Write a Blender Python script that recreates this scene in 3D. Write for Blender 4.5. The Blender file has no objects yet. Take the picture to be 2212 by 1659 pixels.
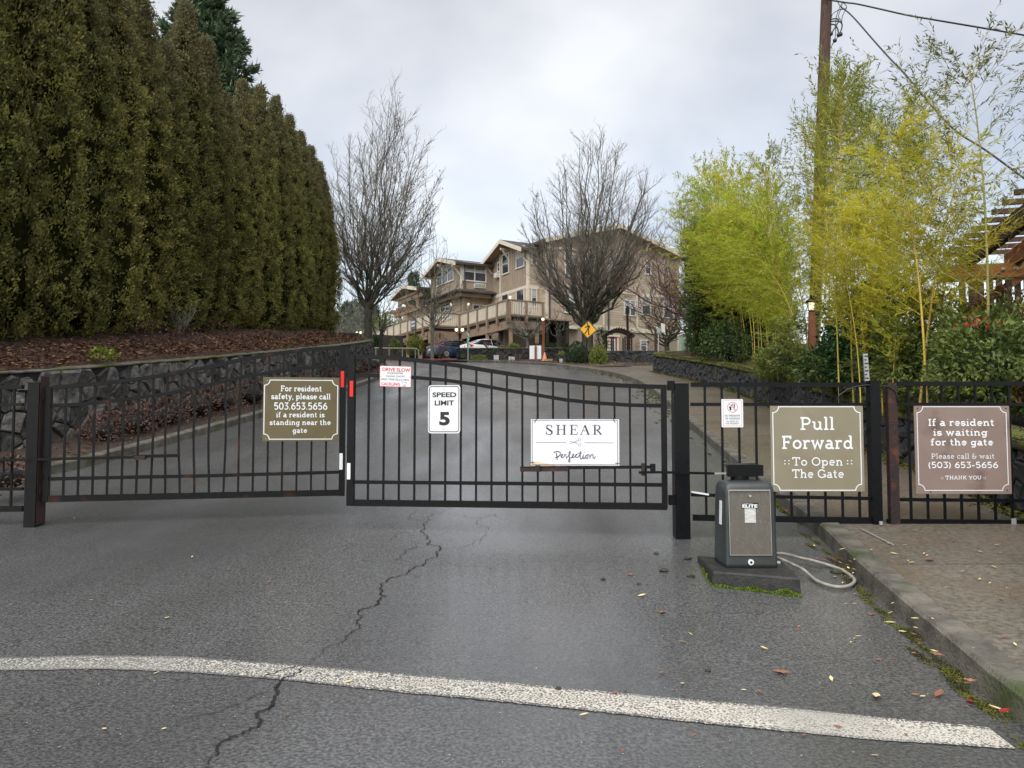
import bpy, math, random
import numpy as np
from math import sin, cos, pi, radians, sqrt, atan2, floor, hypot
from mathutils import Vector as V, Matrix
SC = bpy.context.scene
COL = SC.collection

# ---------------------------------------------------------------- camera, sky, sun, exposure
CAM_H = 1.5
PITCH = radians(3.0)
cd = bpy.data.cameras.new("camera")
cam = bpy.data.objects.new("camera", cd)
COL.objects.link(cam)
cd.sensor_width = 36.0
cd.lens = 36.0 * 1661.0 / 2212.0
cd.clip_end = 2000.0
cam.location = (0, 0, CAM_H)
cam.rotation_euler = (pi / 2 + PITCH, 0, 0)
SC.camera = cam

SUN_EL, SUN_AZ = radians(52), radians(205)      # behind the camera, a little to its left
world = bpy.data.worlds.new("World")
SC.world = world
world.use_nodes = True
nt = world.node_tree
for n in list(nt.nodes):
    nt.nodes.remove(n)
N = nt.nodes.new
L = nt.links.new
wo = N("ShaderNodeOutputWorld")
sky = N("ShaderNodeTexSky")
sky.sky_type = 'NISHITA'
sky.sun_disc = False
sky.sun_elevation = SUN_EL
sky.sun_rotation = SUN_AZ
bg1 = N("ShaderNodeBackground")
bg1.inputs[1].default_value = 0.05
L(sky.outputs[0], bg1.inputs[0])
tc = N("ShaderNodeTexCoord")
sep = N("ShaderNodeSeparateXYZ")
L(tc.outputs['Generated'], sep.inputs[0])
zc = N("ShaderNodeMath"); zc.operation = 'MAXIMUM'; zc.inputs[1].default_value = 0.0
L(sep.outputs[2], zc.inputs[0])
zo = N("ShaderNodeMath"); zo.operation = 'ADD'; zo.inputs[1].default_value = 0.22
L(zc.outputs[0], zo.inputs[0])
dx = N("ShaderNodeMath"); dx.operation = 'DIVIDE'
L(sep.outputs[0], dx.inputs[0]); L(zo.outputs[0], dx.inputs[1])
dy = N("ShaderNodeMath"); dy.operation = 'DIVIDE'
L(sep.outputs[1], dy.inputs[0]); L(zo.outputs[0], dy.inputs[1])
cmb = N("ShaderNodeCombineXYZ")
L(dx.outputs[0], cmb.inputs[0]); L(dy.outputs[0], cmb.inputs[1])
nz = N("ShaderNodeTexNoise")
nz.inputs['Scale'].default_value = 0.95
nz.inputs['Detail'].default_value = 5.0
nz.inputs['Roughness'].default_value = 0.5
nz.inputs['Distortion'].default_value = 0.25
L(cmb.outputs[0], nz.inputs['Vector'])
cr = N("ShaderNodeValToRGB")
cr.color_ramp.elements[0].position = 0.38
cr.color_ramp.elements[0].color = (0.186, 0.166, 0.132, 1)
cr.color_ramp.elements[1].position = 0.62
cr.color_ramp.elements[1].color = (0.400, 0.368, 0.310, 1)
L(nz.outputs[0], cr.inputs[0])
bg2 = N("ShaderNodeBackground")
bg2.inputs[1].default_value = 0.84
L(cr.outputs[0], bg2.inputs[0])
add = N("ShaderNodeAddShader")
L(bg1.outputs[0], add.inputs[0]); L(bg2.outputs[0], add.inputs[1])
L(add.outputs[0], wo.inputs[0])

sd = bpy.data.lights.new("sun", 'SUN')
sd.energy = 1.5
sd.angle = radians(75)
sd.color = (1.0, 0.97, 0.92)
sun = bpy.data.objects.new("sun", sd)
COL.objects.link(sun)
sdir = V((sin(SUN_AZ) * cos(SUN_EL), cos(SUN_AZ) * cos(SUN_EL), sin(SUN_EL)))
sun.rotation_euler = sdir.to_track_quat('Z', 'Y').to_euler()
sun.location = sdir * 30

SC.view_settings.view_transform = 'Standard'
SC.view_settings.look = 'None'
SC.view_settings.gamma = 1.0
SC.view_settings.use_curve_mapping = False
SC.view_settings.exposure = 1.25
SC.render.engine = 'CYCLES'
SC.cycles.max_bounces = 6
SC.cycles.diffuse_bounces = 4
SC.cycles.glossy_bounces = 3
SC.cycles.transparent_max_bounces = 6
SC.cycles.caustics_reflective = False
SC.cycles.caustics_refractive = False
SC.cycles.use_denoising = True

# ---------------------------------------------------------------- surveying helpers (2212 x 1659 reference grid)
FP = 1661.0
def ray(px, py):
    a = (px - 1106.0) / FP; b = (829.5 - py) / FP
    return V((a, cos(PITCH) - b * sin(PITCH), sin(PITCH) + b * cos(PITCH)))
CAMP = V((0, 0, CAM_H))
def at(px, py, Y):
    d = ray(px, py)
    return CAMP + d * (Y / d.y)
_PR = [(-60, -3.18), (5.5, .29), (9.5, .66), (38, 4.4), (50, 5.6), (57, 6.40), (62, 6.66), (72, 6.75), (500, 7.0)]
def _zr0(y):
    for (a, za), (b, zb) in zip(_PR, _PR[1:]):
        if y <= b:
            return za + (zb - za) * (y - a) / (b - a)
    return 7.0
def zr(y):                                   # height of the road surface, smoothed
    return (_zr0(y - 1.5) + _zr0(y) + _zr0(y + 1.5) + _zr0(y - .7) + _zr0(y + .7)) / 5
def ground_at(px, py, dz=0.0):
    d = ray(px, py); lo = None; y = 1.0
    while y < 150:
        t = y / d.y
        if CAM_H + d.z * t <= zr(y) + dz:
            return V((d.x * t, y, zr(y) + dz))
        y += .02
    return None

# ---------------------------------------------------------------- materials
def mat(name, c1, c2=None, scale=6.0, rough=0.7, bump=0.0, bscale=None, metal=0.0, spec=0.5, rnd=0.0,
        stretch=(1, 1, 1), lo=.35, hi=.65, c3=None, scale3=1.0, t3=(.55, .7), local=False, detail=4.0, coat=0.0, trans=0.0,
        rlo=None, rscale=1.0):
    m = bpy.data.materials.new(name); m.use_nodes = True
    t = m.node_tree; b = t.nodes["Principled BSDF"]
    n = t.nodes.new; l = t.links.new
    b.inputs['Roughness'].default_value = rough
    b.inputs['Metallic'].default_value = metal
    b.inputs['Specular IOR Level'].default_value = spec
    b.inputs['Coat Weight'].default_value = coat
    c1 = tuple(c1) + (1,); c2 = tuple(c2) + (1,) if c2 else None
    b.inputs['Base Color'].default_value = c1
    if local:
        src = n("ShaderNodeTexCoord").outputs['Object']
    else:
        src = n("ShaderNodeNewGeometry").outputs['Position']
    mp = n("ShaderNodeMapping"); mp.inputs['Scale'].default_value = stretch
    l(src, mp.inputs[0])
    out = None
    if c2:
        nz = n("ShaderNodeTexNoise"); nz.inputs['Scale'].default_value = scale; nz.inputs['Detail'].default_value = detail
        l(mp.outputs[0], nz.inputs['Vector'])
        r = n("ShaderNodeValToRGB")
        r.color_ramp.elements[0].position = lo; r.color_ramp.elements[0].color = c1
        r.color_ramp.elements[1].position = hi; r.color_ramp.elements[1].color = c2
        l(nz.outputs[0], r.inputs[0]); out = r.outputs[0]
    if c3:
        nz3 = n("ShaderNodeTexNoise"); nz3.inputs['Scale'].default_value = scale3; nz3.inputs['Detail'].default_value = 5.0
        l(mp.outputs[0], nz3.inputs['Vector'])
        mr = n("ShaderNodeMapRange"); mr.inputs[1].default_value = t3[0]; mr.inputs[2].default_value = t3[1]
        l(nz3.outputs[0], mr.inputs[0])
        mx = n("ShaderNodeMix"); mx.data_type = 'RGBA'
        mx.inputs[7].default_value = tuple(c3) + (1,)
        if out: l(out, mx.inputs[6])
        else: mx.inputs[6].default_value = c1
        l(mr.outputs[0], mx.inputs[0]); out = mx.outputs[2]
    if rnd:
        oi = n("ShaderNodeObjectInfo")
        hs = n("ShaderNodeHueSaturation")
        mr2 = n("ShaderNodeMapRange"); mr2.inputs[3].default_value = 1 - rnd; mr2.inputs[4].default_value = 1 + rnd
        l(oi.outputs['Random'], mr2.inputs[0]); l(mr2.outputs[0], hs.inputs['Value'])
        mh = n("ShaderNodeMath"); mh.operation = 'MULTIPLY'; mh.inputs[1].default_value = 37.77
        fr = n("ShaderNodeMath"); fr.operation = 'FRACT'
        l(oi.outputs['Random'], mh.inputs[0]); l(mh.outputs[0], fr.inputs[0])
        mr4 = n("ShaderNodeMapRange"); mr4.inputs[3].default_value = .5 - .05 * rnd; mr4.inputs[4].default_value = .5 + .05 * rnd
        l(fr.outputs[0], mr4.inputs[0]); l(mr4.outputs[0], hs.inputs['Hue'])
        if out: l(out, hs.inputs['Color'])
        else: hs.inputs['Color'].default_value = c1
        out = hs.outputs[0]
    if out: l(out, b.inputs['Base Color'])
    if rlo is not None:
        nr = n("ShaderNodeTexNoise"); nr.inputs['Scale'].default_value = rscale; nr.inputs['Detail'].default_value = 4
        l(mp.outputs[0], nr.inputs['Vector'])
        mrr = n("ShaderNodeMapRange"); mrr.inputs[1].default_value = .38; mrr.inputs[2].default_value = .62
        mrr.inputs[3].default_value = rlo; mrr.inputs[4].default_value = rough
        l(nr.outputs[0], mrr.inputs[0]); l(mrr.outputs[0], b.inputs['Roughness'])
    if bump:
        nb = n("ShaderNodeTexNoise"); nb.inputs['Scale'].default_value = bscale or scale * 3; nb.inputs['Detail'].default_value = 3
        l(mp.outputs[0], nb.inputs['Vector'])
        bp = n("ShaderNodeBump"); bp.inputs['Strength'].default_value = bump; bp.inputs['Distance'].default_value = .02
        l(nb.outputs[0], bp.inputs['Height']); l(bp.outputs[0], b.inputs['Normal'])
    return m

def leafmat(name, c1, c2, rough=.5, scale=2.0, tip=None, tipz=(0, 1), rnd=.15, tl=.25, hi=.65, lo=.35, c3=None, scale3=.6, t3=(.5,.62)):
    """foliage: colour from noise, optional tip colour by object height, some light through the leaf"""
    m = mat(name, c1, c2, scale=scale, rough=rough, rnd=rnd, local=True, spec=.35, lo=lo, hi=hi, c3=c3, scale3=scale3, t3=t3)
    t = m.node_tree; b = t.nodes["Principled BSDF"]; n = t.nodes.new; l = t.links.new
    src = b.inputs['Base Color'].links[0].from_socket
    if tip:
        tcn = n("ShaderNodeTexCoord"); sp = n("ShaderNodeSeparateXYZ"); l(tcn.outputs['Object'], sp.inputs[0])
        mr = n("ShaderNodeMapRange"); mr.inputs[1].default_value = tipz[0]; mr.inputs[2].default_value = tipz[1]
        l(sp.outputs[2], mr.inputs[0])
        mx = n("ShaderNodeMix"); mx.data_type = 'RGBA'; mx.inputs[7].default_value = tuple(tip) + (1,)
        l(src, mx.inputs[6]); l(mr.outputs[0], mx.inputs[0]); l(mx.outputs[2], b.inputs['Base Color']); src = mx.outputs[2]
    tr = n("ShaderNodeBsdfTranslucent"); l(src, tr.inputs[0])
    ms = n("ShaderNodeMixShader"); ms.inputs[0].default_value = tl
    out = t.nodes["Material Output"]
    l(b.outputs[0], ms.inputs[1]); l(tr.outputs[0], ms.inputs[2]); l(ms.outputs[0], out.inputs[0])
    return m

def emat(name, c, s):
    m = mat(name, c); b = m.node_tree.nodes["Principled BSDF"]
    b.inputs['Emission Color'].default_value = tuple(c) + (1,); b.inputs['Emission Strength'].default_value = s
    return m

# ---------------------------------------------------------------- mesh building
LOC = {}
class MB:
    def __init__(s): s.v = []; s.f = []; s.sm = False
    def quad(s, a, b, c, d):
        k = len(s.v); s.v += [tuple(a), tuple(b), tuple(c), tuple(d)]; s.f.append((k, k+1, k+2, k+3)); return s
    def tri(s, a, b, c):
        k = len(s.v); s.v += [tuple(a), tuple(b), tuple(c)]; s.f.append((k, k+1, k+2)); return s
    def poly(s, pts):
        k = len(s.v); s.v += [tuple(p) for p in pts]; s.f.append(tuple(range(k, k+len(pts)))); return s
    def box(s, x0, x1, y0, y1, z0, z1):
        return s.hexa([(x0,y0,z0),(x1,y0,z0),(x1,y1,z0),(x0,y1,z0),(x0,y0,z1),(x1,y0,z1),(x1,y1,z1),(x0,y1,z1)])
    def hexa(s, p):
        k = len(s.v); s.v += [tuple(q) for q in p]
        for f in ((3,2,1,0),(4,5,6,7),(0,1,5,4),(1,2,6,5),(2,3,7,6),(3,0,4,7)): s.f.append(tuple(k+i for i in f))
        return s
    def obox(s, c, a, b, d):       # centre and three half axes
        c, a, b, d = V(c), V(a), V(b), V(d)
        return s.hexa([c-a-b-d, c+a-b-d, c+a+b-d, c-a+b-d, c-a-b+d, c+a-b+d, c+a+b+d, c-a+b+d])
    def beam(s, p, q, w, h, up=(0,0,1)):
        p, q = V(p), V(q); d = (q-p); L_ = d.length
        if L_ < 1e-6: return s
        d.normalize(); sd_ = d.cross(V(up))
        if sd_.length < 1e-4: sd_ = d.cross(V((0,1,0)))
        sd_.normalize(); u = sd_.cross(d).normalized()
        return s.obox((p+q)/2, d*L_/2, sd_*w/2, u*h/2)
    def tube(s, pts, rad, n=6, cap=True):
        pts = [V(p) for p in pts]
        if not hasattr(rad, '__len__'): rad = [rad]*len(pts)
        k0 = len(s.v); prev = None
        for i, p in enumerate(pts):
            d = (pts[min(i+1, len(pts)-1)] - pts[max(i-1, 0)])
            if d.length < 1e-9: d = V((0,0,1))
            d.normalize()
            if prev is None:
                ref = V((0,0,1)) if abs(d.z) < .9 else V((1,0,0))
                a = d.cross(ref).normalized()
            else:
                a = prev - d*prev.dot(d)
                a = a.normalized() if a.length > 1e-6 else d.orthogonal().normalized()
            prev = a; b = d.cross(a)
            r = rad[i]
            for j in range(n):
                t = 2*pi*j/n; q = p + a*(r*cos(t)) + b*(r*sin(t)); s.v.append((q.x, q.y, q.z))
        for i in range(len(pts)-1):
            for j in range(n):
                a0 = k0+i*n+j; a1 = k0+i*n+(j+1) % n
                s.f.append((a0, a1, a1+n, a0+n))
        if cap:
            s.f.append(tuple(k0+j for j in reversed(range(n))))
            e = k0+(len(pts)-1)*n; s.f.append(tuple(e+j for j in range(n)))
        return s
    def cyl(s, c, r, h, n=12, r2=None, axis=(0,0,1)):
        ax = V(axis).normalized(); c = V(c)
        return s.tube([c, c+ax*h], [r, r if r2 is None else r2], n)
    def lathe(s, c, prof, n=16):
        k = len(s.v)
        for r, z in prof:
            for j in range(n): s.v.append((c[0]+r*cos(2*pi*j/n), c[1]+r*sin(2*pi*j/n), c[2]+z))
        for i in range(len(prof)-1):
            for j in range(n):
                a0 = k+i*n+j; a1 = k+i*n+(j+1) % n; s.f.append((a0, a1, a1+n, a0+n))
        s.f.append(tuple(k+j for j in reversed(range(n)))); e = k+(len(prof)-1)*n
        s.f.append(tuple(e+j for j in range(n))); return s
    def sphere(s, c, r, n=10, sz=1.0):
        return s.lathe(c, [(max(r*sin(pi*i/n), 1e-4), -r*sz*cos(pi*i/n)) for i in range(n+1)], n+2)
    def loft(s, rings, close=True):
        k = len(s.v); n = len(rings[0])
        for r in rings: s.v += [tuple(p) for p in r]
        for i in range(len(rings)-1):
            for j in range(n):
                a0 = k+i*n+j; a1 = k+i*n+(j+1) % n; s.f.append((a0, a1, a1+n, a0+n))
        if close:
            s.f.append(tuple(k+j for j in reversed(range(n)))); e = k+(len(rings)-1)*n
            s.f.append(tuple(e+j for j in range(n)))
        return s
    def prism(s, front, off):      # polygon extruded by off
        off = V(off); n = len(front); k = len(s.v)
        s.v += [tuple(p) for p in front] + [tuple(V(p)+off) for p in front]
        s.f.append(tuple(range(k, k+n))); s.f.append(tuple(reversed(range(k+n, k+2*n))))
        for i in range(n):
            j = (i+1) % n; s.f.append((k+i, k+n+i, k+n+j, k+j))
        return s
    def build(s, name, m=None, parent=None, smooth=False, **props):
        if not s.v: return None
        co = np.array(s.v, dtype=np.float64)
        c = (co.min(0)+co.max(0))/2
        me = bpy.data.meshes.new(name)
        me.from_pydata((co-c).tolist(), [], s.f)
        if smooth: me.polygons.foreach_set('use_smooth', [True]*len(me.polygons))
        if m: me.materials.append(m)
        return link(name, me, c, parent, **props)

def link(name, me, loc, parent=None, rot=None, scale=None, **props):
    o = bpy.data.objects.new(name, me); COL.objects.link(o)
    base = LOC.get(parent.name, V((0,0,0))) if parent else V((0,0,0))
    o.location = V(loc)-base
    LOC[o.name] = V(loc)
    if parent: o.parent = parent
    if rot: o.rotation_euler = rot
    if scale: o.scale = scale
    for k, v in props.items(): o[k] = v
    return o

def thing(name, label, category, loc=(0,0,0), group=None):
    p = dict(label=label, category=category)
    if group: p['group'] = group
    return link(name, None, loc, None, **p)

def npmesh(name, verts, nper, m, smooth=False):
    """verts: (k*nper,3) array, every nper verts one face"""
    k = len(verts)//nper
    me = bpy.data.meshes.new(name)
    me.vertices.add(k*nper); me.vertices.foreach_set('co', np.ascontiguousarray(verts, dtype=np.float32).ravel())
    me.loops.add(k*nper); me.loops.foreach_set('vertex_index', np.arange(k*nper, dtype=np.int32))
    me.polygons.add(k); me.polygons.foreach_set('loop_start', np.arange(0, k*nper, nper, dtype=np.int32))
    try: me.polygons.foreach_set('loop_total', np.full(k, nper, dtype=np.int32))
    except Exception: pass
    me.update(calc_edges=True)
    if m: me.materials.append(m)
    return me

class Frame:                      # a vertical plane: s along u, z absolute height, d outwards
    def __init__(f, o, u):
        f.o = V((o[0], o[1], 0)); f.u = V((u[0], u[1], 0)).normalized(); f.n = V((f.u.y, -f.u.x, 0))
        if f.n.dot(V((0,0,0))-f.o) < 0: f.n = -f.n
    def p(f, s, z, d=0.0):
        q = f.o+f.u*s+f.n*d; return V((q.x, q.y, z))
    def pix(f, px, py):
        d = ray(px, py); t = f.n.dot(f.o)/f.n.dot(V((d.x, d.y, 0)))
        w = CAMP+d*t; return ((V((w.x, w.y, 0))-f.o).dot(f.u), w.z)
    def box(f, mb, s0, s1, z0, z1, d0, d1):
        P = f.p
        return mb.hexa([P(s0,z0,d0),P(s1,z0,d0),P(s1,z0,d1),P(s0,z0,d1),P(s0,z1,d0),P(s1,z1,d0),P(s1,z1,d1),P(s0,z1,d1)])
    def shift(f, s=0, d=0):
        g = Frame(f.o, f.u); g.n = f.n.copy(); q = f.o+f.u*s+f.n*d; g.o = V((q.x, q.y, 0)); return g

# ---------------------------------------------------------------- lettering
def sans_mesh(body, bold=0.0, spacing=1.0):
    cu = bpy.data.curves.new("lettering", 'FONT'); cu.body = body; cu.size = 1; cu.offset = bold; cu.space_character = spacing
    cu.fill_mode = 'FRONT' if hasattr(cu, 'fill_mode') else cu.fill_mode
    ob = bpy.data.objects.new("lettering", cu); COL.objects.link(ob)
    dg = bpy.context.evaluated_depsgraph_get(); dg.update()
    me = bpy.data.meshes.new_from_object(ob.evaluated_get(dg))
    bpy.data.objects.remove(ob)
    co = np.zeros(len(me.vertices)*3); me.vertices.foreach_get('co', co); co = co.reshape(-1, 3)
    return me, co
def sans(fr, body, s0, s1, z0, z1, m, parent, d, bold=0.0, spacing=1.0, name='lettering', skew=0.0):
    me, co = sans_mesh(body, bold, spacing)
    mn, mx = co.min(0), co.max(0)
    fl = [tuple(p.vertices) for p in me.polygons]
    mb = MB()
    for x, y, _ in co:
        tx = (x-mn[0])/(mx[0]-mn[0]); ty = (y-mn[1])/(mx[1]-mn[1])
        mb.v.append(tuple(fr.p(s0+tx*(s1-s0), z0+ty*(z1-z0)+skew*tx, d)))
    mb.f = fl
    return mb.build(name, m, parent)

def arc(cx, cy, rx, ry, a0, a1, n=10):
    return [(cx+rx*cos(radians(a0+(a1-a0)*i/n)), cy+ry*sin(radians(a0+(a1-a0)*i/n))) for i in range(n+1)]
SY = .055; XH = .68
def sf(x, y, l=.14, r=.14): return [(x-l, y), (x+r, y)]
GL = {  # slab letters as centre lines: (advance, strokes)
 'l': (.34, [[(.17,1.02),(.17,.05)], sf(.17,SY), [(.03,.99),(.17,.99)]]),
 'i': (.34, [[(.17,.64),(.17,.05)], sf(.17,SY), [(.03,.625),(.17,.625)], [(.15,.94),(.24,.94)]]),
 'r': (.52, [[(.16,.64),(.16,.05)], sf(.16,SY,.13,.16), [(.03,.625),(.16,.625)], arc(.36,.36,.20,.26,175,68,6)+[(.45,.52)]]),
 'n': (.72, [[(.16,.64),(.16,.05)], sf(.16,SY,.13,.13), [(.03,.625),(.16,.625)], arc(.36,.40,.18,.23,175,0,8)+[(.54,.05)], sf(.54,SY,.11,.14)]),
 'h': (.72, [[(.16,1.02),(.16,.05)], sf(.16,SY,.13,.13), [(.03,.99),(.16,.99)], arc(.36,.40,.18,.23,175,0,8)+[(.54,.05)], sf(.54,SY,.11,.14)]),
 'u': (.72, [[(.16,.64)]+arc(.34,.26,.18,.20,180,355,8), [(.54,.64),(.54,.05)], [(.02,.625),(.16,.625)], [(.41,.625),(.54,.625)], [(.54,SY),(.68,SY)]]),
 'o': (.66, [arc(.33,.34,.24,.285,0,360,20)]),
 'e': (.64, [[(.10,.36),(.55,.36)]+arc(.33,.345,.225,.28,3,318,18)]),
 'c': (.58, [arc(.33,.34,.235,.285,42,318,16), [(.505,.62),(.505,.47)]]),
 'a': (.62, [arc(.27,.44,.18,.19,140,0,8)+[(.45,.12),(.50,.055),(.60,.055)], arc(.26,.205,.185,.155,0,360,16)]),
 'd': (.72, [arc(.32,.33,.22,.275,0,360,18), [(.54,1.02),(.54,.05)], [(.41,.99),(.54,.99)], [(.54,SY),(.68,SY)]]),
 'p': (.70, [arc(.38,.33,.22,.275,0,360,18), [(.16,.64),(.16,-.26)], [(.03,.625),(.16,.625)], sf(.16,-.25,.13,.14)]),
 'g': (.68, [arc(.31,.34,.21,.265,0,360,18), [(.52,.625),(.66,.625)], [(.52,.64),(.52,0)]+arc(.31,-.02,.21,.23,0,-150,8)]),
 'y': (.66, [[(.13,.63),(.34,.06)], [(.56,.63),(.30,-.13),(.20,-.24),(.08,-.22)], sf(.12,.625,.10,.12), sf(.55,.625,.12,.10)]),
 's': (.54, [arc(.265,.47,.175,.15,35,255,8)+arc(.275,.19,.185,.14,75,-145,8)[0:], [(.43,.62),(.43,.48)], [(.09,.20),(.09,.06)]]),
 't': (.46, [[(.19,.90),(.19,.22)]+arc(.33,.20,.14,.145,180,300,6), [(.03,.625),(.38,.625)]]),
 'f': (.46, [[(.17,.05),(.17,.80)]+arc(.33,.80,.16,.17,180,60,6), [(.03,.625),(.36,.625)], sf(.17,SY,.13,.16)]),
 'w': (.94, [[(.13,.63),(.28,.07),(.46,.60),(.64,.07),(.80,.63)], sf(.13,.625,.11,.12), sf(.80,.625,.12,.11)]),
 'F': (.70, [[(.19,.98),(.19,.05)], sf(.19,SY,.15,.18), [(.05,.945),(.62,.945),(.62,.76)], [(.19,.52),(.48,.52)], [(.48,.62),(.48,.42)]]),
 'P': (.76, [[(.19,.98),(.19,.05)], sf(.19,SY,.15,.18), [(.05,.945),(.42,.945)]+arc(.42,.70,.24,.245,90,-90,8)+[(.19,.455)]]),
 'T': (.80, [[(.40,.95),(.40,.05)], sf(.40,SY,.16,.16), [(.07,.74),(.07,.945),(.73,.945),(.73,.74)]]),
 'O': (.92, [arc(.46,.50,.37,.445,0,360,26)]),
 'G': (.92, [arc(.46,.50,.37,.445,50,345,20)+[(.82,.42)], [(.58,.42),(.88,.42)], [(.72,.90),(.72,.72)], [(.80,.42),(.80,.06)]]),
 'I': (.40, [[(.20,.95),(.20,.05)], sf(.20,SY,.15,.15), sf(.20,.945,.15,.15)]),
 'H': (.92, [[(.20,.95),(.20,.05)], [(.72,.95),(.72,.05)], sf(.20,SY), sf(.20,.945), sf(.72,SY), sf(.72,.945), [(.20,.5),(.72,.5)]]),
 'A': (.88, [[(.14,.05),(.44,.97),(.74,.05)], sf(.13,SY,.12,.13), sf(.75,SY,.13,.12), [(.24,.34),(.64,.34)]]),
 'N': (.92, [[(.20,.05),(.20,.94),(.70,.08),(.70,.95)], sf(.20,SY), [(.05,.945),(.20,.945)], sf(.70,.945)]),
 'K': (.86, [[(.20,.95),(.20,.05)], sf(.20,SY), sf(.20,.945), [(.66,.94),(.24,.45)], [(.36,.56),(.70,.06)], sf(.66,.945,.12,.12), sf(.72,SY,.12,.12)]),
 'Y': (.84, [[(.12,.94),(.42,.45),(.72,.94)], [(.42,.48),(.42,.05)], sf(.42,SY), sf(.13,.945,.11,.12), sf(.71,.945,.12,.11)]),
 'U': (.90, [[(.18,.95),(.18,.38)]+arc(.45,.34,.27,.28,180,360,10)+[(.72,.95)], sf(.18,.945), sf(.72,.945)]),
 '5': (.66, [[(.54,.945),(.16,.945),(.13,.54)]+arc(.31,.32,.25,.27,125,-140,14)]),
 '0': (.70, [arc(.35,.5,.26,.445,0,360,22)]),
 '3': (.64, [[(.10,.945),(.52,.945),(.28,.58)]+arc(.28,.32,.27,.265,90,-135,12)]),
 '6': (.68, [[(.52,.95),(.30,.80),(.12,.48)], arc(.35,.31,.245,.26,0,360,18)]),
 '(': (.36, [arc(.50,.42,.36,.66,130,230,8)]), ')': (.36, [arc(-.14,.42,.36,.66,50,-50,8)]),
 '-': (.44, [[(.06,.38),(.38,.38)]]), '.': (.26, [[(.08,.07),(.18,.07)]]), ',': (.26, [[(.15,.10),(.07,-.14)]]),
 '|': (.28, [[(.09,.15),(.20,.15)], [(.09,.55),(.20,.55)]]),
 '&': (.80, [[(.72,.52),(.60,.20)]+arc(.36,.27,.25,.22,-25,-270,12)+[(.30,.49)], arc(.35,.72,.18,.22,60,270,8), [(.30,.5),(.72,.5)]]),
 ' ': (.30, []),
}
def ribbon(mb, pts, w, mp, closed=False):
    pts = [V((p[0], p[1])) for p in pts]
    out = []
    n = len(pts)
    closed = n > 3 and (pts[0]-pts[-1]).length < 1e-4
    if closed: pts = pts[:-1]; n -= 1
    Ls, Rs = [], []
    for i in range(n):
        if closed: a, b = pts[(i-1) % n], pts[(i+1) % n]
        else: a, b = pts[max(i-1, 0)], pts[min(i+1, n-1)]
        p = pts[i]
        d1 = (p-a); d2 = (b-p)
        if d1.length < 1e-9: d1 = d2
        if d2.length < 1e-9: d2 = d1
        d1 = d1.normalized(); d2 = d2.normalized()
        t = d1+d2
        t = t.normalized() if t.length > 1e-6 else d1
        nn = V((-t.y, t.x)); c = max(.45, nn.dot(V((-d1.y, d1.x))))
        ww = w[i] if hasattr(w, '__len__') else w
        Ls.append(p+nn*(ww/2/c)); Rs.append(p-nn*(ww/2/c))
    m = n if closed else n-1
    for i in range(m):
        j = (i+1) % n
        mb.quad(mp(Rs[i]), mp(Rs[j]), mp(Ls[j]), mp(Ls[i]))
def slab(fr, body, s0, s1, z0, cap, m, parent, d, w=.15, track=.04, skew=0.0):
    """slab-serif line fitted between s0 and s1 on baseline z0 with capital height cap"""
    body = body.replace('::', '||')
    tot = sum(GL[c][0]+track for c in body)-track
    k = (s1-s0)/tot; x = 0; mb = MB(); e = [0]
    for c in body:
        adv, st = GL[c]
        for q in st:
            e[0] += 1; dd = d+.00012*(e[0] % 7)
            ww = w*(.8 if len(q) == 2 and abs(q[0][1]-q[1][1]) < 1e-6 and c not in '|.-' else 1)
            qq = [((x+a)*k, b*cap) for a, b in q]
            ribbon(mb, qq, ww*cap, lambda p, dd=dd: fr.p(s0+p.x, z0+p.y+skew*p.x, dd))
        x += adv+track
    return mb.build('lettering', m, parent)
# ================================================================ materials
M = {}
M['asphalt'] = mat('asphalt', (.030,.0305,.031), (.145,.145,.143), scale=60, rough=.6, bump=.6, coat=1.0, bscale=75, c3=(.05,.051,.052), scale3=.35, t3=(.45,.75), lo=.37, hi=.69, rlo=.40, rscale=.5, spec=.5, detail=6)
_b = M['asphalt'].node_tree.nodes['Principled BSDF']; _b.inputs['Coat Roughness'].default_value = .24
_at = M['asphalt'].node_tree; _g0 = _at.nodes.new('ShaderNodeNewGeometry'); _mp = _at.nodes.new('ShaderNodeMapping'); _mp.inputs['Scale'].default_value = (1.1, .16, 1)
_mp.inputs['Rotation'].default_value = (0, 0, radians(-8)); _at.links.new(_g0.outputs['Position'], _mp.inputs[0])
_n0 = _at.nodes.new('ShaderNodeTexNoise'); _n0.inputs['Scale'].default_value = 1.3; _n0.inputs['Detail'].default_value = 4; _at.links.new(_mp.outputs[0], _n0.inputs['Vector'])
_m0 = _at.nodes.new('ShaderNodeMapRange'); _m0.inputs[1].default_value = .36; _m0.inputs[2].default_value = .62; _m0.inputs[3].default_value = .25; _m0.inputs[4].default_value = 1.0
_at.links.new(_n0.outputs[0], _m0.inputs[0]); _at.links.new(_m0.outputs[0], _b.inputs['Coat Weight'])
M['concrete'] = mat('concrete', (.080,.070,.053), (.165,.143,.110), scale=26, rough=.6, coat=.10, bump=.25, bscale=90, rnd=.10, c3=(.125,.088,.058), scale3=.9, t3=(.46,.70), rlo=.35, rscale=.7)
M['kerb'] = mat('kerb_concrete', (.070,.064,.052), (.155,.142,.115), scale=5, rough=.65, bump=.7, bscale=45, rnd=.16, c3=(.05,.065,.02), scale3=2.2, t3=(.54,.70))
M['paint'] = mat('road_paint', (.58,.55,.47), (.10,.10,.10), scale=95, rough=.6, bump=.4, bscale=110, lo=.49, hi=.62, c3=(.30,.29,.26), scale3=1.1, t3=(.48,.72), detail=5)
_pt = M['paint'].node_tree; _rp = [q for q in _pt.nodes if q.bl_idname == 'ShaderNodeValToRGB'][0]; _nz = _rp.inputs[0].links[0].from_socket
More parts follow.
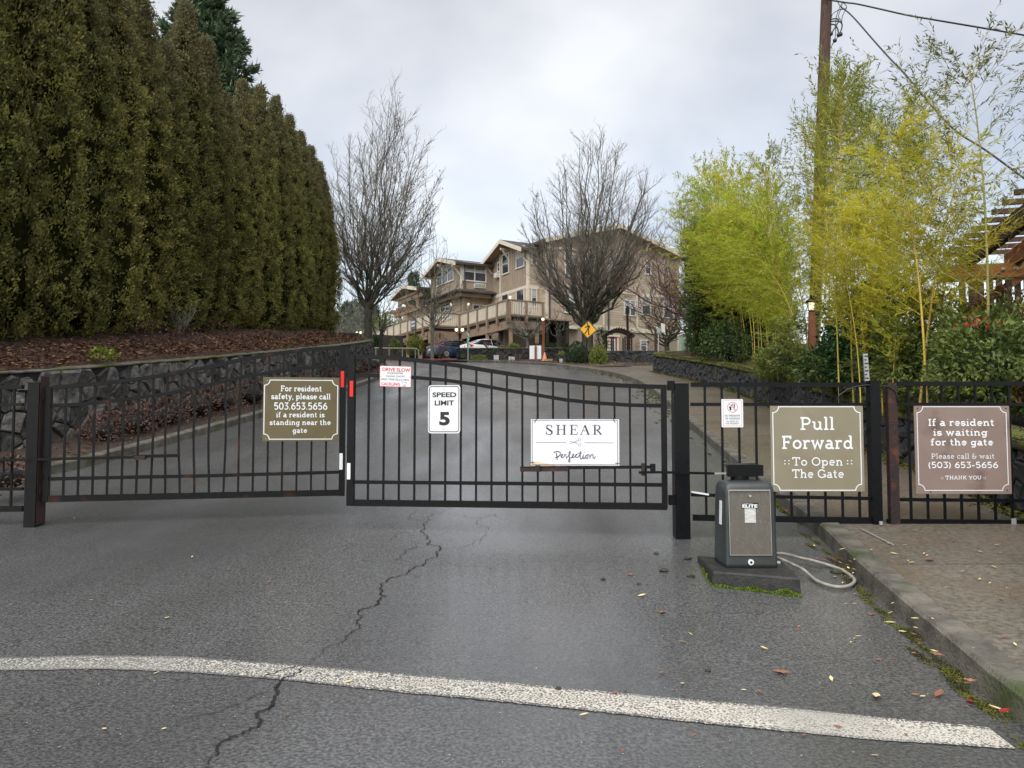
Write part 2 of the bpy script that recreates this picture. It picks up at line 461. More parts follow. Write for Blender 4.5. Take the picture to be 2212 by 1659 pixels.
_g = _pt.nodes.new('ShaderNodeNewGeometry'); _sx = _pt.nodes.new('ShaderNodeSeparateXYZ'); _pt.links.new(_g.outputs['Position'], _sx.inputs[0])
_mr = _pt.nodes.new('ShaderNodeMapRange'); _mr.inputs[1].default_value = 1.5; _mr.inputs[2].default_value = -2.5; _mr.inputs[3].default_value = 0; _mr.inputs[4].default_value = .11; _pt.links.new(_sx.outputs[0], _mr.inputs[0])
_ad = _pt.nodes.new('ShaderNodeMath'); _ad.operation = 'ADD'; _pt.links.new(_nz, _ad.inputs[0]); _pt.links.new(_mr.outputs[0], _ad.inputs[1]); _pt.links.new(_ad.outputs[0], _rp.inputs[0])
M['crack'] = mat('crack', (.006,.006,.006), rough=.9)
M['soil'] = mat('soil', (.022,.015,.010), (.06,.038,.024), scale=14, rough=.95, bump=.6, bscale=50)
M['mulch'] = mat('bark_mulch', (.028,.014,.009), (.10,.045,.026), scale=22, rough=.9, bump=.9, bscale=60, c3=(.02,.017,.012), scale3=.9)
M['grass'] = mat('grass_ground', (.03,.045,.012), (.07,.09,.03), scale=5, rough=.9, bump=.5, bscale=60)
M['basalt'] = mat('basalt', (.036,.034,.032), (.135,.125,.114), scale=9, rough=.8, bump=.9, bscale=24, rnd=.6, c3=(.10,.085,.066), scale3=2.0, t3=(.56,.68))
M['basalt_dark'] = mat('dark_basalt', (.014,.015,.018), (.042,.042,.045), scale=6, rough=.8, bump=.6, bscale=28, rnd=.3, c3=(.03,.038,.012), scale3=1.6, t3=(.55,.7))
M['mortar'] = mat('mortar', (.008,.008,.009), (.02,.019,.018), scale=8, rough=.95)
M['moss'] = mat('moss', (.05,.06,.010), (.15,.155,.018), scale=7, rough=.95, bump=1.0, bscale=60, c3=(.055,.045,.028), scale3=1.7, t3=(.5,.66))
M['mosscap'] = mat('mossy_coping', (.055,.052,.042), (.15,.14,.11), scale=9, rough=.9, bump=1.0, bscale=40, c3=(.085,.10,.022), scale3=1.6, t3=(.47,.60))
M['black'] = mat('black_paint', (.0030,.0033,.0042), (.0055,.006,.0075), scale=30, rough=.38, bump=.06, bscale=60, rnd=.1, spec=.22)
M['blackrusty'] = mat('worn_black_paint', (.0030,.0033,.0042), (.0055,.006,.0075), scale=30, rough=.42, rnd=.1, spec=.22, c3=(.045,.017,.009), scale3=3.2, t3=(.60,.70))
M['rust'] = mat('rusty_metal', (.035,.010,.006), (.012,.008,.008), scale=9, rough=.65, bump=.3, bscale=60, c3=(.10,.028,.010), scale3=8, t3=(.56,.70))
M['brownprimer'] = mat('oxide_primer', (.045,.016,.014), (.025,.012,.012), scale=5, rough=.6, bump=.15)
M['white'] = mat('sign_white', (.80,.82,.84), rough=.35)
M['signolive'] = mat('sign_olive', (.118,.092,.038), (.132,.104,.046), scale=3, rough=.5, c3=(.095,.078,.04), scale3=5, t3=(.56,.75))
M['signtaupe'] = mat('sign_taupe', (.235,.205,.135), (.26,.23,.16), scale=3, rough=.5, c3=(.20,.175,.12), scale3=4, t3=(.55,.75))
M['signmauve'] = mat('sign_mauve', (.220,.158,.135), (.250,.186,.160), scale=2.5, rough=.5, c3=(.14,.09,.075), scale3=4, t3=(.58,.75))
M['ink'] = mat('ink', (.012,.011,.014), rough=.5)
M['plum'] = mat('plum_ink', (.045,.028,.045), rough=.5)
M['greyink'] = mat('grey_ink', (.30,.31,.33), rough=.4, metal=.3)
M['red'] = mat('red_reflector', (.75,.015,.012), rough=.3)
M['signred'] = mat('sign_red', (.62,.05,.06), rough=.4)
M['yellow'] = mat('sign_yellow', (.80,.40,.010), rough=.4)
M['opgrey'] = mat('grey_green_plastic', (.027,.033,.034), (.038,.045,.046), scale=6, c3=(.055,.055,.048), scale3=3.5, t3=(.55,.8), rough=.36, bump=.05, bscale=150, spec=.5)
M['steel'] = mat('dirty_steel', (.128,.114,.096), (.150,.135,.114), scale=12, stretch=(2,2,.6), rough=.45, metal=.3, c3=(.26,.25,.23), scale3=90, t3=(.62,.68))
M['brightsteel'] = mat('bright_steel', (.55,.54,.52), rough=.3, metal=.8)
M['padconcrete'] = mat('dark_concrete', (.009,.009,.008), (.028,.027,.024), scale=14, rough=.6, bump=.3, bscale=60, c3=(.035,.05,.012), scale3=3, t3=(.6,.72))
M['conduit'] = mat('conduit_grey', (.33,.32,.28), (.24,.23,.20), scale=15, rough=.5)
M['siding'] = mat('tan_siding', (.375,.305,.225), (.43,.355,.268), scale=1.5, rough=.75, rnd=.06)
M['board'] = mat('brown_board', (.295,.232,.172), (.335,.268,.20), scale=1.5, rough=.75, rnd=.05)
M['stucco'] = mat('tan_stucco', (.32,.245,.178), (.36,.275,.205), scale=2, rough=.85)
M['cream'] = mat('cream_trim', (.57,.51,.40), (.63,.57,.45), scale=2, rough=.6, rnd=.04)
M['winwhite'] = mat('window_white', (.62,.60,.56), rough=.5)
M['glass'] = mat('window_glass', (.035,.042,.048), rough=.06, spec=.9)
M['blind'] = mat('window_blind_sky_sheen', (.30,.34,.33), (.42,.45,.43), scale=2, stretch=(.1,.1,14), rough=.6)  # blinds lightened to carry the sky's reflection in the windows
M['timber'] = mat('brown_timber', (.215,.15,.102), (.27,.19,.13), scale=4, rough=.75, rnd=.08)
M['roof'] = mat('roof_shingle', (.035,.03,.028), (.075,.065,.06), scale=9, rough=.9, stretch=(1,1,3), bump=.5, rnd=.1)
M['dark'] = mat('garage_shade', (.02,.018,.016), rough=.9)  # shade below the deck put into a flat dark colour
M['garage'] = mat('garage_wall_shaded', (.035,.028,.023), rough=.9)  # wall tone darkened to stand for shade under the deck
M['lamp'] = emat('lamp_glass', (1.0,.90,.62), .45)
M['downpipe'] = mat('downpipe', (.05,.04,.035), rough=.5)
M['carblue'] = mat('blue_car_paint', (.018,.052,.115), rough=.22, coat=.8, metal=.3)
M['carwhite'] = mat('white_car_paint', (.72,.73,.75), rough=.25, coat=.6)
M['carglass'] = mat('car_glass', (.012,.014,.017), rough=.05, spec=.9)
M['tyre'] = mat('tyre', (.012,.012,.012), rough=.85)
M['alloy'] = mat('wheel_alloy', (.4,.4,.42), rough=.35, metal=.8)
M['trunk'] = mat('dark_trunk_bark', (.022,.020,.016), (.065,.056,.045), scale=7, rough=.9, bump=.8, bscale=22, c3=(.04,.055,.022), scale3=1.5, t3=(.56,.7))
M['taillight'] = mat('tail_light', (.60,.012,.014), rough=.15, coat=.5)
M['bark'] = mat('bare_bark', (.062,.056,.044), (.150,.134,.106), scale=9, rough=.9, bump=.6, bscale=50, c3=(.045,.062,.028), scale3=3, t3=(.45,.6))
M['twig'] = mat('twig', (.13,.11,.092), (.20,.172,.145), scale=5, rough=.9)
M['greytwig'] = mat('lichen_bark', (.11,.11,.085), (.18,.175,.14), scale=8, rough=.9, c3=(.09,.11,.055), scale3=3)
M['redtwig'] = mat('red_twig', (.10,.055,.042), (.155,.09,.07), scale=4, rough=.9)
M['polewood'] = mat('pole_wood', (.045,.022,.015), (.105,.058,.042), scale=5, stretch=(14,14,.8), rough=.85, bump=.6, bscale=8, c3=(.13,.08,.06), scale3=.6)
M['cable'] = mat('black_cable', (.012,.012,.012), rough=.5)
M['pergola'] = mat('stained_cedar', (.34,.115,.028), (.20,.065,.018), scale=3, stretch=(1,1,8), rough=.6, rnd=.12)
M['pergoladark'] = mat('weathered_cedar', (.07,.032,.02), (.035,.018,.013), scale=5, rough=.8, rnd=.1)
M['oldwood'] = mat('weathered_picket', (.085,.06,.045), (.045,.032,.025), scale=6, stretch=(5,5,.6), rough=.9, rnd=.2)
M['orange'] = mat('orange_plastic', (.62,.24,.13), rough=.5)
M['cabinet'] = mat('green_cabinet', (.30,.39,.29), (.34,.43,.33), scale=5, rough=.5)
M['galv'] = mat('galvanised', (.42,.43,.43), rough=.45, metal=.5)
M['redpost'] = mat('orange_wood_post', (.24,.085,.04), (.17,.06,.03), scale=6, rough=.8)
M['redpaint'] = mat('red_kerb_paint', (.36,.07,.055), (.25,.06,.05), scale=6, rough=.8)
M['reddoor'] = mat('red_door', (.30,.018,.024), rough=.4)
M['culm'] = mat('bamboo_culm', (.42,.36,.06), (.58,.40,.08), scale=3, rough=.45, rnd=.2)
M['culmgreen'] = mat('green_culm', (.26,.27,.08), (.40,.34,.10), scale=3, rough=.45, rnd=.2)
M['greensign'] = mat('street_sign', (.02,.22,.12), (.55,.62,.55), scale=26, rough=.5, lo=.5, hi=.55, stretch=(.3,.3,1))

# foliage
M['cypress'] = leafmat('cypress_leaf', (.050,.056,.014), (.30,.285,.075), scale=3.6, rough=.75, tip=(.15,.135,.07), tipz=(4.5,9.5), rnd=.22, tl=.2)
M['bushshade'] = mat('bush_shade_core', (.012,.020,.008), (.024,.036,.014), scale=9, rough=1.0)  # dark fill colour standing for the shade inside a bush
M['cypress_shade_core'] = mat('cypress_shade_core', (.010,.011,.0035), (.022,.022,.007), scale=9, rough=1.0, spec=0.0)  # near-black green paints the shaded gaps within the crowns
M['conifer'] = leafmat('conifer_leaf', (.045,.080,.042), (.12,.185,.10), scale=2.5, rough=.6, rnd=.1, tl=.12)
M['bamboo'] = leafmat('bamboo_leaf', (.27,.36,.022), (.50,.56,.055), scale=1.4, rough=.5, rnd=.30, tl=.5, c3=(.52,.46,.08), scale3=1.2, t3=(.56,.66))
M['bamboo_gold'] = leafmat('golden_bamboo_leaf', (.40,.44,.028), (.68,.60,.06), scale=1.6, rough=.5, rnd=.22, tl=.55)
M['bamboo_tall'] = leafmat('tall_bamboo_leaf', (.15,.20,.022), (.33,.35,.05), scale=1.6, rough=.5, rnd=.12, tl=.4)
M['bamboo_tip'] = leafmat('airy_bamboo_leaf', (.10,.115,.03), (.22,.21,.06), scale=2.5, rough=.5, tl=.3)
M['bamboo_low'] = leafmat('low_bamboo_leaf', (.10,.145,.030), (.27,.31,.075), scale=2.4, rough=.5, rnd=.15, tl=.3, c3=(.26,.25,.07), scale3=3, t3=(.56,.66))
M['ivy'] = leafmat('ivy_leaf', (.020,.042,.010), (.075,.115,.026), scale=3, rough=.45, rnd=.15, tl=.15)
M['camellia'] = leafmat('glossy_leaf', (.016,.048,.018), (.055,.125,.040), scale=3, rough=.3, rnd=.1, tl=.15)
M['nandina'] = leafmat('nandina_leaf', (.045,.075,.018), (.20,.25,.06), scale=3.5, rough=.4, rnd=.12, tl=.25, c3=(.13,.045,.025), scale3=1.1, t3=(.58,.66))
M['nandina_top'] = leafmat('nandina_red_leaf', (.15,.07,.04), (.24,.15,.055), scale=4, rough=.4, rnd=.12, tl=.25, c3=(.06,.08,.02), scale3=2.5)
M['redleaf'] = leafmat('red_leaf', (.45,.02,.03), (.55,.04,.04), scale=4, rough=.4, tl=.3)
M['box'] = leafmat('box_leaf', (.014,.032,.010), (.042,.075,.022), scale=5, rough=.4, rnd=.1, tl=.12)
M['lime'] = leafmat('lime_leaf', (.14,.18,.025), (.24,.28,.045), scale=5, rough=.5, rnd=.1, tl=.3)
M['brownleaf'] = leafmat('russet_leaf', (.085,.045,.034), (.165,.095,.068), scale=6, rough=.6, rnd=.2, tl=.2)
M['farleaf'] = leafmat('hazy_far_leaf', (.11,.14,.11), (.17,.20,.16), scale=1.2, rough=.8, rnd=.1, tl=.1)  # distance haze mixed into the pale grey green leaf colour
M['leaflitter'] = mat('leaf_litter', (.15,.072,.038), (.25,.125,.065), scale=12, rough=.8, rnd=.3)
M['yellowleaf'] = mat('yellow_leaf', (.62,.48,.20), (.66,.58,.34), scale=20, rough=.6, rnd=.15)
M['mapleleaf'] = mat('fallen_maple_leaf', (.20,.080,.048), (.30,.135,.075), scale=25, rough=.6, rnd=.2)
M['rubble'] = mat('rubble', (.02,.022,.018), (.05,.055,.035), scale=40, rough=.9, rnd=.3)

# ================================================================ ground
RK = [(2.10,-8),(2.12,0),(2.19,3.0),(2.38,4.4),(2.62,5.9),(2.92,7.72),(3.3,12.1),(3.68,16.8),(4.1,21.2),(4.36,26),(4.13,30.6),(3.05,34.9),(1.5,39.5),(-.16,43.5),(-2.2,46.6),(-5.2,49.2),(-8,50.6)]
LK = [(-14,4.5),(-9.6,7.0),(-7.6,8.9),(-6.39,10.5),(-6.01,12.4),(-5.55,16.8),(-5.2,21.5),(-5.0,26.4),(-5.0,31),(-5.6,34.5),(-7.4,37.6),(-11,40),(-16,41.5)]
def smooth_line(pts, n=4):
    out = []
    P = [pts[0]] + list(pts) + [pts[-1]]
    for i in range(1, len(P)-2):
        for k in range(n):
            t = k/n; a, b, c, d = P[i-1], P[i], P[i+1], P[i+2]
            out.append(tuple(.5*((2*b[j]) + (-a[j]+c[j])*t + (2*a[j]-5*b[j]+4*c[j]-d[j])*t*t + (-a[j]+3*b[j]-3*c[j]+d[j])*t**3) for j in range(len(b))))
    out.append(tuple(pts[-1])); return out
RKs, LKs = smooth_line(RK, 5), smooth_line(LK, 5)
def xof(line, y):
    for (xa, ya), (xb, yb) in zip(line, line[1:]):
        if ya <= y <= yb: return xa+(xb-xa)*(y-ya)/max(yb-ya, 1e-6)
    return line[0][0] if y < line[0][1] else line[-1][0]

def sheet(name, ys, x0f, x1f, nx, zf, m, kind='structure', **kw):
    mb = MB(); k = 0
    for y in ys:
        a, b = x0f(y), x1f(y)
        for i in range(nx+1):
            x = a+(b-a)*i/nx; mb.v.append((x, y, zf(x, y)))
    for j in range(len(ys)-1):
        for i in range(nx):
            a = j*(nx+1)+i; mb.f.append((a, a+1, a+nx+2, a+nx+1))
    return mb.build(name, m, smooth=True, kind=kind, **kw)
def frange(a, b, s):
    o = []
    while a < b-1e-6: o.append(a); a += s
    return o+[b]
gy = [-60,-20,-10]+frange(-6, 80, 1.0)+[100,140,200,300,500]
sheet('ground', gy, lambda y: -400, lambda y: 400, 8, lambda x, y: zr(y)-.06, M['grass'])
# asphalt: the drive itself and the yard at the top of the hill
sheet('road', frange(-8, 66, .5), lambda y: (-16 if y < 4.6 else xof(LKs, y)-.02) if y < 41.5 else -30,
      lambda y: xof(RKs, y)+.02 if y < 50 else 12, 30, lambda x, y: zr(y)+.0, M['asphalt'])

def strip_pieces(line, off0, off1, z0, z1, seg, name, m, parent, side=1, jit=0):
    """a line of stones between two offsets of a polyline; each about seg long"""
    # resample
    pts = [V((p[0], p[1])) for p in line]; acc = [0]
    for a, b in zip(pts, pts[1:]): acc.append(acc[-1]+(b-a).length)
    T = acc[-1]; n = int(T/seg); n = max(n, 1)
    def pos(s):
        s = min(max(s, 0), T-1e-4)
        for i in range(len(acc)-1):
            if s <= acc[i+1]:
                t = (s-acc[i])/max(acc[i+1]-acc[i], 1e-9); p = pts[i].lerp(pts[i+1], t)
                return p
    def nrm(s):
        d = (pos(s+.3)-pos(s-.3)); d.normalize(); return V((d.y, -d.x))*side
    for k in range(n):
        a, b = k*T/n, (k+1)*T/n-.02
        sub = 6; mb = MB(); rings = []
        for i in range(sub+1):
            s = a+(b-a)*i/sub; p = pos(s); nn = nrm(s)
            q0 = p+nn*off0; q1 = p+nn*off1
            g = zr(p.y); r = .02
            rings.append([(q0.x, q0.y, g+z0), (q0.x, q0.y, g+z1-r), ((q0+nn*r).x, (q0+nn*r).y, g+z1), ((q1-nn*.004).x, (q1-nn*.004).y, g+z1), (q1.x, q1.y, g+z1-.01), (q1.x, q1.y, g+z0)])
        mb.loft(rings); mb.build(name, m, parent)
def line_root(name, line, z, m, w, **kw):
    mb = MB()
    for a, b in zip(line, line[1:]):
        mb.quad((a[0], a[1], zr(a[1])+z), (a[0]+w, a[1], zr(a[1])+z), (b[0]+w, b[1], zr(b[1])+z), (b[0], b[1], zr(b[1])+z))
    return mb.build(name, m, **kw)
rk = line_root('kerb', RKs, -.03, M['mortar'], .13, kind='structure')
strip_pieces([p for p in RKs if p[1] < 47.2], 0, .17, -.05, .145, 2.6, 'kerb_stone', M['kerb'], rk)
lk = line_root('kerb', LKs, -.03, M['mortar'], -.13, kind='structure')
strip_pieces(LKs, 0, .17, -.05, .14, 2.8, 'kerb_stone', M['kerb'], lk, side=-1)
redk = line_root('kerb', [(-12, 50.9), (-3.4, 49.4)], -.03, M['mortar'], .1, kind='structure')
strip_pieces([(-8.4, 50.9), (-3.4, 49.4)], 0, .17, -.05, .15, 1.7, 'kerb_stone', M['redpaint'], redk)

# right hand retaining wall line, pavement between kerb and wall
RW = [(4.75,-8),(4.8,3.0),(4.9,6.0),(5.05,7.7),(5.37,9.2),(5.52,11.6),(5.75,13.5),(6.1,16.5),(6.42,20.3),(6.42,24.5),(6.15,28),(5.8,31.0)]
RWs = smooth_line(RW, 5)
sheet('pavement', frange(-8, 33, .5), lambda y: xof(RKs, y)+.15, lambda y: min(xof(RWs, y)+.1, 9), 6, lambda x, y: zr(y)+.095, M['mortar'])
pv = bpy.data.objects['pavement']
def slabpiece(y0, y1, fx0, fx1, zoff=.135, m=None, parent=None):
    mb = MB(); rings = []
    for i in range(7):
        y = y0+(y1-.016-y0)*i/6; a, b = fx0(y), fx1(y); g = zr(y)
        rings.append([(a, y, g+.08), (a, y, g+zoff-.006), (a+.008, y, g+zoff), (b-.008, y, g+zoff), (b, y, g+zoff-.006), (b, y, g+.08)])
    mb.loft(rings); return mb.build('paving_slab', m or M['concrete'], parent)
y = -7.9; random.seed(3); k = 0
while y < 32:
    ln = 1.52
    slabpiece(y, y+ln, lambda q: xof(RKs, q)+.185, lambda q: xof(RWs, q)-.02, .135+random.uniform(-.002,.002), None, pv)
    y += ln
# landing of the path at the top of the pavement, leading to the steps in the wall
pts_l = [(4.05,31.9),(3.2,34.9),(3.0,36.4),(4.9,39.4),(8.6,39.4),(9.0,34),(8.5,31.9)]
mb = MB(); top = [(x_, y_, zr(y_)+.12) for x_, y_ in pts_l]
mb.poly(top); mb.build('path', M['concrete'], kind='structure')

# planting bed between kerb and upper walls, and the car park behind
def bedz(x, y): return zr(y)+.13+.10*sin(x*1.7)*sin(y*1.3)*.5
mb = MB()
ybs = frange(34.8, 52, .6)
for a, b in zip(ybs, ybs[1:]):
    for i in range(12):
        xa0, xa1 = xof(RKs, a)+.15, 14; xb0, xb1 = xof(RKs, b)+.15, 14
        P = lambda x0, x1, t, yy: (x0+(x1-x0)*t, yy, bedz(x0+(x1-x0)*t, yy)-.02)
        mb.quad(P(xa0, xa1, i/12, a), P(xa0, xa1, (i+1)/12, a), P(xb0, xb1, (i+1)/12, b), P(xb0, xb1, i/12, b))
mb.build('planting_bed', M['soil'], kind='structure')
# mossy strip of asphalt edge
# ---------------------------------------------------------------- left wall and bank
LW = [(-16.5,4.0),(-11.3,7.0),(-8.9,9.4),(-8.0,11.0),(-7.35,12.6),(-6.85,15.6),(-6.45,19),(-6.15,23),(-6.02,27),(-6.05,31),(-6.2,34)]
LWs = smooth_line(LW, 5)
LWEND = [(-6.2,34),(-7.6,35.4),(-10,36.6),(-14,37.5)]
def wallx(y): return xof(LWs, y)
HW = 1.33
def bankz(x, y):
    yy = min(y, 36)
    d = max(0.0, wallx(min(max(y, 4.0), 34))-x)
    h = zr(y)+HW*max(0, min(1, 1-(y-34)/5.0)) + .20*min(d, 3.2) + .05*max(0, min(d-3.2, 20))
    if y > 34: h += .55*min(1, (y-34)/5)
    return h+.05*sin(x*2.3+y)*sin(y*1.9)
mb = MB(); ys = frange(2, 60, .7); xs_ = [0,.02,.25,.6,1.1,1.7,2.4,3.3,4.5,6,9,14,25,60,200]
for y in ys:
    w = wallx(min(max(y, 4.0), 34))-.28 - (max(0, y-34.6)*1.9 if y > 34.6 else 0)
    for dxx in xs_:
        x = w-dxx; mb.v.append((x, y, bankz(x, y)-(.6 if dxx == 0 else 0)))
n = len(xs_)
for j in range(len(ys)-1):
    for i in range(n-1):
        a = j*n+i; mb.f.append((a, a+1, a+n+1, a+n))
mb.build('bank', M['mulch'], smooth=True, kind='structure')

# strip of soil between left kerb and wall
mb = MB()
for (a, b) in zip(frange(4.5, 36, .8), frange(5.3, 36.8, .8)):
    f = lambda y: (xof(LKs, y)-.16, wallx(min(max(y,4),34))+.05)
    (a0, a1), (b0, b1) = f(a), f(b)
    mb.quad((a1, a, zr(a)+.16), (a0, a, zr(a)+.11), (b0, b, zr(b)+.11), (b1, b, zr(b)+.16))
mb.build('flower_bed', M['soil'], kind='structure')

# ---------------------------------------------------------------- voronoi stone facing
def clip(poly, px_, py_, nx_, ny_):
    out = []
    for i in range(len(poly)):
        a, b = poly[i], poly[(i+1) % len(poly)]
        da = (a[0]-px_)*nx_+(a[1]-py_)*ny_; db = (b[0]-px_)*nx_+(b[1]-py_)*ny_
        if da <= 0: out.append(a)
        if (da < 0 < db) or (db < 0 < da):
            t = da/(da-db); out.append((a[0]+(b[0]-a[0])*t, a[1]+(b[1]-a[1])*t))
    return out
def stone_wall(name, label, pts, zb, H, cw, ch, m, capm, side, seed, gap=.016, proud=.055, cap=.07, thick=.34, group=None, capover=.05, batter=0.0, stretchy=1.0, capname='coping'):
    rnd = random.Random(seed)
    P = [V((p[0], p[1])) for p in pts]; acc = [0]
    for a, b in zip(P, P[1:]): acc.append(acc[-1]+(b-a).length)
    T = acc[-1]
    def fr(s):
        s = min(max(s, 0), T-1e-5); i = 0
        while i < len(acc)-2 and s > acc[i+1]: i += 1
        t = (s-acc[i])/max(acc[i+1]-acc[i], 1e-9); p = P[i].lerp(P[i+1], t)
        d0 = (P[i+1]-P[i]).normalized(); 
        dn = d0
        if i+2 < len(P): dn = d0.lerp((P[i+2]-P[i+1]).normalized(), t*.5)
        if i > 0: dn = dn.lerp((P[i]-P[i-1]).normalized(), (1-t)*.5)
        dn.normalize(); return p, V((dn.y, -dn.x))*side
    def w(s, t, d):
        p, n_ = fr(s); q = p+n_*(d-batter*t); return (q.x, q.y, zb(p.x, p.y)+t)
    mid = fr(T/2)[0]
    root = thing(name, label, 'stone wall', (mid.x, mid.y, zb(mid.x, mid.y)), group)
    # core
    ns = max(2, int(T/.6)); rings = []
    for i in range(ns+1):
        s = T*i/ns; rings.append([w(s, -.3, 0), w(s, H, 0), w(s, H, -thick), w(s, -.3, -thick)])
    MB().loft(rings).build('core', M['mortar'], root)
    rings = []; n2 = max(4, int(T/.22))
    for i in range(n2+1):
        s = T*i/n2; j = lambda a: rnd.uniform(-a, a)
        o = capover
        rings.append([w(s, H-.01, o+j(.02)), w(s, H+cap*.6+j(.01), o+j(.02)), w(s, H+cap+j(.012), o-.07), w(s, H+cap*1.15+j(.02), -thick*.5), w(s, H+cap+j(.015), -thick-.04), w(s, H-.01, -thick-.06)])
    MB().loft(rings).build(capname, capm, root, smooth=True)
    nx_, ny_ = int(T/cw)+1, max(2, int(H/ch+.5)); cx, cy = T/nx_, H/ny_
    g = {}
    for i in range(-2, nx_+2):
        for j in range(-2, ny_+2):
            g[i, j] = ((i+.5+.5*(j % 2)-.25+rnd.uniform(-.52,.52))*cx, (j+.5+rnd.uniform(-.50,.50))*cy)
    cells = []
    for i in range(nx_):
        for j in range(ny_):
            c = g[i, j]
            if rnd.random() < .0: continue
            poly = [(max(0, c[0]-2*cx), 0), (min(T, c[0]+2*cx), 0), (min(T, c[0]+2*cx), H-.01), (max(0, c[0]-2*cx), H-.01)]
            if c[0] < 0 or c[0] > T: continue
            for a in range(-2, 3):
                for b in range(-2, 3):
                    if (a or b) and (i+a, j+b) in g:
                        q = g[i+a, j+b]; nx1, ny1 = q[0]-c[0], q[1]-c[1]; l_ = hypot(nx1, ny1)
                        if l_ < 1e-6: continue
                        poly = clip(poly, (c[0]+q[0])/2-nx1/l_*gap/2, (c[1]+q[1])/2-ny1/l_*gap/2, nx1/l_, ny1/l_)
                        if len(poly) < 3: break
                if len(poly) < 3: break
            if len(poly) < 3: continue
            # drop slivers
            A = abs(sum(poly[k][0]*poly[(k+1) % len(poly)][1]-poly[(k+1) % len(poly)][0]*poly[k][1] for k in range(len(poly))))/2
            if A < .12*cx*cy: continue
            pm = fr(c[0])[0]
            cells.append((pm.length, poly))
    cells.sort(key=lambda e: e[0])
    rest = MB()
    for idx, (dd, poly) in enumerate(cells):
        mb = MB() if idx < 290 else rest
        k = len(mb.v); n_ = len(poly)
        mx_ = sum(p[0] for p in poly)/n_; my_ = sum(p[1] for p in poly)/n_
        pr = proud*rnd.uniform(.45, 1.25); tx, ty = rnd.uniform(-.3,.3), rnd.uniform(-.3,.3)
        for p in poly: mb.v.append(w(p[0], p[1], 0))
        for p in poly:
            kq = rnd.uniform(.90, .96); sx, sy = mx_+(p[0]-mx_)*kq, my_+(p[1]-my_)*kq
            mb.v.append(w(sx, sy, max(.012, pr*.72+tx*(sx-mx_)*.5+ty*(sy-my_)*.5+rnd.uniform(-.008,.008))))
        for p in poly:
            kq = rnd.uniform(.60, .82); sx, sy = mx_+(p[0]-mx_)*kq, my_+(p[1]-my_)*kq
            mb.v.append(w(sx, sy, max(.018, pr*.92+tx*(sx-mx_)+ty*(sy-my_)+rnd.uniform(-.016,.016))))
        mb.v.append(w(mx_, my_, pr*rnd.uniform(.75, 1.0)))
        for i in range(n_):
            j = (i+1) % n_
            for o_ in (0, n_):
                q = (k+o_+i, k+o_+j, k+o_+n_+j, k+o_+n_+i); mb.f.append(q if side > 0 else q[::-1])
            q = (k+2*n_+i, k+2*n_+j, k+3*n_); mb.f.append(q if side > 0 else q[::-1])
        if mb is not rest: mb.build('stone', m, root)
    if rest.v: rest.build('stone', m, root, kind='stuff')
    return root
stone_wall('stone_wall', 'long grey basalt retaining wall below the tall hedge on the left of the drive', LWs[4:], lambda x, y: zr(y), HW, .34, .25, M['basalt'], M['mosscap'], 1, 5, gap=.018, capover=.03, cap=.03, proud=.045)
stone_wall('stone_wall', 'short return of the grey basalt wall turning away beneath the tall bare tree', LWEND, lambda x, y: zr(y), HW, .40, .30, M['basalt'], M['mosscap'], 1, 6)
stone_wall('stone_wall', 'low dark basalt wall with thick moss coping below the bamboo beside the pavement', RWs[5:], lambda x, y: zr(y)+.1, .68, .17, .22, M['basalt_dark'], M['moss'], -1, 7, proud=.05, gap=.012, cap=.09, capover=.07, thick=.4)
stone_wall('stone_wall', 'curved mossy end of the low dark basalt wall by the green utility cabinet', [(5.8,31.0),(6.0,32.3),(6.8,33.4),(8.2,34.0),(10,34.2)], lambda x, y: zr(y)+.1, .68, .2, .22, M['basalt_dark'], M['moss'], -1, 8, proud=.05, cap=.09, capover=.07)
stone_wall('stone_wall', 'black rubble stone wall in front of the parked cars and the deck', [(-3.62,49.6),(-3.2,49.2),(0.5,49.9),(3.75,50.6)], lambda x, y: zr(y), .84, .42, .30, M['basalt_dark'], M['mosscap'], 1, 9, cap=.05, capover=.02)
stone_wall('stone_wall', 'black rubble stone wall along the path below the red door', [(4.85,39.9),(7.0,40.3),(8.8,40.4),(11.5,40.2)], lambda x, y: zr(y), .70, .45, .24, M['basalt_dark'], M['basalt_dark'], 1, 10, cap=.04, capover=.01)
stone_wall('stone_wall', 'low black stone edging running from the dark round bush to the path', [(2.2,41.5),(3.9,40.6),(4.8,39.9)], lambda x, y: zr(y), .50, .4, .22, M['basalt_dark'], M['basalt_dark'], 1, 11, cap=.03, capover=.01)
# raised ground behind the right wall
def rbank(x, y):
    d = max(0, x-(xof(RWs, min(y, 31))+.3)); return zr(y)+.78+.10*min(d, 4)+.05*sin(x*3+y*2)
mb = MB(); ys = frange(-6, 33.2, .8); xs_ = [0,.02,.4,.9,1.6,2.6,4,6,12,40,200]
for y in ys:
    w_ = xof(RWs, min(y, 31))+.30
    for dxx in xs_: mb.v.append((w_+dxx, y, rbank(w_+dxx, y)-(.6 if dxx == 0 else 0)))
n = len(xs_)
for j in range(len(ys)-1):
    for i in range(n-1): a = j*n+i; mb.f.append((a, a+n, a+n+1, a+1))
mb.build('planting_bed', M['soil'], smooth=True, kind='structure')
mb = MB(); ys = frange(33.2, 60, 2); 
for y in ys:
    for x in (7.4, 9, 12, 20, 60, 200): mb.v.append((x+(0 if y < 41 else 4), y, zr(y)+(.7 if y < 40 and x > 8 else .35)))
for j in range(len(ys)-1):
    for i in range(5): a = j*6+i; mb.f.append((a, a+6, a+7, a+1))
mb.build('bank', M['grass'], smooth=True, kind='structure')

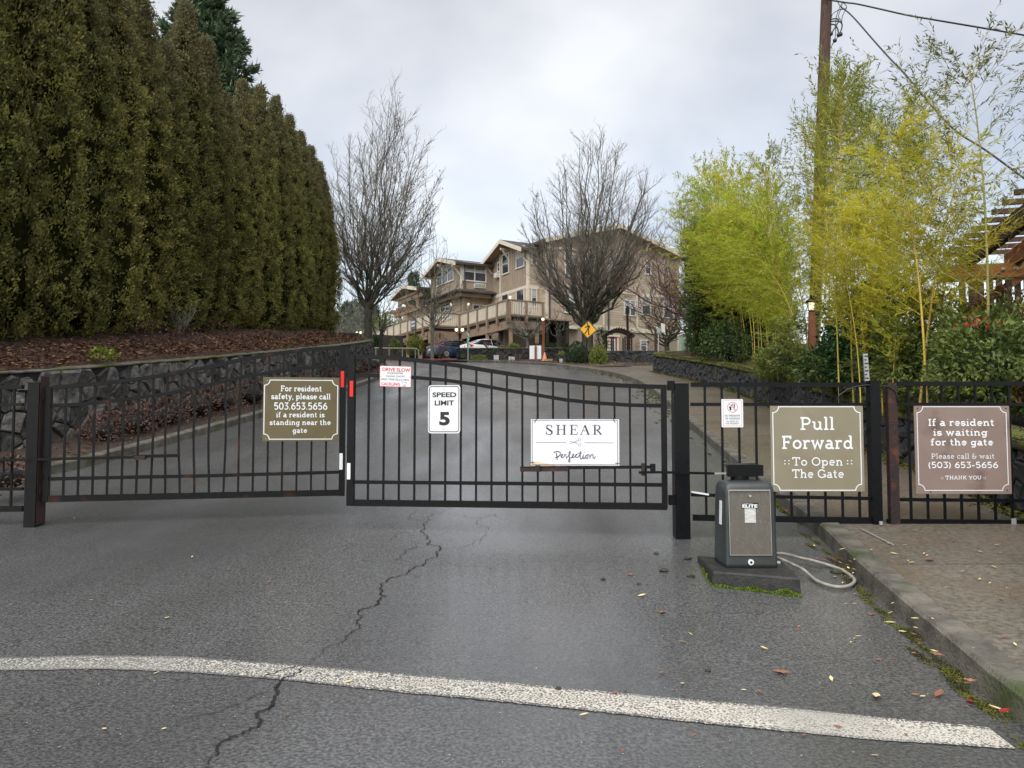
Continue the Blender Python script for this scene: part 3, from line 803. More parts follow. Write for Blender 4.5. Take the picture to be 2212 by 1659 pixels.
# ---------------------------------------------------------------- road markings and cracks
LN = [(-14,3.9),(-6,4.25),(-2.9,4.22),(-1.9,4.19),(-1.1,4.10),(0,3.86),(1.05,3.62),(2.06,3.37)]
def gp(px, py): g = ground_at(px, py); return (g.x, g.y)
top_e = [(-900,1400),(-400,1410),(0,1423),(200,1417),(400,1422),(640,1440),(900,1461),(1106,1478),(1400,1505),(1700,1533),(1900,1553),(2135,1577)]
bot_e = [(-900,1450),(-400,1455),(0,1451),(200,1448),(400,1455),(640,1473),(900,1501),(1106,1521),(1400,1554),(1700,1585),(1900,1602),(2195,1623)]
mb = MB(); me_ = MB()
T_, B_ = [gp(*p) for p in top_e], [gp(*p) for p in bot_e]
for i in range(len(T_)-1):
    nk = 26
    for k in range(nk):
        def f(A, t, s_):
            j_ = .003*sin(97.3*(i+t)*s_+5*sin(61*(i+t))) + .002*sin(331*(i+t)*s_)
            return (A[i][0]+(A[i+1][0]-A[i][0])*t, A[i][1]+(A[i+1][1]-A[i][1])*t+(j_ if i < 11 else 0))
        a, b, c, d = f(B_, k/nk, 1), f(B_, (k+1)/nk, 1), f(T_, (k+1)/nk, 1.7), f(T_, k/nk, 1.7)
        le = lambda p, q, u: (p[0]+(q[0]-p[0])*u, p[1]+(q[1]-p[1])*u)
        e1, e2, e3, e4 = le(a, d, .10), le(b, c, .10), le(b, c, .90), le(a, d, .90)
        mb.quad(*[(q[0], q[1], zr(q[1])+.004) for q in (e1, e2, e3, e4)])
        me_.quad(*[(q[0], q[1], zr(q[1])+.004) for q in (a, b, e2, e1)]); me_.quad(*[(q[0], q[1], zr(q[1])+.004) for q in (e4, e3, c, d)])
sl_ = mb.build('stop_line_marking', M['paint'], kind='structure')
_pe = M['paint'].copy(); _r = [q for q in _pe.node_tree.nodes if q.bl_idname == 'ShaderNodeValToRGB'][0]; _r.color_ramp.elements[0].position = .40; _r.color_ramp.elements[1].position = .52
me_.build('worn_edge', _pe, sl_)

def crackline(pp, w, seed, rough_=.06, lvl=4):
    rnd = random.Random(seed); pts = [V(gp(*p)) for p in pp]
    for l_ in range(lvl):
        out = [pts[0]]
        for a, b in zip(pts, pts[1:]):
            d = b-a; n_ = V((-d.y, d.x)); out += [(a+b)/2+n_*rnd.uniform(-.22,.22), b]
        pts = out
    n_ = len(pts); mb = MB()
    ws = [w*.68*rnd.uniform(.45, 1.5)*(min(1, 4*min(i, n_-1-i)/n_)+.15) for i in range(n_)]
    ribbon(mb, [(p.x, p.y) for p in pts], ws, lambda p: (p.x, p.y, zr(p.y)+.0065))
    return mb
ck = MB()
for i, (pp, w_) in enumerate([
    ([(425,1672),(470,1630),(530,1585),(560,1540),(600,1498),(650,1455),(655,1440)], .015),
    ([(655,1440),(700,1405),(745,1380),(775,1340),(800,1312),(835,1290),(820,1272),(850,1248),(905,1225),(945,1205),(950,1190),(925,1160),(922,1130),(955,1108),(985,1090)], .012),
    ([(655,1440),(610,1450),(565,1475)], .008), ([(600,1500),(540,1510),(470,1540),(380,1572)], .006),
    ([(720,1205),(800,1212),(905,1222),(1010,1226),(1150,1232)], .004),
    ([(905,1222),(850,1212),(880,1190),(885,1168)], .007), ([(922,1160),(870,1150),(850,1158),(840,1175)], .005),
    ([(922,1130),(880,1122),(900,1098)], .005), ([(960,1105),(1010,1120),(1070,1112),(1100,1130)], .005),
    ([(1075,1110),(1050,1150),(1035,1190)], .004), ([(950,1190),(1010,1180),(1040,1150)], .004)]):
    b = crackline(pp, w_, 40+i); k = len(ck.v); ck.v += b.v; ck.f += [tuple(q+k for q in f) for f in b.f]
ck.build('crack_marking', M['crack'], kind='structure')
# ================================================================ building on the hill
UB = V((.88,.475,0)).normalized(); VB = V((-UB.y, UB.x, 0))
PC = at(1098, 680, 55); PC.z = 0
def col_on(o, d, px):            # distance along d from o where the vertical line of sight px is met
    r = (px-1106.0)/FP/(cos(PITCH))*1.0
    r = (px-1106.0)/FP
    # horizontal ratio x/y for a point at mid height
    rr = r/(cos(PITCH)-.09*sin(PITCH))
    return (rr*o.y-o.x)/(d.x-rr*d.y)
SETB = 4.0
oB = PC+VB*SETB; aB = col_on(oB, UB, 1140); B0 = oB+UB*aB                 # corner of middle block
oC = PC+VB*(SETB-1.15); aC0 = col_on(oC, UB, 1180); aC1 = col_on(oC, UB, 1466); C0 = oC+UB*aC0
WC = aC1-aC0
tA = col_on(B0, VB, 1062); oA = B0+VB*tA; aA = col_on(oA, UB, 996); A0 = oA+UB*aA
lA = col_on(A0, VB, 931)
GB = 6.35                                                        # ground level at the building
FBL = Frame(B0, VB); FBF = Frame(B0, UB); FCF = Frame(C0, UB); FCL = Frame(C0, VB)
FAF = Frame(A0, UB); FAL = Frame(A0, VB)
wAF = -aA
print('survey', [tuple(round(c, 2) for c in q) for q in (PC, B0, C0, A0)], 'WC', WC, 'tA', tA, 'lA', lA, 'wAF', wAF)
ZD = 9.40
for nm, f, pts in (('BL', FBL, [(1140,604),(1085,548),(1100,592)]), ('AF', FAF, [(1050,569),(1050,609),(1062,631),(1000,552)]), ('CF', FCF, [(1181,697),(1200,614),(1220,520),(1466,552)]), ('AL', FAL, [(960,547),(931,600)])):
    print(nm, [tuple(round(c, 2) for c in f.pix(*p)) for p in pts])

bld = thing('apartment_house', 'tan three storey apartment house with cream trim and gabled roofs on top of the hill', 'house', (B0.x, B0.y, GB))
def wallpart(fr, s0, s1, zones, name='wall', gable=None, thick=.25):
    """zones: (z0, z1, style); styles: lap, board, stucco. gable: (zeave, zpeak) triangle over the whole width."""
    lo = min(z[0] for z in zones); hi = max(z[1] for z in zones)
    mb = MB(); P = fr.p
    if gable:
        ze, zp = gable; sm = (s0+s1)/2
        mb.prism([P(s0, lo, 0), P(s1, lo, 0), P(s1, ze, 0), P(sm, zp, 0), P(s0, ze, 0)], -fr.n*thick)
    else: fr.box(mb, s0, s1, lo, hi, -thick, 0)
    st0 = zones[-1][2]
    w = mb.build(name, M['stucco' if st0 == 'stucco' else 'board'], bld)
    def span(z):                  # width of the gable at height z
        if gable and z > gable[0]:
            t = (z-gable[0])/(gable[1]-gable[0]); h = (s1-s0)/2
            return s0+h*t+.02, s1-h*t-.02
        return s0, s1
    for z0, z1, style in zones:
        if style == 'lap':
            z = z0
            while z < z1-.02:
                h = min(.20, z1-z); a, b = span(z+h)
                if b-a > .1:
                    MB().hexa([P(a,z,0),P(b,z,0),P(b,z,.035),P(a,z,.035),P(a,z+h,0),P(b,z+h,0),P(b,z+h,.012),P(a,z+h,.012)]).build('siding_board', M['siding'], w)
                z += h
        elif style == 'board':
            n = max(1, int((s1-s0)/.40)); 
            for i in range(n+1):
                s = s0+(s1-s0)*i/n; s = min(max(s, s0+.03), s1-.03)
                top = z1
                if gable:
                    h = (s1-s0)/2; t = 1-abs(s-(s0+s1)/2)/h; top = gable[0]+(gable[1]-gable[0])*t-.03
                mb2 = MB(); fr.box(mb2, s-.025, s+.025, z0, top, 0, .03); mb2.build('batten', M['board'], w)
    return w
def band(fr, s0, s1, z0, z1, d=.06, m='cream', name='trim_band'):
    mb = MB(); fr.box(mb, s0, s1, z0, z1, 0, d); return mb.build(name, M[m], bld)
def window(fr, px0, px1, pt, pb, parts=1, upper='glass', blind=.5, d=.0, zfix=None, door=False, m='winwhite'):
    s0, _ = fr.pix(px0, (pt+pb)/2); s1, _ = fr.pix(px1, (pt+pb)/2); sm_ = (px0+px1)/2
    z1 = fr.pix(sm_, pt)[1]; z0 = fr.pix(sm_, pb)[1]
    if s0 > s1: s0, s1 = s1, s0
    if zfix: z0, z1 = zfix
    return window_sz(fr, s0, s1, z0, z1, parts, blind, d, door, m)
def window_sz(fr, s0, s1, z0, z1, parts=1, blind=.5, d=0, door=False, m='winwhite', parent=None):
    mb = MB(); t = .10
    fr.box(mb, s0-t*.3, s1+t*.3, z1-t, z1, d, d+.09); fr.box(mb, s0-t*.3, s1+t*.3, z0, z0+t, d, d+.10)
    for k in range(parts+1):
        s = s0+(s1-s0)*k/parts; a = s-t/2 if 0 < k < parts else (s if k == 0 else s-t)
        fr.box(mb, a, a+t, z0+t, z1-t, d, d+.085)
    f = mb.build('door' if door else 'window', M[m], parent or bld)
    for k in range(parts):
        a = s0+(s1-s0)*k/parts+(t if k == 0 else t/2); b = s0+(s1-s0)*(k+1)/parts-(t if k == parts-1 else t/2)
        g = MB(); fr.box(g, a, b, z0+t, z1-t, d, d+.045); g.build('pane', M['glass'], f)
        if blind > 0:
            g = MB(); fr.box(g, a+.01, b-.01, z1-t-(z1-z0-2*t)*blind, z1-t, d+.02, d+.05); g.build('blind', M['blind'], f)
        zm = (z0+z1)/2
        g = MB(); fr.box(g, a, b, zm-.025, zm+.025, d+.05, d+.075); g.build('sash', M[m], f)
    return f
def gable_roof(fr, s0, s1, ze, zp, front, back, over=.45, name='roof', th=.16):
    """roof with its ridge along the frame normal; front/back are offsets along the outward normal"""
    sm = (s0+s1)/2; sl = (zp-ze)/((s1-s0)/2); P = fr.p
    e0, e1 = s0-over, s1+over; zz = ze-sl*over
    r = None
    for (a, za, b, zb) in ((e0, zz, sm, zp), (sm, zp, e1, zz)):
        mb = MB(); mb.hexa([P(a,za+.02,front),P(b,zb+.02,front),P(b,zb+.02,back),P(a,za+.02,back),P(a,za+.02+th,front),P(b,zb+.02+th,front),P(b,zb+.02+th,back),P(a,za+.02+th,back)])
        o = mb.build(name, M['roof'], bld); r = r or o
        mb = MB(); mb.hexa([P(a,za-.16,front+.01),P(b,zb-.16,front+.01),P(b,zb-.16,front+.07),P(a,za-.16,front+.07),P(a,za+.17,front+.01),P(b,zb+.17,front+.01),P(b,zb+.17,front+.07),P(a,za+.17,front+.07)])
        mb.build('barge_board', M['cream'], o)
        mb = MB(); mb.hexa([P(a,za-.03,front),P(b,zb-.03,front),P(b,zb-.03,back),P(a,za-.03,back),P(a,za+.01,front),P(b,zb+.01,front),P(b,zb+.01,back),P(a,za+.01,back)])
        mb.build('soffit', M['board'], o)
    for a in (e0, e1):                              # gutters along the eaves
        mb = MB(); fr.box(mb, a-.05 if a == e0 else a, a if a == e0 else a+.05, zz-.02, zz+.16, front, back); mb.build('gutter', M['downpipe'], r)
    return r
def bracket(fr, s, z, d=0, L_=.8):
    mb = MB(); mb.beam(fr.p(s, z, d), fr.p(s, z, d+L_), .14, .16); mb.beam(fr.p(s, z-.75, d+.05), fr.p(s, z-.05, d+L_-.15), .12, .12); mb.build('roof_bracket', M['cream'], bld)

# --- middle block (left gable face and narrow front)
wB = tA-1.55
wallpart(FBL, 0, tA+.02, [(GB, 9.3, 'stucco'), (ZD-.1, 12.25, 'lap'), (12.5, 15.3, 'board')])
ZM, ZMt = 12.25, 12.52
band(FBL, -.05, tA-.05, ZM, ZMt)
zE, zP = 15.35, 16.55
wallpart(FBL, -.01, tA+.03, [(15.30, 15.34, 'board')], gable=(zE, zP), name='gable_wall', thick=.2)
# front sliver
fw = 6.0
wallpart(FBF, 0, fw, [(GB, 9.3, 'stucco'), (ZD-.1, 12.25, 'lap'), (12.5, 15.5, 'lap')])
band(FBF, 0, fw, ZM, ZMt)
gable_roof(FBL, 0, tA, zE, zP, .85, -7.0, over=.5)
for s in (0.03,): band(FBL, -.06, .14, 9.3, 15.3, .065, name='corner_trim'); band(FBF, -.06, .13, 9.3, 15.3, .07, name='corner_trim')
band(FBL, tA-1.72, tA-1.58, 9.3, 15.9, .065, name='corner_trim')
bracket(FBL, tA/2, 15.95); bracket(FBL, tA-.15, 15.15); bracket(FBL, .15, 15.15)
window(FBL, 1085.5, 1100.7, 548, 592.6, blind=.0)
window(FBL, 1116, 1134, 533, 579, blind=.5)
window(FBL, 1075.6, 1081.6, 566, 588, blind=0)
acf = MB(); s_, z_ = FBL.pix(1077.5, 595.5); FBL.box(acf, s_-.25, s_+.25, z_-.2, z_+.2, .05, .35); acf.build('air_conditioner', M['winwhite'], bld)
window(FBL, 1084.5, 1100, 634, 684, blind=0, door=True)
window(FBL, 1116, 1134, 623, 682, blind=.0, door=True)
window(FBF, 1146.2, 1159.6, 622, 664, blind=.45)
window(FBF, 1147, 1159, 533, 572, blind=.45)

# --- right block under the big gable
ZC = 15.9
wallpart(FCF, 0, WC, [(GB, 9.2, 'stucco'), (9.5, 12.3, 'lap'), (12.55, 15.6, 'lap')])
wallpart(FCF, 0.01, WC-.01, [(15.55, 15.58, 'board')], gable=(ZC, 17.75), name='gable_wall')
wallpart(FCL, 0, 10, [(GB, 9.2, 'stucco'), (9.3, 12.3, 'lap'), (12.5, 15.8, 'board')])
band(FCF, -.06, WC+.06, 9.15, 9.5, .09); band(FCF, 0, WC, 12.3, 12.52)
band(FCF, -.06, .18, GB, 15.8, .08, name='corner_trim'); band(FCF, WC-.2, WC+.06, GB, 15.8, .08, name='corner_trim')
for px_ in (1303, 1376): s_ = FCF.pix(px_, 680)[0]; band(FCF, s_-.09, s_+.09, 9.5, 12.3, .075, name='corner_trim')
FCR = Frame(C0+UB*WC, VB)
mb = MB(); FCR.box(mb, 0, 12, GB, 15.8, -.1, .15); mb.build('wall', M['board'], bld)
gable_roof(FCF, 0, WC, ZC, 17.75, .75, -9, over=.6)
for s in (.1, WC*.27, WC*.5, WC*.73, WC-.1): bracket(FCF, s, ZC+(17.75-ZC)*(1-abs(s-WC/2)/(WC/2))-.25, 0, .65)
# bay on the left of it
s0_, _ = FCF.pix(1196, 640); s1_, _ = FCF.pix(1246, 640)
bay = MB(); P = FCF.p
for z0_, z1_, nm in ((9.2, 12.3, 'lap'), (12.5, 15.3, 'lap')):
    q = [P(s0_, 0, 0), P(s0_+.5, 0, .6), P(s1_-.5, 0, .6), P(s1_, 0, 0)]
    bay.prism([V((p.x, p.y, z0_)) for p in q], (0, 0, z1_-z0_))
b_ = bay.build('bay_window_wall', M['board'], bld)
mb = MB(); q = [P(s0_-.1, 0, 0), P(s0_+.45, 0, .7), P(s1_-.45, 0, .7), P(s1_+.1, 0, 0)]
for z0_, h_ in ((9.0, .25), (12.28, .24), (15.25, .2)): mb.prism([V((p.x, p.y, z0_)) for p in q], (0, 0, h_))
mb.build('bay_trim', M['cream'], bld)
FBAY = FCF.shift(0, .6)
sa, sb = s0_+.62, s1_-.62
window_sz(FBAY, sa, sb, 10.2, 12.0, 2, .5); window_sz(FBAY, sa, sb, 13.1, 15.0, 2, .45)
window(FCF, 1279, 1287, 625, 647); window(FCF, 1347, 1373, 648, 683, parts=2, blind=.5); window(FCF, 1385, 1405, 640, 681, blind=.5)
window(FCF, 1432, 1454, 646, 688, blind=.5); window(FCF, 1392, 1406, 562, 594, blind=.4); window(FCF, 1432, 1443, 563, 592, blind=.4)
window(FCF, 1318, 1332, 560, 596, blind=.4); window(FCF, 1255, 1266, 548, 590, blind=.4)
window(FCF, 1261, 1277, 727, 762, blind=.3); window(FCF, 1382, 1397, 734, 760, blind=.3)
# red entrance door with cream surround
s0_, _ = FCF.pix(1314, 740); s1_, _ = FCF.pix(1331, 740); zt = FCF.pix(1322, 729)[1]
mb = MB(); FCF.box(mb, s0_-.22, s0_-.03, GB, zt+.2, 0, .10); FCF.box(mb, s1_+.03, s1_+.22, GB, zt+.2, 0, .10); FCF.box(mb, s0_-.3, s1_+.3, zt+.05, zt+.25, 0, .14)
mb.build('door_surround', M['cream'], bld)
mb = MB(); FCF.box(mb, s0_-.02, s1_+.02, GB, zt+.02, 0, .06); rd = mb.build('door', M['reddoor'], bld); rd['label'] = 'red front door with a tall glazed panel'
w_ = s1_-s0_
mb = MB(); FCF.box(mb, s0_+w_*.06, s1_-w_*.18, GB+.75, zt-.12, .06, .085); mb.build('frame', M['winwhite'], rd)
for i in range(3):
    for j in range(4):
        a = s0_+w_*.14+i*w_*.20; z = GB+.85+j*(zt-GB-1.1)/4
        mb = MB(); FCF.box(mb, a, a+w_*.17, z, z+(zt-GB-1.1)/4-.04, .085, .10); mb.build('pane', M['blind'], rd)
# downpipes
for px_, z0_, z1_ in ((1185, GB, 15.7), (1312, 9.2, 11.6)):
    s_, _ = FCF.pix(px_, 650); mb = MB(); mb.tube([FCF.p(s_, z0_, .17), FCF.p(s_, z1_, .17)], .07, 8); mb.build('downpipe', M['downpipe'], bld)

# --- left block, set back, with its own gable
zEA, zPA = FAF.pix(1000, 553)[1]-.05, FAL.pix(958, 549)[1]
zEA = 15.1; zPA = 16.0
zA0 = FAF.pix(1020, 628)[1]
wallpart(FAF, 0, wAF+.1, [(zA0, zEA, 'stucco')])
wallpart(FAL, 0, lA, [(zA0, zEA, 'board')], gable=(zEA, zPA))
gable_roof(FAL, 0, lA, zEA, zPA, .75, -wAF-1.5, over=.5)
band(FAF, 0, wAF, zEA-.45, zEA-.05, .05, m='siding', name='frieze')
band(FAF, -.06, .1, zA0, zEA, .07, name='corner_trim'); band(FAL, -.06, .1, zA0, zEA, .065, name='corner_trim')
bracket(FAL, lA/2, zPA-.5); bracket(FAL, .15, zEA-.2); bracket(FAL, lA-.15, zEA-.2)
window(FAF, 999, 1050, 568, 609, parts=2, blind=.5)
window(FAL, 945, 981, 574, 613, parts=3, blind=.25)
s0_, zt = FAF.pix(1023.5, 611.5); s1_, zb_ = FAF.pix(1048.5, 624)
mb = MB(); FAF.box(mb, s0_, s1_, zb_, zt, 0, .12); ac = mb.build('air_conditioner_grille', M['winwhite'], bld)
for i in range(8):
    a = s0_+.08+(s1_-s0_-.16)*i/8; mb = MB(); FAF.box(mb, a, a+(s1_-s0_-.16)/8-.02, zb_+.07, zt-.07, .12, .14)
    mb.build('slat', mat('grille_yellow', (.5,.36,.12)) if i % 2 == 0 and i else mat('grille_blue', (.2,.30,.36)), ac)
mb = MB(); s_ = .25; mb.tube([FAF.p(s_, zEA-.1, .14), FAF.p(s_+.05, zA0, .14)], .06, 8); mb.build('downpipe', M['downpipe'], bld)
# skirt roof and recessed lower wall
FA2 = FAF.shift(0, -.35); FAL2 = FAL.shift(0, -.2)
wallpart(FA2, 0, wAF+.1, [(ZD-.2, zA0-.45, 'lap')], name='wall')
wallpart(FAL2, 0, lA+8, [(ZD-.2, zA0-.3, 'lap')], name='wall')
sk = MB()
for fr_, a, b in ((FAF, -1.0, wAF+.0), (FAL, -1.0, lA)):
    P = fr_.p; sk.hexa([P(a, zA0-.32, 1.0), P(b, zA0-.32, 1.0), P(b, zA0-.32, -.1), P(a+1, zA0-.32, -.1), P(a, zA0-.20, 1.0), P(b, zA0-.20, 1.0), P(b, zA0+.12, 0.01), P(a+1, zA0+.12, 0.01)])
sk.build('skirt_roof', M['roof'], bld)
mb = MB(); FAF.box(mb, -.6, wAF-.3, zA0-.62, zA0-.33, .25, .45); FAL.box(mb, -.6, lA, zA0-.62, zA0-.33, .25, .45); mb.build('beam', M['board'], bld)
window(FA2, 1020, 1050, 658, 690, parts=2, blind=0, door=True)
window(FAL2, 953, 975, 655, 690, parts=2, blind=0, door=True)
def sconce(fr, px_, py_, lit=True):
    s_, z_ = fr.pix(px_, py_); mb = MB(); fr.box(mb, s_-.09, s_+.09, z_-.28, z_+.02, 0, .05); mb.tube([fr.p(s_, z_-.12, .05), fr.p(s_, z_-.18, .16), fr.p(s_, z_-.05, .18)], .02, 5)
    o = mb.build('wall_lamp', M['winwhite'], bld)
    g = MB(); g.lathe(fr.p(s_, z_-.05, .18), [(.05,0),(.09,.12),(.10,.2),(.02,.26)], 8); g.build('lamp_glass', M['lamp'] if lit else M['black'], o)
sconce(FA2, 1010, 660); sconce(FAL2, 979, 660); sconce(FBL, 1106, 645); sconce(FCF, 1217.5, 713, False)
sconce(FCL, 1160.5, 716) if False else None

# --- left wing: timber entrance gable
G0, G1 = lA+.25, lA+7.2
FG = FAL.shift(0, .9)
zG = FG.pix(884, 619)[1]
sG = (zG-FG.pix(858, 645)[1])
zGe = zG-max(.7, min(1.1, sG))
gable_roof(FG, G0, G1, zGe, zG, .5, -6, over=.3)
mb = MB(); FG.box(mb, G0, G1, GB, zGe-1.0, -3.2, -3.0); FG.box(mb, G1-2.6, G1-.4, ZD, zGe-.1, -2.2, -2.1); mb.build('wall', M['cream'], bld)
fm = MB(); fm.beam(FG.p(G0-.2, zGe-.55, 0), FG.p(G1-1.1, zGe-.55, 0), .22, .36); fm.build('beam', M['timber'], bld)
fm = MB(); fm.beam(FG.p(G0, zGe-1.75, .1), FG.p(G1-.3, zGe-1.75, .1), .2, .3); fm.build('beam', M['timber'], bld)
for s in (G0+.8, G1-3.6, G1-1.5):
    fm = MB(); fm.beam(FG.p(s, ZD-1, 0), FG.p(s, zGe-.7, 0), .24, .24, up=(0,1,0)); fm.beam(FG.p(s, zGe-1.3, 0), FG.p(s+.6, zGe-.7, 0), .12, .14); fm.build('post', M['timber'], bld)
fm = MB(); fm.beam(FG.p((G0+G1)/2, zGe-.4, .1), FG.p((G0+G1)/2, zG-.1, .1), .2, .2, up=(0,1,0)); fm.beam(FG.p(G0+.6, zGe-.2, .1), FG.p(G1-.6, zGe-.2, .1), .16, .22); fm.build('truss', M['timber'], bld)
for k in range(5):
    s = G0+1+k*1.3; fm = MB(); fm.beam(FG.p(s, zGe-1.5, 1.1), FG.p(s, zGe-1.5, -2.8), .1, .22); fm.build('rafter', M['timber'], bld)

# ---------------------------------------------------------------- deck with its railing
D1 = col_on(PC, VB, 994); D1p = PC+VB*D1
aD = col_on(D1p, UB, 932); D2p = D1p+UB*aD
tD = col_on(D2p, VB, 800); D3p = D2p+VB*tD
aR = col_on(PC, UB, 1174); DRp = PC+UB*aR
deck = thing('deck', 'raised brown timber deck with cream balusters wrapping the front of the house', 'deck', (PC.x, PC.y, GB))
inner = [V((q.x, q.y, 0)) for q in (DRp, PC, D1p, D2p, D3p)]
outer = inner
def dk(mb, pts, z0, z1): mb.prism([V((p.x, p.y, z0)) for p in pts], (0, 0, z1-z0))
fl = MB(); dk(fl, [PC, DRp, DRp+VB*4.2, PC+VB*4.2+UB*1], ZD-.12, ZD-.02)
dk(fl, [PC+VB*.05, PC+VB*.05+UB*5.5, D1p+UB*6+VB*1, D1p], ZD-.16, ZD-.06)
dk(fl, [D2p, D1p, D1p+VB*3.5, D2p+VB*3.5], ZD-.14, ZD-.04)
dk(fl, [D2p, D2p+UB*3.5, D3p+UB*3.5, D3p], ZD-.18, ZD-.08)
fl.build('floor_boards', M['timber'], deck)
zT = 10.47
segs = [(DRp, PC, 2), (PC, D1p, 5), (D1p, D2p, 1), (D2p, D3p, 9)]
for a, b, nb in segs:
    fr = Frame(a, (b-a)); Lg = (b-a).length
    mb = MB(); fr.box(mb, 0, Lg, ZD-.06, ZD+.06, -.05, .05); mb.build('bottom_rail', M['timber'], deck)
    mb = MB(); fr.box(mb, -.05, Lg+.05, zT-.04, zT+.04, -.09, .09); mb.build('top_rail', M['timber'], deck)
    mb = MB(); fr.box(mb, 0, Lg, ZD-.40, ZD-.07, -.20, -.12); mb.build('rim', M['dark'], deck)  # dark strip standing for the shaded gap between railing and beam
    mb = MB(); fr.box(mb, 0, Lg, ZD-1.0, ZD-.41, -.35, -.08); mb.build('beam', M['timber'], deck)
    for k in range(nb+1):
        s = min(max(Lg*k/nb, .09), Lg-.09); mb = MB(); fr.box(mb, s-.09, s+.09, ZD-.55, zT-.05, -.07, .11); mb.build('rail_post', M['timber'], deck)
    n = int(Lg/.185)
    for k in range(1, n):
        s = Lg*k/n; mb = MB(); fr.box(mb, s-.055, s+.055, ZD+.06, zT-.05, -.03, .03); mb.build('baluster', M['cream'], deck)
FD = Frame(D2p, VB)
for k in range(9):
    s = tD*(k+.5)/9; mb = MB(); P = FD.p
    mb.prism([P(s, ZD-.45, .05), P(s, ZD-.8, .05), P(s, ZD-2.0, -1.8), P(s, ZD-2.3, -3), P(s, ZD-.45, -3)], FD.u*.25); mb.build('bracket', M['timber'], deck)
gz = lambda p: zr(min(p.y, 62))
for p in (PC+UB*.3+VB*.2, D1p-UB*1.0+VB*.2, D1p+UB*.2+VB*.1, DRp-UB*.4+VB*.3, PC+VB*D1*.45+UB*.2, PC+VB*3.6+UB*3.2, D2p+VB*3+UB*.3, D2p+VB*6+UB*.3, D2p+VB*9+UB*.3, D2p+VB*2+UB*2):
    mb = MB(); mb.beam((p.x, p.y, gz(p)-.2), (p.x, p.y, ZD-.95), .28, .28, up=(0,1,0)); mb.build('support_post', M['timber'], deck)
gm = MB()
gm.beam(D2p+V((0,0,ZD-1.25))-UB*.2, D1p+V((0,0,ZD-1.25))+UB*.3, .3, .45)
gm.build('beam', M['timber'], deck)
# garage recess under the deck; dark wall colour stands in for its shade
FGR = Frame(PC+UB*5.2, VB)
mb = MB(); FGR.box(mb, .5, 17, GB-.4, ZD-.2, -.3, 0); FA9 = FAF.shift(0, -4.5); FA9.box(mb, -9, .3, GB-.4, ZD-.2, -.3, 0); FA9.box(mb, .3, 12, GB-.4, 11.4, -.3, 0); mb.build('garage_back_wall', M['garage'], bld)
mb = MB(); fr = Frame(C0+VB*.2, UB); fr.box(mb, -3.6, -.3, GB-.4, 9.0, -.2, 0); mb.build('garage_door', M['stucco'], bld)
FGL = Frame(D2p+UB*3.4+VB*1, VB)
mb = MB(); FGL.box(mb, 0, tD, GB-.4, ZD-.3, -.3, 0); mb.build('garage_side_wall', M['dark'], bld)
# sign board hung on the deck railing
s0_, zt = FD.pix(886.5, 693); s1_, zb_ = FD.pix(905.5, 704)
s0_, s1_ = min(s0_, s1_), max(s0_, s1_); s_ = (s0_+s1_)/2
sg = thing('sign_board', 'small grey sign board hung on the far left part of the deck railing', 'sign', FD.p(s_, 10, .14))
mb = MB(); FD.box(mb, s_-.55, s_+.55, ZD+.05, ZD+.98, .115, .16); mb.build('panel', mat('grey_board', (.10,.10,.105)), sg)
for t_, z_, h_, w_ in (('Adams', ZD+.60, .20, .8), ('House', ZD+.30, .20, .8)):
    sgn = 1 if FD.u.x > 0 else -1
    sans(FD, t_, s_-sgn*w_/2, s_+sgn*w_/2, z_, z_+h_, M['white'], sg, .165, bold=.02)
# ================================================================ vegetation
def unit(v): return v/np.maximum(np.linalg.norm(v, axis=1, keepdims=True), 1e-9)
def leaf_quads(rng, c, d, n, L_, W_):
    """diamond leaves: centre base c, direction d (unit), normal n; returns verts of quads"""
    side = unit(np.cross(d, n)); L_ = L_[:, None]; W_ = W_[:, None]
    nn = np.cross(side, d)
    a = c; b = c+d*L_*.45+side*W_*.5+nn*W_*.15; t = c+d*L_; e = c+d*L_*.45-side*W_*.5+nn*W_*.15
    return np.stack([a, b, t, e], axis=1).reshape(-1, 3)

def cypress_crown(seed, h, r, ncl=1700, per=9, ls=.12, prof=None):
    rng = np.random.default_rng(seed)
    t = rng.random(ncl)**.92
    th = rng.random(ncl)*2*pi
    if prof is None:
        prof = lambda t: np.clip((t/.07), .0, 1)**.35*(1-np.clip((t-.42)/.58, 0, 1)**1.75*.95)
    lump = 1+.13*np.sin(3*th+5*t*2+seed)+.10*np.sin(5*th-7*t*3+seed*2.1)+.08*np.sin(9*t*6+th*2+seed)+.06*np.sin(8*th+20*t)
    R = r*prof(t)*lump*(1+rng.normal(0, .05, ncl))
    z = t*h
    out = np.stack([np.cos(th), np.sin(th), np.full(ncl, .35)], 1)
    P0 = np.stack([np.cos(th)*R, np.sin(th)*R, z], 1)
    cc = np.repeat(P0, per, 0); oo = np.repeat(out, per, 0)
    n = len(cc)
    cc = cc+rng.normal(0, .058, (n, 3))+oo*np.repeat(rng.normal(0, .06, ncl), per)[:, None]
    d = unit(oo*.9+rng.normal(0, .62, (n, 3))+np.array([0, 0, .45]))
    nm = unit(oo+rng.normal(0, .5, (n, 3)))
    v = leaf_quads(rng, cc, d, nm, ls*rng.uniform(.6, 1.3, n), ls*.42*rng.uniform(.7, 1.3, n))
    return v, lump
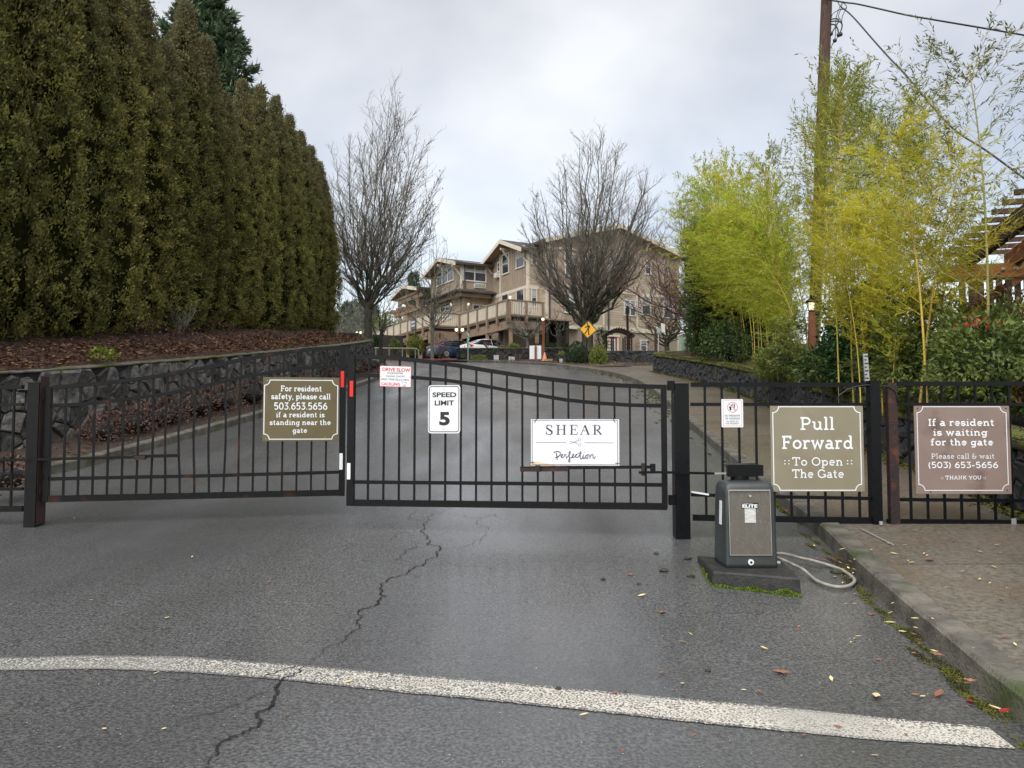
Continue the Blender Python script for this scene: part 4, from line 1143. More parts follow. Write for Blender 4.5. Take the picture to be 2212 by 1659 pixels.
def core_mesh(name, h, r, prof=None, k=.76, seed=0):
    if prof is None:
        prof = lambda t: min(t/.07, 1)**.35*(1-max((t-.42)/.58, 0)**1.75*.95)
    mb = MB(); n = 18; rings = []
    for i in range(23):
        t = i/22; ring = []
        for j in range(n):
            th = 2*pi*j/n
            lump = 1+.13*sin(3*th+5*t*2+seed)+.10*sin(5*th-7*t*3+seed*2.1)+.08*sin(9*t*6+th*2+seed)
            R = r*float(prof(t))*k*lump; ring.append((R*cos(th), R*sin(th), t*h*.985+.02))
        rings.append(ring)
    mb.loft(rings); me = bpy.data.meshes.new(name); me.from_pydata(mb.v, [], mb.f); me.materials.append(M['cypress_shade_core']); return me

protos = []
H0, R0 = 8.6, .82
for s in range(4):
    v, _ = cypress_crown(s+1, H0, R0, ncl=1900, per=26, ls=.082)
    protos.append((npmesh('crown', v, 4, M['cypress']), core_mesh('crown_shade_core', H0, R0, seed=s+1)))
trunkm = MB().tube([(0,0,-.3),(0,0,.6)], [.12,.09], 7); tm = bpy.data.meshes.new('trunk'); tm.from_pydata(trunkm.v, [], trunkm.f); tm.materials.append(M['bark'])
# hedge line measured from the photograph: foot pixel, depth, top pixel height
hedge = [(-330,11.0,-700),(-215,12.1,-640),(-120,13.2,-560),(-25,14.2,-480),(62,15.2,-380),(145,16.3,-180),(218,17.4,-120),(285,18.8,-8),(338,20.2,95),(384,21.4,12),(430,22.7,84),(473,24.3,205),(514,25.8,176),(552,27.2,190),(586,28.8,212),(616,30.4,252),(642,32.2,288),(664,34.0,318),(682,35.6,352),(695,36.8,400)]
labs = ['tall columnar cypress nearest the camera at the left picture edge', None]
random.seed(11)
def onum(i):
    return (ordn+['twenty '+o for o in ordn[:9]])[i]
ordn = ['first','second','third','fourth','fifth','sixth','seventh','eighth','ninth','tenth','eleventh','twelfth','thirteenth','fourteenth','fifteenth','sixteenth','seventeenth','eighteenth','nineteenth','twentieth']
for i, (px_, Y, pt) in enumerate(hedge):
    g = at(px_, 760, Y); zb = bankz(g.x, g.y)-.05
    top = at(px_, pt, Y).z; h = max(4, min(top-zb, 13)); 
    lab = 'tall dark green columnar cypress, %s in the hedge from the left' % ordn[i]
    if i in (9,): lab = 'columnar cypress with the tallest bronze pointed tip in the middle of the hedge'
    if i == len(hedge)-1: lab = 'last and most distant columnar cypress of the hedge, beside the bare tree'
    t = thing('cypress_tree', lab, 'tree', (g.x, g.y, zb), 'columnar cypresses of the tall hedge')
    cm, im = protos[i % 4]
    w = random.uniform(.84, .97)*(1 if i < 12 else .93); rz = random.uniform(0, 6.28)
    for nm, me in (('crown', cm), ('crown_shade_core', im)):
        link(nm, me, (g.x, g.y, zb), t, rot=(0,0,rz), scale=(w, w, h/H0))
    link('trunk', tm, (g.x, g.y, zb), t)
# second staggered row fills the gaps at the back
for i in range(14):
    a = hedge[i+4]; px_ = a[0]-14; Y = a[1]+.9; g = at(px_, 760, Y); g.x -= 1.15; zb = bankz(g.x, g.y)-.05
    h = max(4, min(at(px_, a[2], Y).z-zb-1.7, 12))
    t = thing('cypress_tree', 'rear row cypress glimpsed between the front cypresses, %s from the left' % onum(i), 'tree', (g.x, g.y, zb), 'rear row cypresses of the hedge')
    cm, im = protos[(i+2) % 4]; rz = random.uniform(0, 6.28)
    for nm, me in (('crown', cm), ('crown_shade_core', im)): link(nm, me, (g.x, g.y, zb), t, rot=(0,0,rz), scale=(1.1, 1.1, h/H0))

# conifer behind the hedge: tiers of drooping boughs
def bough_conifer(name, label, base, h, r, nb, m, seed, ls=.34, per=34, groupn=None, zmin=.12, trunkr=.28):
    rng = np.random.default_rng(seed); t_ = thing(name, label, 'tree', base, groupn)
    VV = []; tb = MB(); bb = MB()
    tb.tube([V(base), V(base)+V((0,0,h*.95))], [trunkr, .03], 8).build('trunk', M['bark'], t_)
    for i in range(nb):
        t = zmin+(1-zmin)*(i/nb)**.9; th = i*2.399+rng.normal(0, .3); L_ = r*(1-t)**.75*rng.uniform(.7, 1.15)+.25
        up = .25+.5*t
        o = np.array([base[0], base[1], base[2]+t*h]); d = np.array([cos(th), sin(th), up])
        n = int(per*(.5+L_/r*1.3)); s = rng.random(n)**.6
        tip = o+d*L_
        p = o+d[None]*(L_*s)[:, None]+np.stack([-np.sin(th)*np.ones(n), np.cos(th)*np.ones(n), np.zeros(n)], 1)*(rng.normal(0, .22, n)*L_*(1.05-s))[:, None]
        p[:, 2] -= .10*L_*s**2*(1-t); p += rng.normal(0, .07, (n, 3))
        dd = unit(np.tile(d, (n, 1))+rng.normal(0, .55, (n, 3))+np.array([0, 0, .25]))
        for _ in range(3):
            d3 = unit(dd+rng.normal(0, .45, (n, 3)))
            VV.append(leaf_quads(rng, p+rng.normal(0, .05, (n, 3)), d3, unit(rng.normal(0, 1, (n, 3))+np.array([0,0,1.])), ls*rng.uniform(.5, 1.2, n), ls*.26*np.ones(n)))
        bb.tube([V(o), V(o+d*L_*.9)], [.05*(1-t)+.015, .006], 4)
    bb.build('branch', M['bark'], t_)
    v = np.concatenate(VV)-np.array(base); link('crown', npmesh('crown', v, 4, m), base, t_)
    return t_
cb = at(452, 700, 40); bough_conifer('conifer_tree', 'big green conifer rising above the hedge behind the cypresses', (cb.x-.6, 40, bankz(-15, 36)), 18.5, 5.9, 330, M['conifer'], 4, ls=.42, per=62)

# ---------------------------------------------------------------- bare trees
def bare_tree(name, label, base, trunk_h, trunk_r, H, R, nl, seed, m=None, tm_=None, lean=(0,0), spread=1.0, up=.85, sub=9, prof=None, n3=4, leaves=None, cat='tree', wig=.05, twr=1.0, off=0.0):
    rnd = random.Random(seed); root = thing(name, label, cat, base)
    B = V(base); mb = MB(); limbs = MB(); tw = MB()
    top = B+V((lean[0], lean[1], trunk_h))
    mb.tube([B-V((0,0,.3)), B+V((0,0,.15)), B+(top-B)*.5+V((rnd.uniform(-.05,.05), 0, 0)), top, top+V((lean[0]*.2, 0, trunk_h*.25))], [trunk_r*1.5, trunk_r*1.12, trunk_r*.95, trunk_r, trunk_r*.5], 9)
    mb.build('trunk', m or M['trunk'], root, smooth=True)
    HC = H-trunk_h
    prof = prof or (lambda u: (min(u/.30, 1)**.8)*(1-max(0, (u-.30)/.70)**1.6))   # crown half width against height 0..1
    def curve(p, d, L_, r0, r1, nseg, trop, w):
        pts = [p]; rr = [r0]; d = d.normalized()
        for i in range(nseg):
            d = (d+V((rnd.uniform(-w, w), rnd.uniform(-w, w), rnd.uniform(-w, w)*.5))+V((0,0,trop))/nseg).normalized()
            p = p+d*(L_/nseg); pts.append(p); rr.append(r0+(r1-r0)*((i+1)/nseg)**.8)
        return pts, rr, d
    for k in range(nl):
        a = k*2.399+rnd.uniform(-.3, .3); q = (k+.5)/nl
        ut = 1-.74*q**.86*rnd.uniform(.85, 1.0); ut = max(.3, min(1, ut))        # height of its tip, 0..1
        rad = prof(ut)*R*rnd.uniform(.72, 1.05) if ut < .97 else R*.05
        tip = top+V((cos(a)*rad+off*ut, sin(a)*rad, HC*ut))
        st = B+(top-B)*rnd.uniform(.70, 1.15)
        # limb bows outward and then climbs
        mid = st+(tip-st)*.42+V((cos(a), sin(a), 0))*rad*.20*spread
        mid.z = st.z+(tip.z-st.z)*(.36)
        pts = []; ns = 9
        for i in range(ns+1):
            t = i/ns; p = st*(1-t)**2+mid*2*t*(1-t)+tip*t*t
            if 0 < i < ns: p = p+V((rnd.gauss(0, wig), rnd.gauss(0, wig), 0))*1.6
            pts.append(p)
        r0 = trunk_r*rnd.uniform(.13, .28); rr = [r0*(1-.93*(i/ns))+.006*twr for i in range(ns+1)]
        limbs.tube(pts, rr, 6)
        Lt = (tip-st).length
        for j in range(sub):
            t = .16+.80*(j+rnd.random())/sub; i = int(t*ns); f = t*ns-i; i = min(i, ns-1)
            p = pts[i].lerp(pts[i+1], f); d = (pts[i+1]-pts[i]).normalized()
            ph = rnd.uniform(0, 2*pi); o = V((cos(ph), sin(ph), 0))*.75+V((cos(a), sin(a), 0))*.35
            L2 = Lt*rnd.uniform(.16, .34)*(1.15-t*.7)
            d2 = (d*up+o*rnd.uniform(.35, .75)*spread)
            sp, sr, _ = curve(p, d2, L2, rr[i]*.36+.004, .004*twr, 5, .22, .10)
            limbs.tube(sp, sr, 4)
            for w in range(n3):
                u = rnd.uniform(.15, .95); ii = min(int(u*5), 4); p3 = sp[ii].lerp(sp[ii+1], u*5-ii)
                ph = rnd.uniform(0, 2*pi); o3 = V((cos(ph), sin(ph), .1)); d3 = (sp[ii+1]-sp[ii]).normalized()*.9+o3*.6
                tp, tr, _ = curve(p3, d3, L2*rnd.uniform(.25, .55), .007*twr, .003*twr, 3, .15, .15)
                tw.tube(tp, tr, 3, cap=False)
                for w4 in range(2):
                    ii = rnd.randint(0, 2); ph = rnd.uniform(0, 2*pi)
                    d4 = (tp[ii+1]-tp[ii]).normalized()*.8+V((cos(ph), sin(ph), 0))*.7
                    q_, qr, _ = curve(tp[ii+1], d4, L2*rnd.uniform(.10, .22), .0045*twr, .0025*twr, 2, .1, .1)
                    tw.tube(q_, qr, 3, cap=False)
    limbs.build('limb', m or M['bark'], root, smooth=True)
    tw.build('twig', tm_ or M['twig'], root)
    if leaves:
        lm = MB()
        for _ in range(leaves[0]):
            p = V(rnd.choice(tw.v))+V((rnd.gauss(0,.05), rnd.gauss(0,.05), rnd.gauss(0,.05)))
            a = V((rnd.gauss(0,1), rnd.gauss(0,1), rnd.gauss(0,1))).normalized()*.06; b = a.orthogonal()*.6
            lm.quad(p-a, p+b, p+a, p-b)
        lm.build('leaf', leaves[1], root, kind='stuff')
    return root
pA = at(796, 725, 40.5)
bare_tree('pear_tree', 'tall bare upright tree with a teardrop crown, standing beyond the end of the hedge', (pA.x, 40.5, 5.75), 2.0, .22, 13.7, 3.5, 40, 1, off=1.3, sub=16, n3=6, wig=.08, prof=lambda u: (min(u/.52, 1)**.75)*(1-max(0, (u-.48)/.52)**1.4), leaves=(260, M['brownleaf']), twr=1.3, spread=1.15)
pB = at(1268, 770, 45.5)
bare_tree('pear_tree', 'broad bare tree with dense dark limbs behind the pedestrian sign', (pB.x, 45.5, zr(45.5)+.1), 2.5, .36, 13.9, 5.0, 46, 2, off=.9, sub=17, n3=6, spread=1.4, wig=.08, leaves=(160, M['brownleaf']), twr=1.35,
          prof=lambda u: (min(u/.48, 1)**.7)*(1-max(0, (u-.46)/.54)**1.6))
pC = at(934, 770, 47)
bare_tree('bare_tree', 'small pale bare tree with spreading lichen covered branches in front of the deck', (pC.x, 47, zr(47)), 2.3, .10, 8.8, 3.0, 22, 3, m=M['greytwig'], tm_=M['greytwig'], sub=8, n3=3, spread=1.5, up=.6, twr=1.2)
pD = at(823, 770, 45)
bare_tree('bare_tree', 'slender young bare tree by the left end of the deck railing', (pD.x, 45, zr(45)), 1.6, .12, 5.4, 1.7, 12, 4, sub=7, n3=3, spread=1.2, twr=1.2)
pE = at(1522, 770, 43)
bare_tree('bare_tree', 'wide reddish brown bare tree arching over the right side of the house', (pE.x, 43, zr(43)+.3), 1.9, .24, 9.4, 5.6, 40, 5, m=M['redtwig'], tm_=M['redtwig'], sub=11, n3=6, spread=1.9, up=.5, twr=1.25, wig=.12,
          prof=lambda u: (min(u/.2, 1)**.5)*(1-max(0, (u-.45)/.55)**2))
pE2 = at(1440, 770, 47)
bare_tree('bare_tree', 'low bare tree with tangled grey branches behind the electricity cabinet', (pE2.x, 47, zr(47)+.2), 1.0, .16, 6.2, 3.2, 22, 15, m=M['bark'], tm_=M['redtwig'], sub=9, n3=5, spread=1.9, up=.5, twr=1.2, wig=.12)
pF = at(1139, 760, 51.5)
bare_tree('maple_tree', 'small pale Japanese maple with a low bare dome of twigs in front of the garage', (pF.x, 51.5, zr(51.5)+.5), 1.1, .10, 3.1, 2.1, 20, 6, m=M['greytwig'], tm_=M['twig'], sub=8, n3=5, spread=1.6, up=.45, twr=1.1, prof=lambda u: (min(u/.25, 1)**.4)*(1-max(0, (u-.6)/.4)**2*.7))
pG = at(1228, 765, 50.8)
bare_tree('bare_tree', 'short pruned tree with two pale cut stubs beside the big bare trunk', (pG.x-.6, 50.8, zr(50.8)+.3), 1.4, .17, 3.6, 1.4, 7, 7, sub=4, n3=2, spread=1.3, twr=1.1)
for i, (px_, Y, h, s) in enumerate([(790, 62, 6.5, 21), (740, 75, 9, 22), (768, 90, 10, 23)]):
    q = at(px_, 720, Y); bare_tree('bare_tree', ['thin bare tree rising behind the wall end by the deck', 'faint distant bare tree left of the big upright tree', 'most distant faint bare tree on the skyline at left'][i], (q.x, Y, zr(Y)), 1.5, .12, h, 2.2, 14, s, sub=7, n3=3, spread=1.2, tm_=M['greytwig'], m=M['greytwig'], twr=1.6)
for i, (px_, Y, w_) in enumerate([(1548, 60, 3), (1590, 62, 3.5), (1640, 66, 3), (1490, 58, 2.6)]):
    q = at(px_, 700, Y); bare_tree('bare_tree', 'bare tree showing above the bamboo tops, %s from the left' % ['second', 'third', 'fourth', 'first'][i], (q.x, Y, zr(Y)), 2.5, .14, [14.5,14.2,13.6,12.5][i], w_, 20, 31+i, sub=8, n3=3, spread=1.2, twr=1.4, tm_=M['redtwig'], m=M['redtwig'])

# ---------------------------------------------------------------- leafy shrubs
def bush(name, label, c, rx, ry, rz, n, ls, m, seed, w=.5, core=True, group=None, cat='shrub', corem=None, shell=.55, lumps=.18, box=False, stems=True, up=.2):
    rng = np.random.default_rng(seed); root = thing(name, label, cat, (c[0], c[1], c[2]), group)
    th = rng.random(n)*2*pi; u = rng.random(n)*2-.75; u = np.clip(u, -.75, 1)
    k = np.sqrt(np.maximum(1-u*u, 0)); d = np.stack([np.cos(th)*k, np.sin(th)*k, u], 1)
    if box: d = d/np.max(np.abs(d), axis=1, keepdims=True)*np.array([1, 1, 1])*.86
    lump = 1+lumps*(np.sin(5*d[:, 0]+seed)*np.sin(4*d[:, 1]+2*seed)+.6*np.sin(9*d[:, 2]+7*d[:, 0]+seed)+.4*np.sin(13*d[:, 1]-8*d[:, 2]))
    rr = (shell+(1-shell)*rng.random(n)**.45)*lump
    S = np.array([rx, ry, rz]); p = d*rr[:, None]*S
    p[:, 2] += rz*.75
    out = unit(d*np.array([1/rx, 1/ry, 1/rz]))
    dd = unit(out*.8+rng.normal(0, .7, (n, 3))+np.array([0, 0, up])); nm = unit(out+rng.normal(0, .6, (n, 3))+np.array([0,0,.6]))
    v = leaf_quads(rng, p, dd, nm, ls*rng.uniform(.6, 1.3, n), ls*w*rng.uniform(.8, 1.2, n))
    v[:, 2] = np.maximum(v[:, 2], .0)
    link('foliage', npmesh('foliage', v, 4, m), c, root)
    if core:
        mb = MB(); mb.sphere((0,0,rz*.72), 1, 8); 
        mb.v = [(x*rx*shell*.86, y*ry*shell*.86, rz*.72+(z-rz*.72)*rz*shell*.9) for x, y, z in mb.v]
        me = bpy.data.meshes.new('foliage_shade_core'); me.from_pydata(mb.v, [], mb.f); me.materials.append(corem or M['bushshade']); link('foliage_shade_core', me, c, root)
    if stems:
        mb = MB(); rnd = random.Random(seed)
        for _ in range(5):
            a = rnd.uniform(0, 6.28); mb.tube([(0,0,-.1), (cos(a)*rx*.3, sin(a)*ry*.3, rz*.6), (cos(a)*rx*.6, sin(a)*ry*.6, rz*1.1)], [.02+.01*rz, .012, .006], 4, cap=False)
        me = bpy.data.meshes.new('stem'); me.from_pydata(mb.v, [], mb.f); me.materials.append(M['bark']); link('stem', me, c, root)
    return root
def bpx(name, label, px_, py_, Y, wpx, hpx, n, ls, m, seed, ry=None, dz=0, **kw):
    q = at(px_, py_, Y); k = Y/FP; rx = wpx*k/2; rz = hpx*k/1.72
    return bush(name, label, (q.x, Y, q.z+dz), rx, ry or rx, rz, n, ls, m, seed, **kw)
bpx('box_bush', 'large dark green clipped round bush beside the pedestrian sign', 1247, 793, 38.6, 52, 54, 5200, .055, M['box'], 1, lumps=.05, shell=.8, w=.7)
bpx('shrub', 'bright yellow green bush right of the pedestrian sign', 1293, 793, 38.0, 38, 47, 2600, .075, M['lime'], 2, lumps=.15, up=.8)
bpx('shrub', 'small yellow green bush behind the traffic cone', 1212, 780, 42, 18, 20, 800, .07, M['lime'], 3, up=.8)
bpx('shrub', 'low yellow green plant at the end of the red kerb', 1033, 777, 48.2, 34, 9, 500, .09, M['lime'], 4, core=False)
bpx('conifer_shrub', 'olive green conifer shrub under the far deck railing', 897, 768, 51, 36, 44, 2600, .11, M['lime'], 5, up=.1)
bpx('conifer_shrub', 'small green shrub left of the olive conifer shrub under the deck', 853, 762, 51.5, 24, 28, 1300, .10, M['nandina'], 6)
bpx('shrub', 'dark green shrub at the left end of the deck railing', 812, 752, 50, 16, 26, 900, .10, M['box'], 16)
bpx('shrub', 'leafless russet shrub between the small pale tree and the garage', 950, 770, 52, 44, 48, 1500, .09, M['brownleaf'], 7, core=False, w=.3)
bpx('hedge', 'clipped low green hedge on top of the black stone wall before the house', 1190, 756, 52.0, 84, 13, 5000, .07, M['box'], 8, ry=.8, box=True, lumps=.03, shell=.8, stems=False)
bpx('hedge', 'short mossy hedge clump at the right of the white car', 1108, 752, 51.0, 26, 9, 1300, .07, M['lime'], 18, ry=.5, lumps=.1, shell=.7, stems=False)
bpx('creeper', 'evergreen creeper climbing the left post of the garden arch', 1300, 764, 51, 26, 58, 1500, .10, M['ivy'], 9, core=False)
bpx('shrub', 'brown leafless shrub between the garden arch and the right path wall', 1400, 762, 46, 70, 26, 900, .08, M['brownleaf'], 10, core=False, w=.25)
for i, (px_, py_, w_, h_) in enumerate([(1085, 782, 26, 24), (1118, 783, 26, 22), (1150, 786, 20, 24), (1052, 752, 20, 13), (1078, 752, 22, 13)]):
    q = at(px_, py_, 47.3 if i < 3 else 50.5); rt = thing('rose_bush', 'pruned leafless rose bush, %s' % ['left of the white utility boxes below the wall', 'between the white utility boxes and the blank sign', 'in front of the blank white sign', 'on the wall in front of the blue car end', 'on the wall in front of the white car'][i], 'shrub', q)
    mb = MB(); rnd = random.Random(i+60)
    for _ in range(9):
        a = rnd.uniform(0, 6.28); R_ = w_*q.y/FP*.5*rnd.uniform(.5, 1.1); hh = h_*q.y/FP*rnd.uniform(.6, 1.1)
        p1 = q+V((cos(a)*R_*.5, sin(a)*R_*.5, hh*.5)); p2 = q+V((cos(a)*R_, sin(a)*R_, hh))
        mb.tube([q, p1, p2], [.018, .014, .008], 4, cap=False)
        for _2 in range(2):
            p3 = p1.lerp(p2, rnd.random()); mb.tube([p3, p3+V((rnd.gauss(0,.12), rnd.gauss(0,.12), .22))], [.01,.005], 3, cap=False)
    mb.build('stem', M['redtwig'], rt)

# russet ground cover along the foot of the left wall
spots = [(250,905,14,1.1),(300,885,15,1.0),(345,868,16,1.1),(395,862,17,1.1),(450,848,18.5,1.1),(505,840,20,1.1),(560,828,22,1.0),(225,938,12.8,.8),(290,925,13.6,.9),(350,908,14.6,.9),(640,818,25,1.0),(720,815,28,1.0),(775,812,31,1.2),(810,812,33,1.0),(10,990,9.6,1.0),(20,1050,8.9,.7),(-20,930,9.8,1.0)]
wd = ['third','fourth','fifth','sixth','seventh','eighth','ninth','second','tenth','eleventh','twelfth','thirteenth','fourteenth','fifteenth','first','sixteenth','seventeenth']
for i, (px_, py_, Y, s) in enumerate(spots):
    x = at(px_, py_, Y).x; lo_, hi_ = wallx(Y)+.25, xof(LKs, Y)-.35
    x = min(max(x, lo_), hi_) if Y > 9.5 else x
    bush('shrub', 'low russet plant at the foot of the left stone wall, %s from the left' % wd[i], (x, Y, zr(Y)+.1), .45*s, .7*s, .34*s, 620, .055, M['brownleaf'], 70+i, core=True, group='russet plants along the left wall', corem=M['mortar'], stems=False, w=.55)
# dry shrub in front of the hedge and mulch litter
q = at(408, 748, 20); rt = thing('dry_shrub', 'small leafless straw coloured shrub before the cypress hedge', 'shrub', (q.x, 19.5, bankz(q.x, 19.5)))
mb = MB(); rnd = random.Random(5); b0 = V((q.x, 19.5, bankz(q.x, 19.5)))
for _ in range(26):
    a = rnd.uniform(0, 6.28); l_ = rnd.uniform(.5, 1.15); p = b0; d = V((cos(a)*.45, sin(a)*.45, 1)); pts = [p]
    for k in range(4): p = p+d.normalized()*l_/4; d = d+V((rnd.gauss(0,.15), rnd.gauss(0,.15), 0)); pts.append(p)
    mb.tube(pts, [.012,.01,.008,.006,.003], 3, cap=False)
    for k in (2, 3): mb.tube([pts[k], pts[k]+V((rnd.gauss(0,.12), rnd.gauss(0,.12), .2))], [.006,.003], 3, cap=False)
mb.build('stem', M['greytwig'], rt)
bush('shrub', 'small bright green tuft on the wall coping at the left', tuple(at(225, 770, 13.6)-V((0,0,.05))), .22, .2, .10, 160, .09, M['lime'], 90, core=False, stems=False)
for i, (px_, Y, s) in enumerate([(330, 17.5, .5), (470, 22, .45), (400, 18.6, .4)]):
    x = at(px_, 760, Y).x; bush('shrub', 'small russet plant in the bark below the hedge, %s' % ['left of the dry shrub', 'right of the dry shrub', 'just before the dry shrub'][i], (x, Y, bankz(x, Y)), s, s, s*.6, 260, .07, M['brownleaf'], 95+i, core=False, stems=False)

def litter(name, n, region, m, size, seed, zf, w=.6, curl=.4, kind='stuff', lift=.012):
    rng = np.random.default_rng(seed); P = np.array([region(rng) for _ in range(n)]); z = np.array([zf(x, y) for x, y in P])+lift
    c = np.column_stack([P, z]); th = rng.random(n)*2*pi
    d = unit(np.column_stack([np.cos(th), np.sin(th), rng.normal(0, curl*.4, n)])); nm = unit(np.column_stack([rng.normal(0, curl, n), rng.normal(0, curl, n), np.ones(n)]))
    v = leaf_quads(rng, c, d, nm, size*rng.uniform(.5, 1.4, n), size*w*rng.uniform(.6, 1.2, n))
    c0 = v.mean(0); return link(name, npmesh(name, v-c0, 4, m), c0, None, kind=kind)
def reg_bank(r):
    y = r.uniform(9, 36); return (wallx(min(y, 34))-.3-abs(r.normal(0, 1.1)), y)
litter('fallen_leaves', 9000, reg_bank, M['leaflitter'], .085, 1, bankz, lift=.03)
litter('bark_chips', 5000, reg_bank, M['mulch'], .07, 2, bankz, w=.4, lift=.03)
litter('fallen_leaves', 1600, lambda r: (lambda y: (xof(LKs, y)-.2-r.random()*.9, y))(r.uniform(9, 34)), M['brownleaf'], .07, 3, lambda x, y: zr(y)+.15)
litter('fallen_leaves', 2200, lambda r: (lambda y: (xof(RWs, min(y, 31))+.5+abs(r.normal(0, 1.2)), y))(r.uniform(5, 31)), M['leaflitter'], .08, 4, rbank, lift=.03)
litter('bed_litter', 2500, lambda r: (lambda y: (xof(RKs, y)+.3+r.random()*6, y))(r.uniform(35.5, 47)), M['leaflitter'], .08, 5, lambda x, y: zr(y)+.16)
# grass/moss tufts on the coping of the low wall, on kerb foot and around the operator pad
def moss_reg_kerb(r):
    y = 3.0+abs(r.normal(0, 1))*4.5 if r.random() < .5 else r.uniform(3, 30)
    return (xof(RKs, y)-.02-abs(r.normal(0, .045))*(1+.04*y), y)
def clumpy(regf, seed, k):
    rr = np.random.default_rng(seed); cs = [regf(rr) for _ in range(k)]
    return lambda r: (lambda c: (c[0]+r.normal(0, .012), c[1]+r.normal(0, .06)))(cs[r.integers(0, k)])
litter('moss_clumps', 22000, clumpy(moss_reg_kerb, 8, 85), M['moss'], .011, 6, lambda x, y: zr(y), w=.8, curl=1.3, lift=.006)
litter('moss_fringe', 9000, clumpy(lambda r: (lambda y: (xof(RKs, y)-.05-abs(r.normal(0, .22)), y))(r.uniform(16, 36)), 9, 260), M['moss'], .022, 7, lambda x, y: zr(y), w=.8, curl=1.0, lift=.006)
litter('moss_fringe', 9000, lambda r: (lambda y: (xof(RWs, min(y, 31))-.05-abs(r.normal(0, .10)), y))(r.uniform(7, 31)), M['moss'], .05, 17, lambda x, y: zr(y)+.14, w=.6, curl=1.0, lift=.006)
litter('moss_tufts', 14000, lambda r: (lambda y: (xof(RWs, min(y, 31))+r.uniform(-.10, .42), y))(r.uniform(6.5, 31)), M['moss'], .05, 18, lambda x, y: zr(y)+.1+.68+.085, w=.5, curl=1.3, lift=.0)

# ---------------------------------------------------------------- bamboo
def bamboo_mesh(seed, h, lean, dense, ls, leafm, culmm, r=.013, start=.25, ang=.55, blen=.16, leafn=7, droop=.05):
    """a culm with nodes, ascending branches and narrow leaves; lean = how far the tip hangs over (+x)"""
    rng = np.random.default_rng(seed); cu = MB(); br = MB(); VV = []
    ns = 26; pts = []
    for i in range(ns+1):
        t = i/ns; pts.append(V((lean*h*(t**2.1)+.02*sin(5*t+seed), .03*sin(4*t+seed*2), h*(t-.22*abs(lean)*t**3))))
    rr = [r*(1-.85*(i/ns))+.002 for i in range(ns+1)]
    cu.tube(pts, rr, 6)
    for i in range(1, ns-2):
        p = pts[i]; d = (pts[i+1]-pts[i-1]).normalized(); cu.tube([p-d*.006, p+d*.006], rr[i]*1.35, 6)
    nb = int(dense)
    for k in range(nb):
        t = start+(1-start)*(k/nb)**.9; i = min(int(t*ns), ns-1); p = pts[i].lerp(pts[i+1], t*ns-i)
        ax = (pts[min(i+1, ns)]-pts[i]).normalized(); ph = (k*pi+rng.normal(0, .9)); o = V((cos(ph), sin(ph), 0))
        d = (ax*(1-.25*ang)+o*ang).normalized(); L_ = h*blen*(.45+1.1*sin(pi*min(1, max(0, (t-start)/(1-start)*.85+.12))))*rng.uniform(.7, 1.2)
        bp = [p]; nsb = 6
        for j in range(nsb):
            d = (d+V((rng.normal(0,.06)+lean*.12, rng.normal(0,.06), -droop))).normalized(); bp.append(bp[-1]+d*L_/nsb)
        br.tube(bp, [.0035-.0004*j for j in range(nsb+1)], 3, cap=False)
        for j in range(1, nsb+1):
            m_ = 2 if j < nsb else 1
            for _ in range(m_):
                dt = (d*.9+V(rng.normal(0, .5, 3))).normalized(); tl_ = L_*.22*rng.uniform(.5, 1.2); q = bp[j]; e = q+dt*tl_
                br.tube([q, e], [.0018, .001], 3, cap=False)
                n = leafn; s = np.linspace(.15, 1.0, n)
                P = np.array(q)[None]+np.array(dt)[None]*tl_*s[:, None]
                side = unit(np.cross(np.tile(np.array(dt), (n, 1)), rng.normal(0, 1, (n, 3)))); alt = np.where(np.arange(n) % 2, 1, -1)[:, None]
                dd = unit(np.array(dt)[None]*.8+side*alt*.55+rng.normal(0, .14, (n, 3))+np.array([0,0,-.12]))
                VV.append(leaf_quads(rng, P, dd, unit(rng.normal(0, .6, (n, 3))+np.array([0,0,1.])), ls*rng.uniform(.6, 1.25, n), ls*.19*np.ones(n)))
    v = np.concatenate(VV)
    a = bpy.data.meshes.new('culm'); a.from_pydata(cu.v, [], cu.f); a.materials.append(culmm); a.polygons.foreach_set('use_smooth', [True]*len(a.polygons))
    b = bpy.data.meshes.new('branch'); b.from_pydata(br.v, [], br.f); b.materials.append(culmm)
    return a, b, npmesh('foliage', v, 4, leafm)
BP = {
 'dense': [bamboo_mesh(s, 5.0, .30, 30, .11, M['bamboo'], M['culm'], r=.013, start=.26, blen=.20, ang=.7, leafn=8, droop=.11) for s in (1, 2, 3)],
 'tall': [bamboo_mesh(s, 6.0, .10, 44, .11, M['bamboo_tall'], M['culm'], r=.017, start=.30, blen=.15) for s in (4, 5, 6)],
 'near': [bamboo_mesh(s, 5.2, .08, 40, .11, M['bamboo_gold'], M['culm'], r=.020, start=.38, blen=.17, ang=.7, leafn=7) for s in (7, 8)],
 'giant': [bamboo_mesh(12, 5.2, .10, 48, .085, M['bamboo_tip'], M['culmgreen'], r=.022, start=.36, blen=.25, ang=.85, leafn=9)],
 'low': [bamboo_mesh(s, 2.3, .12, 34, .12, M['bamboo_low'], M['culmgreen'], r=.009, start=.04, blen=.22, ang=.8) for s in (9, 10)],
}
nbam = [0]
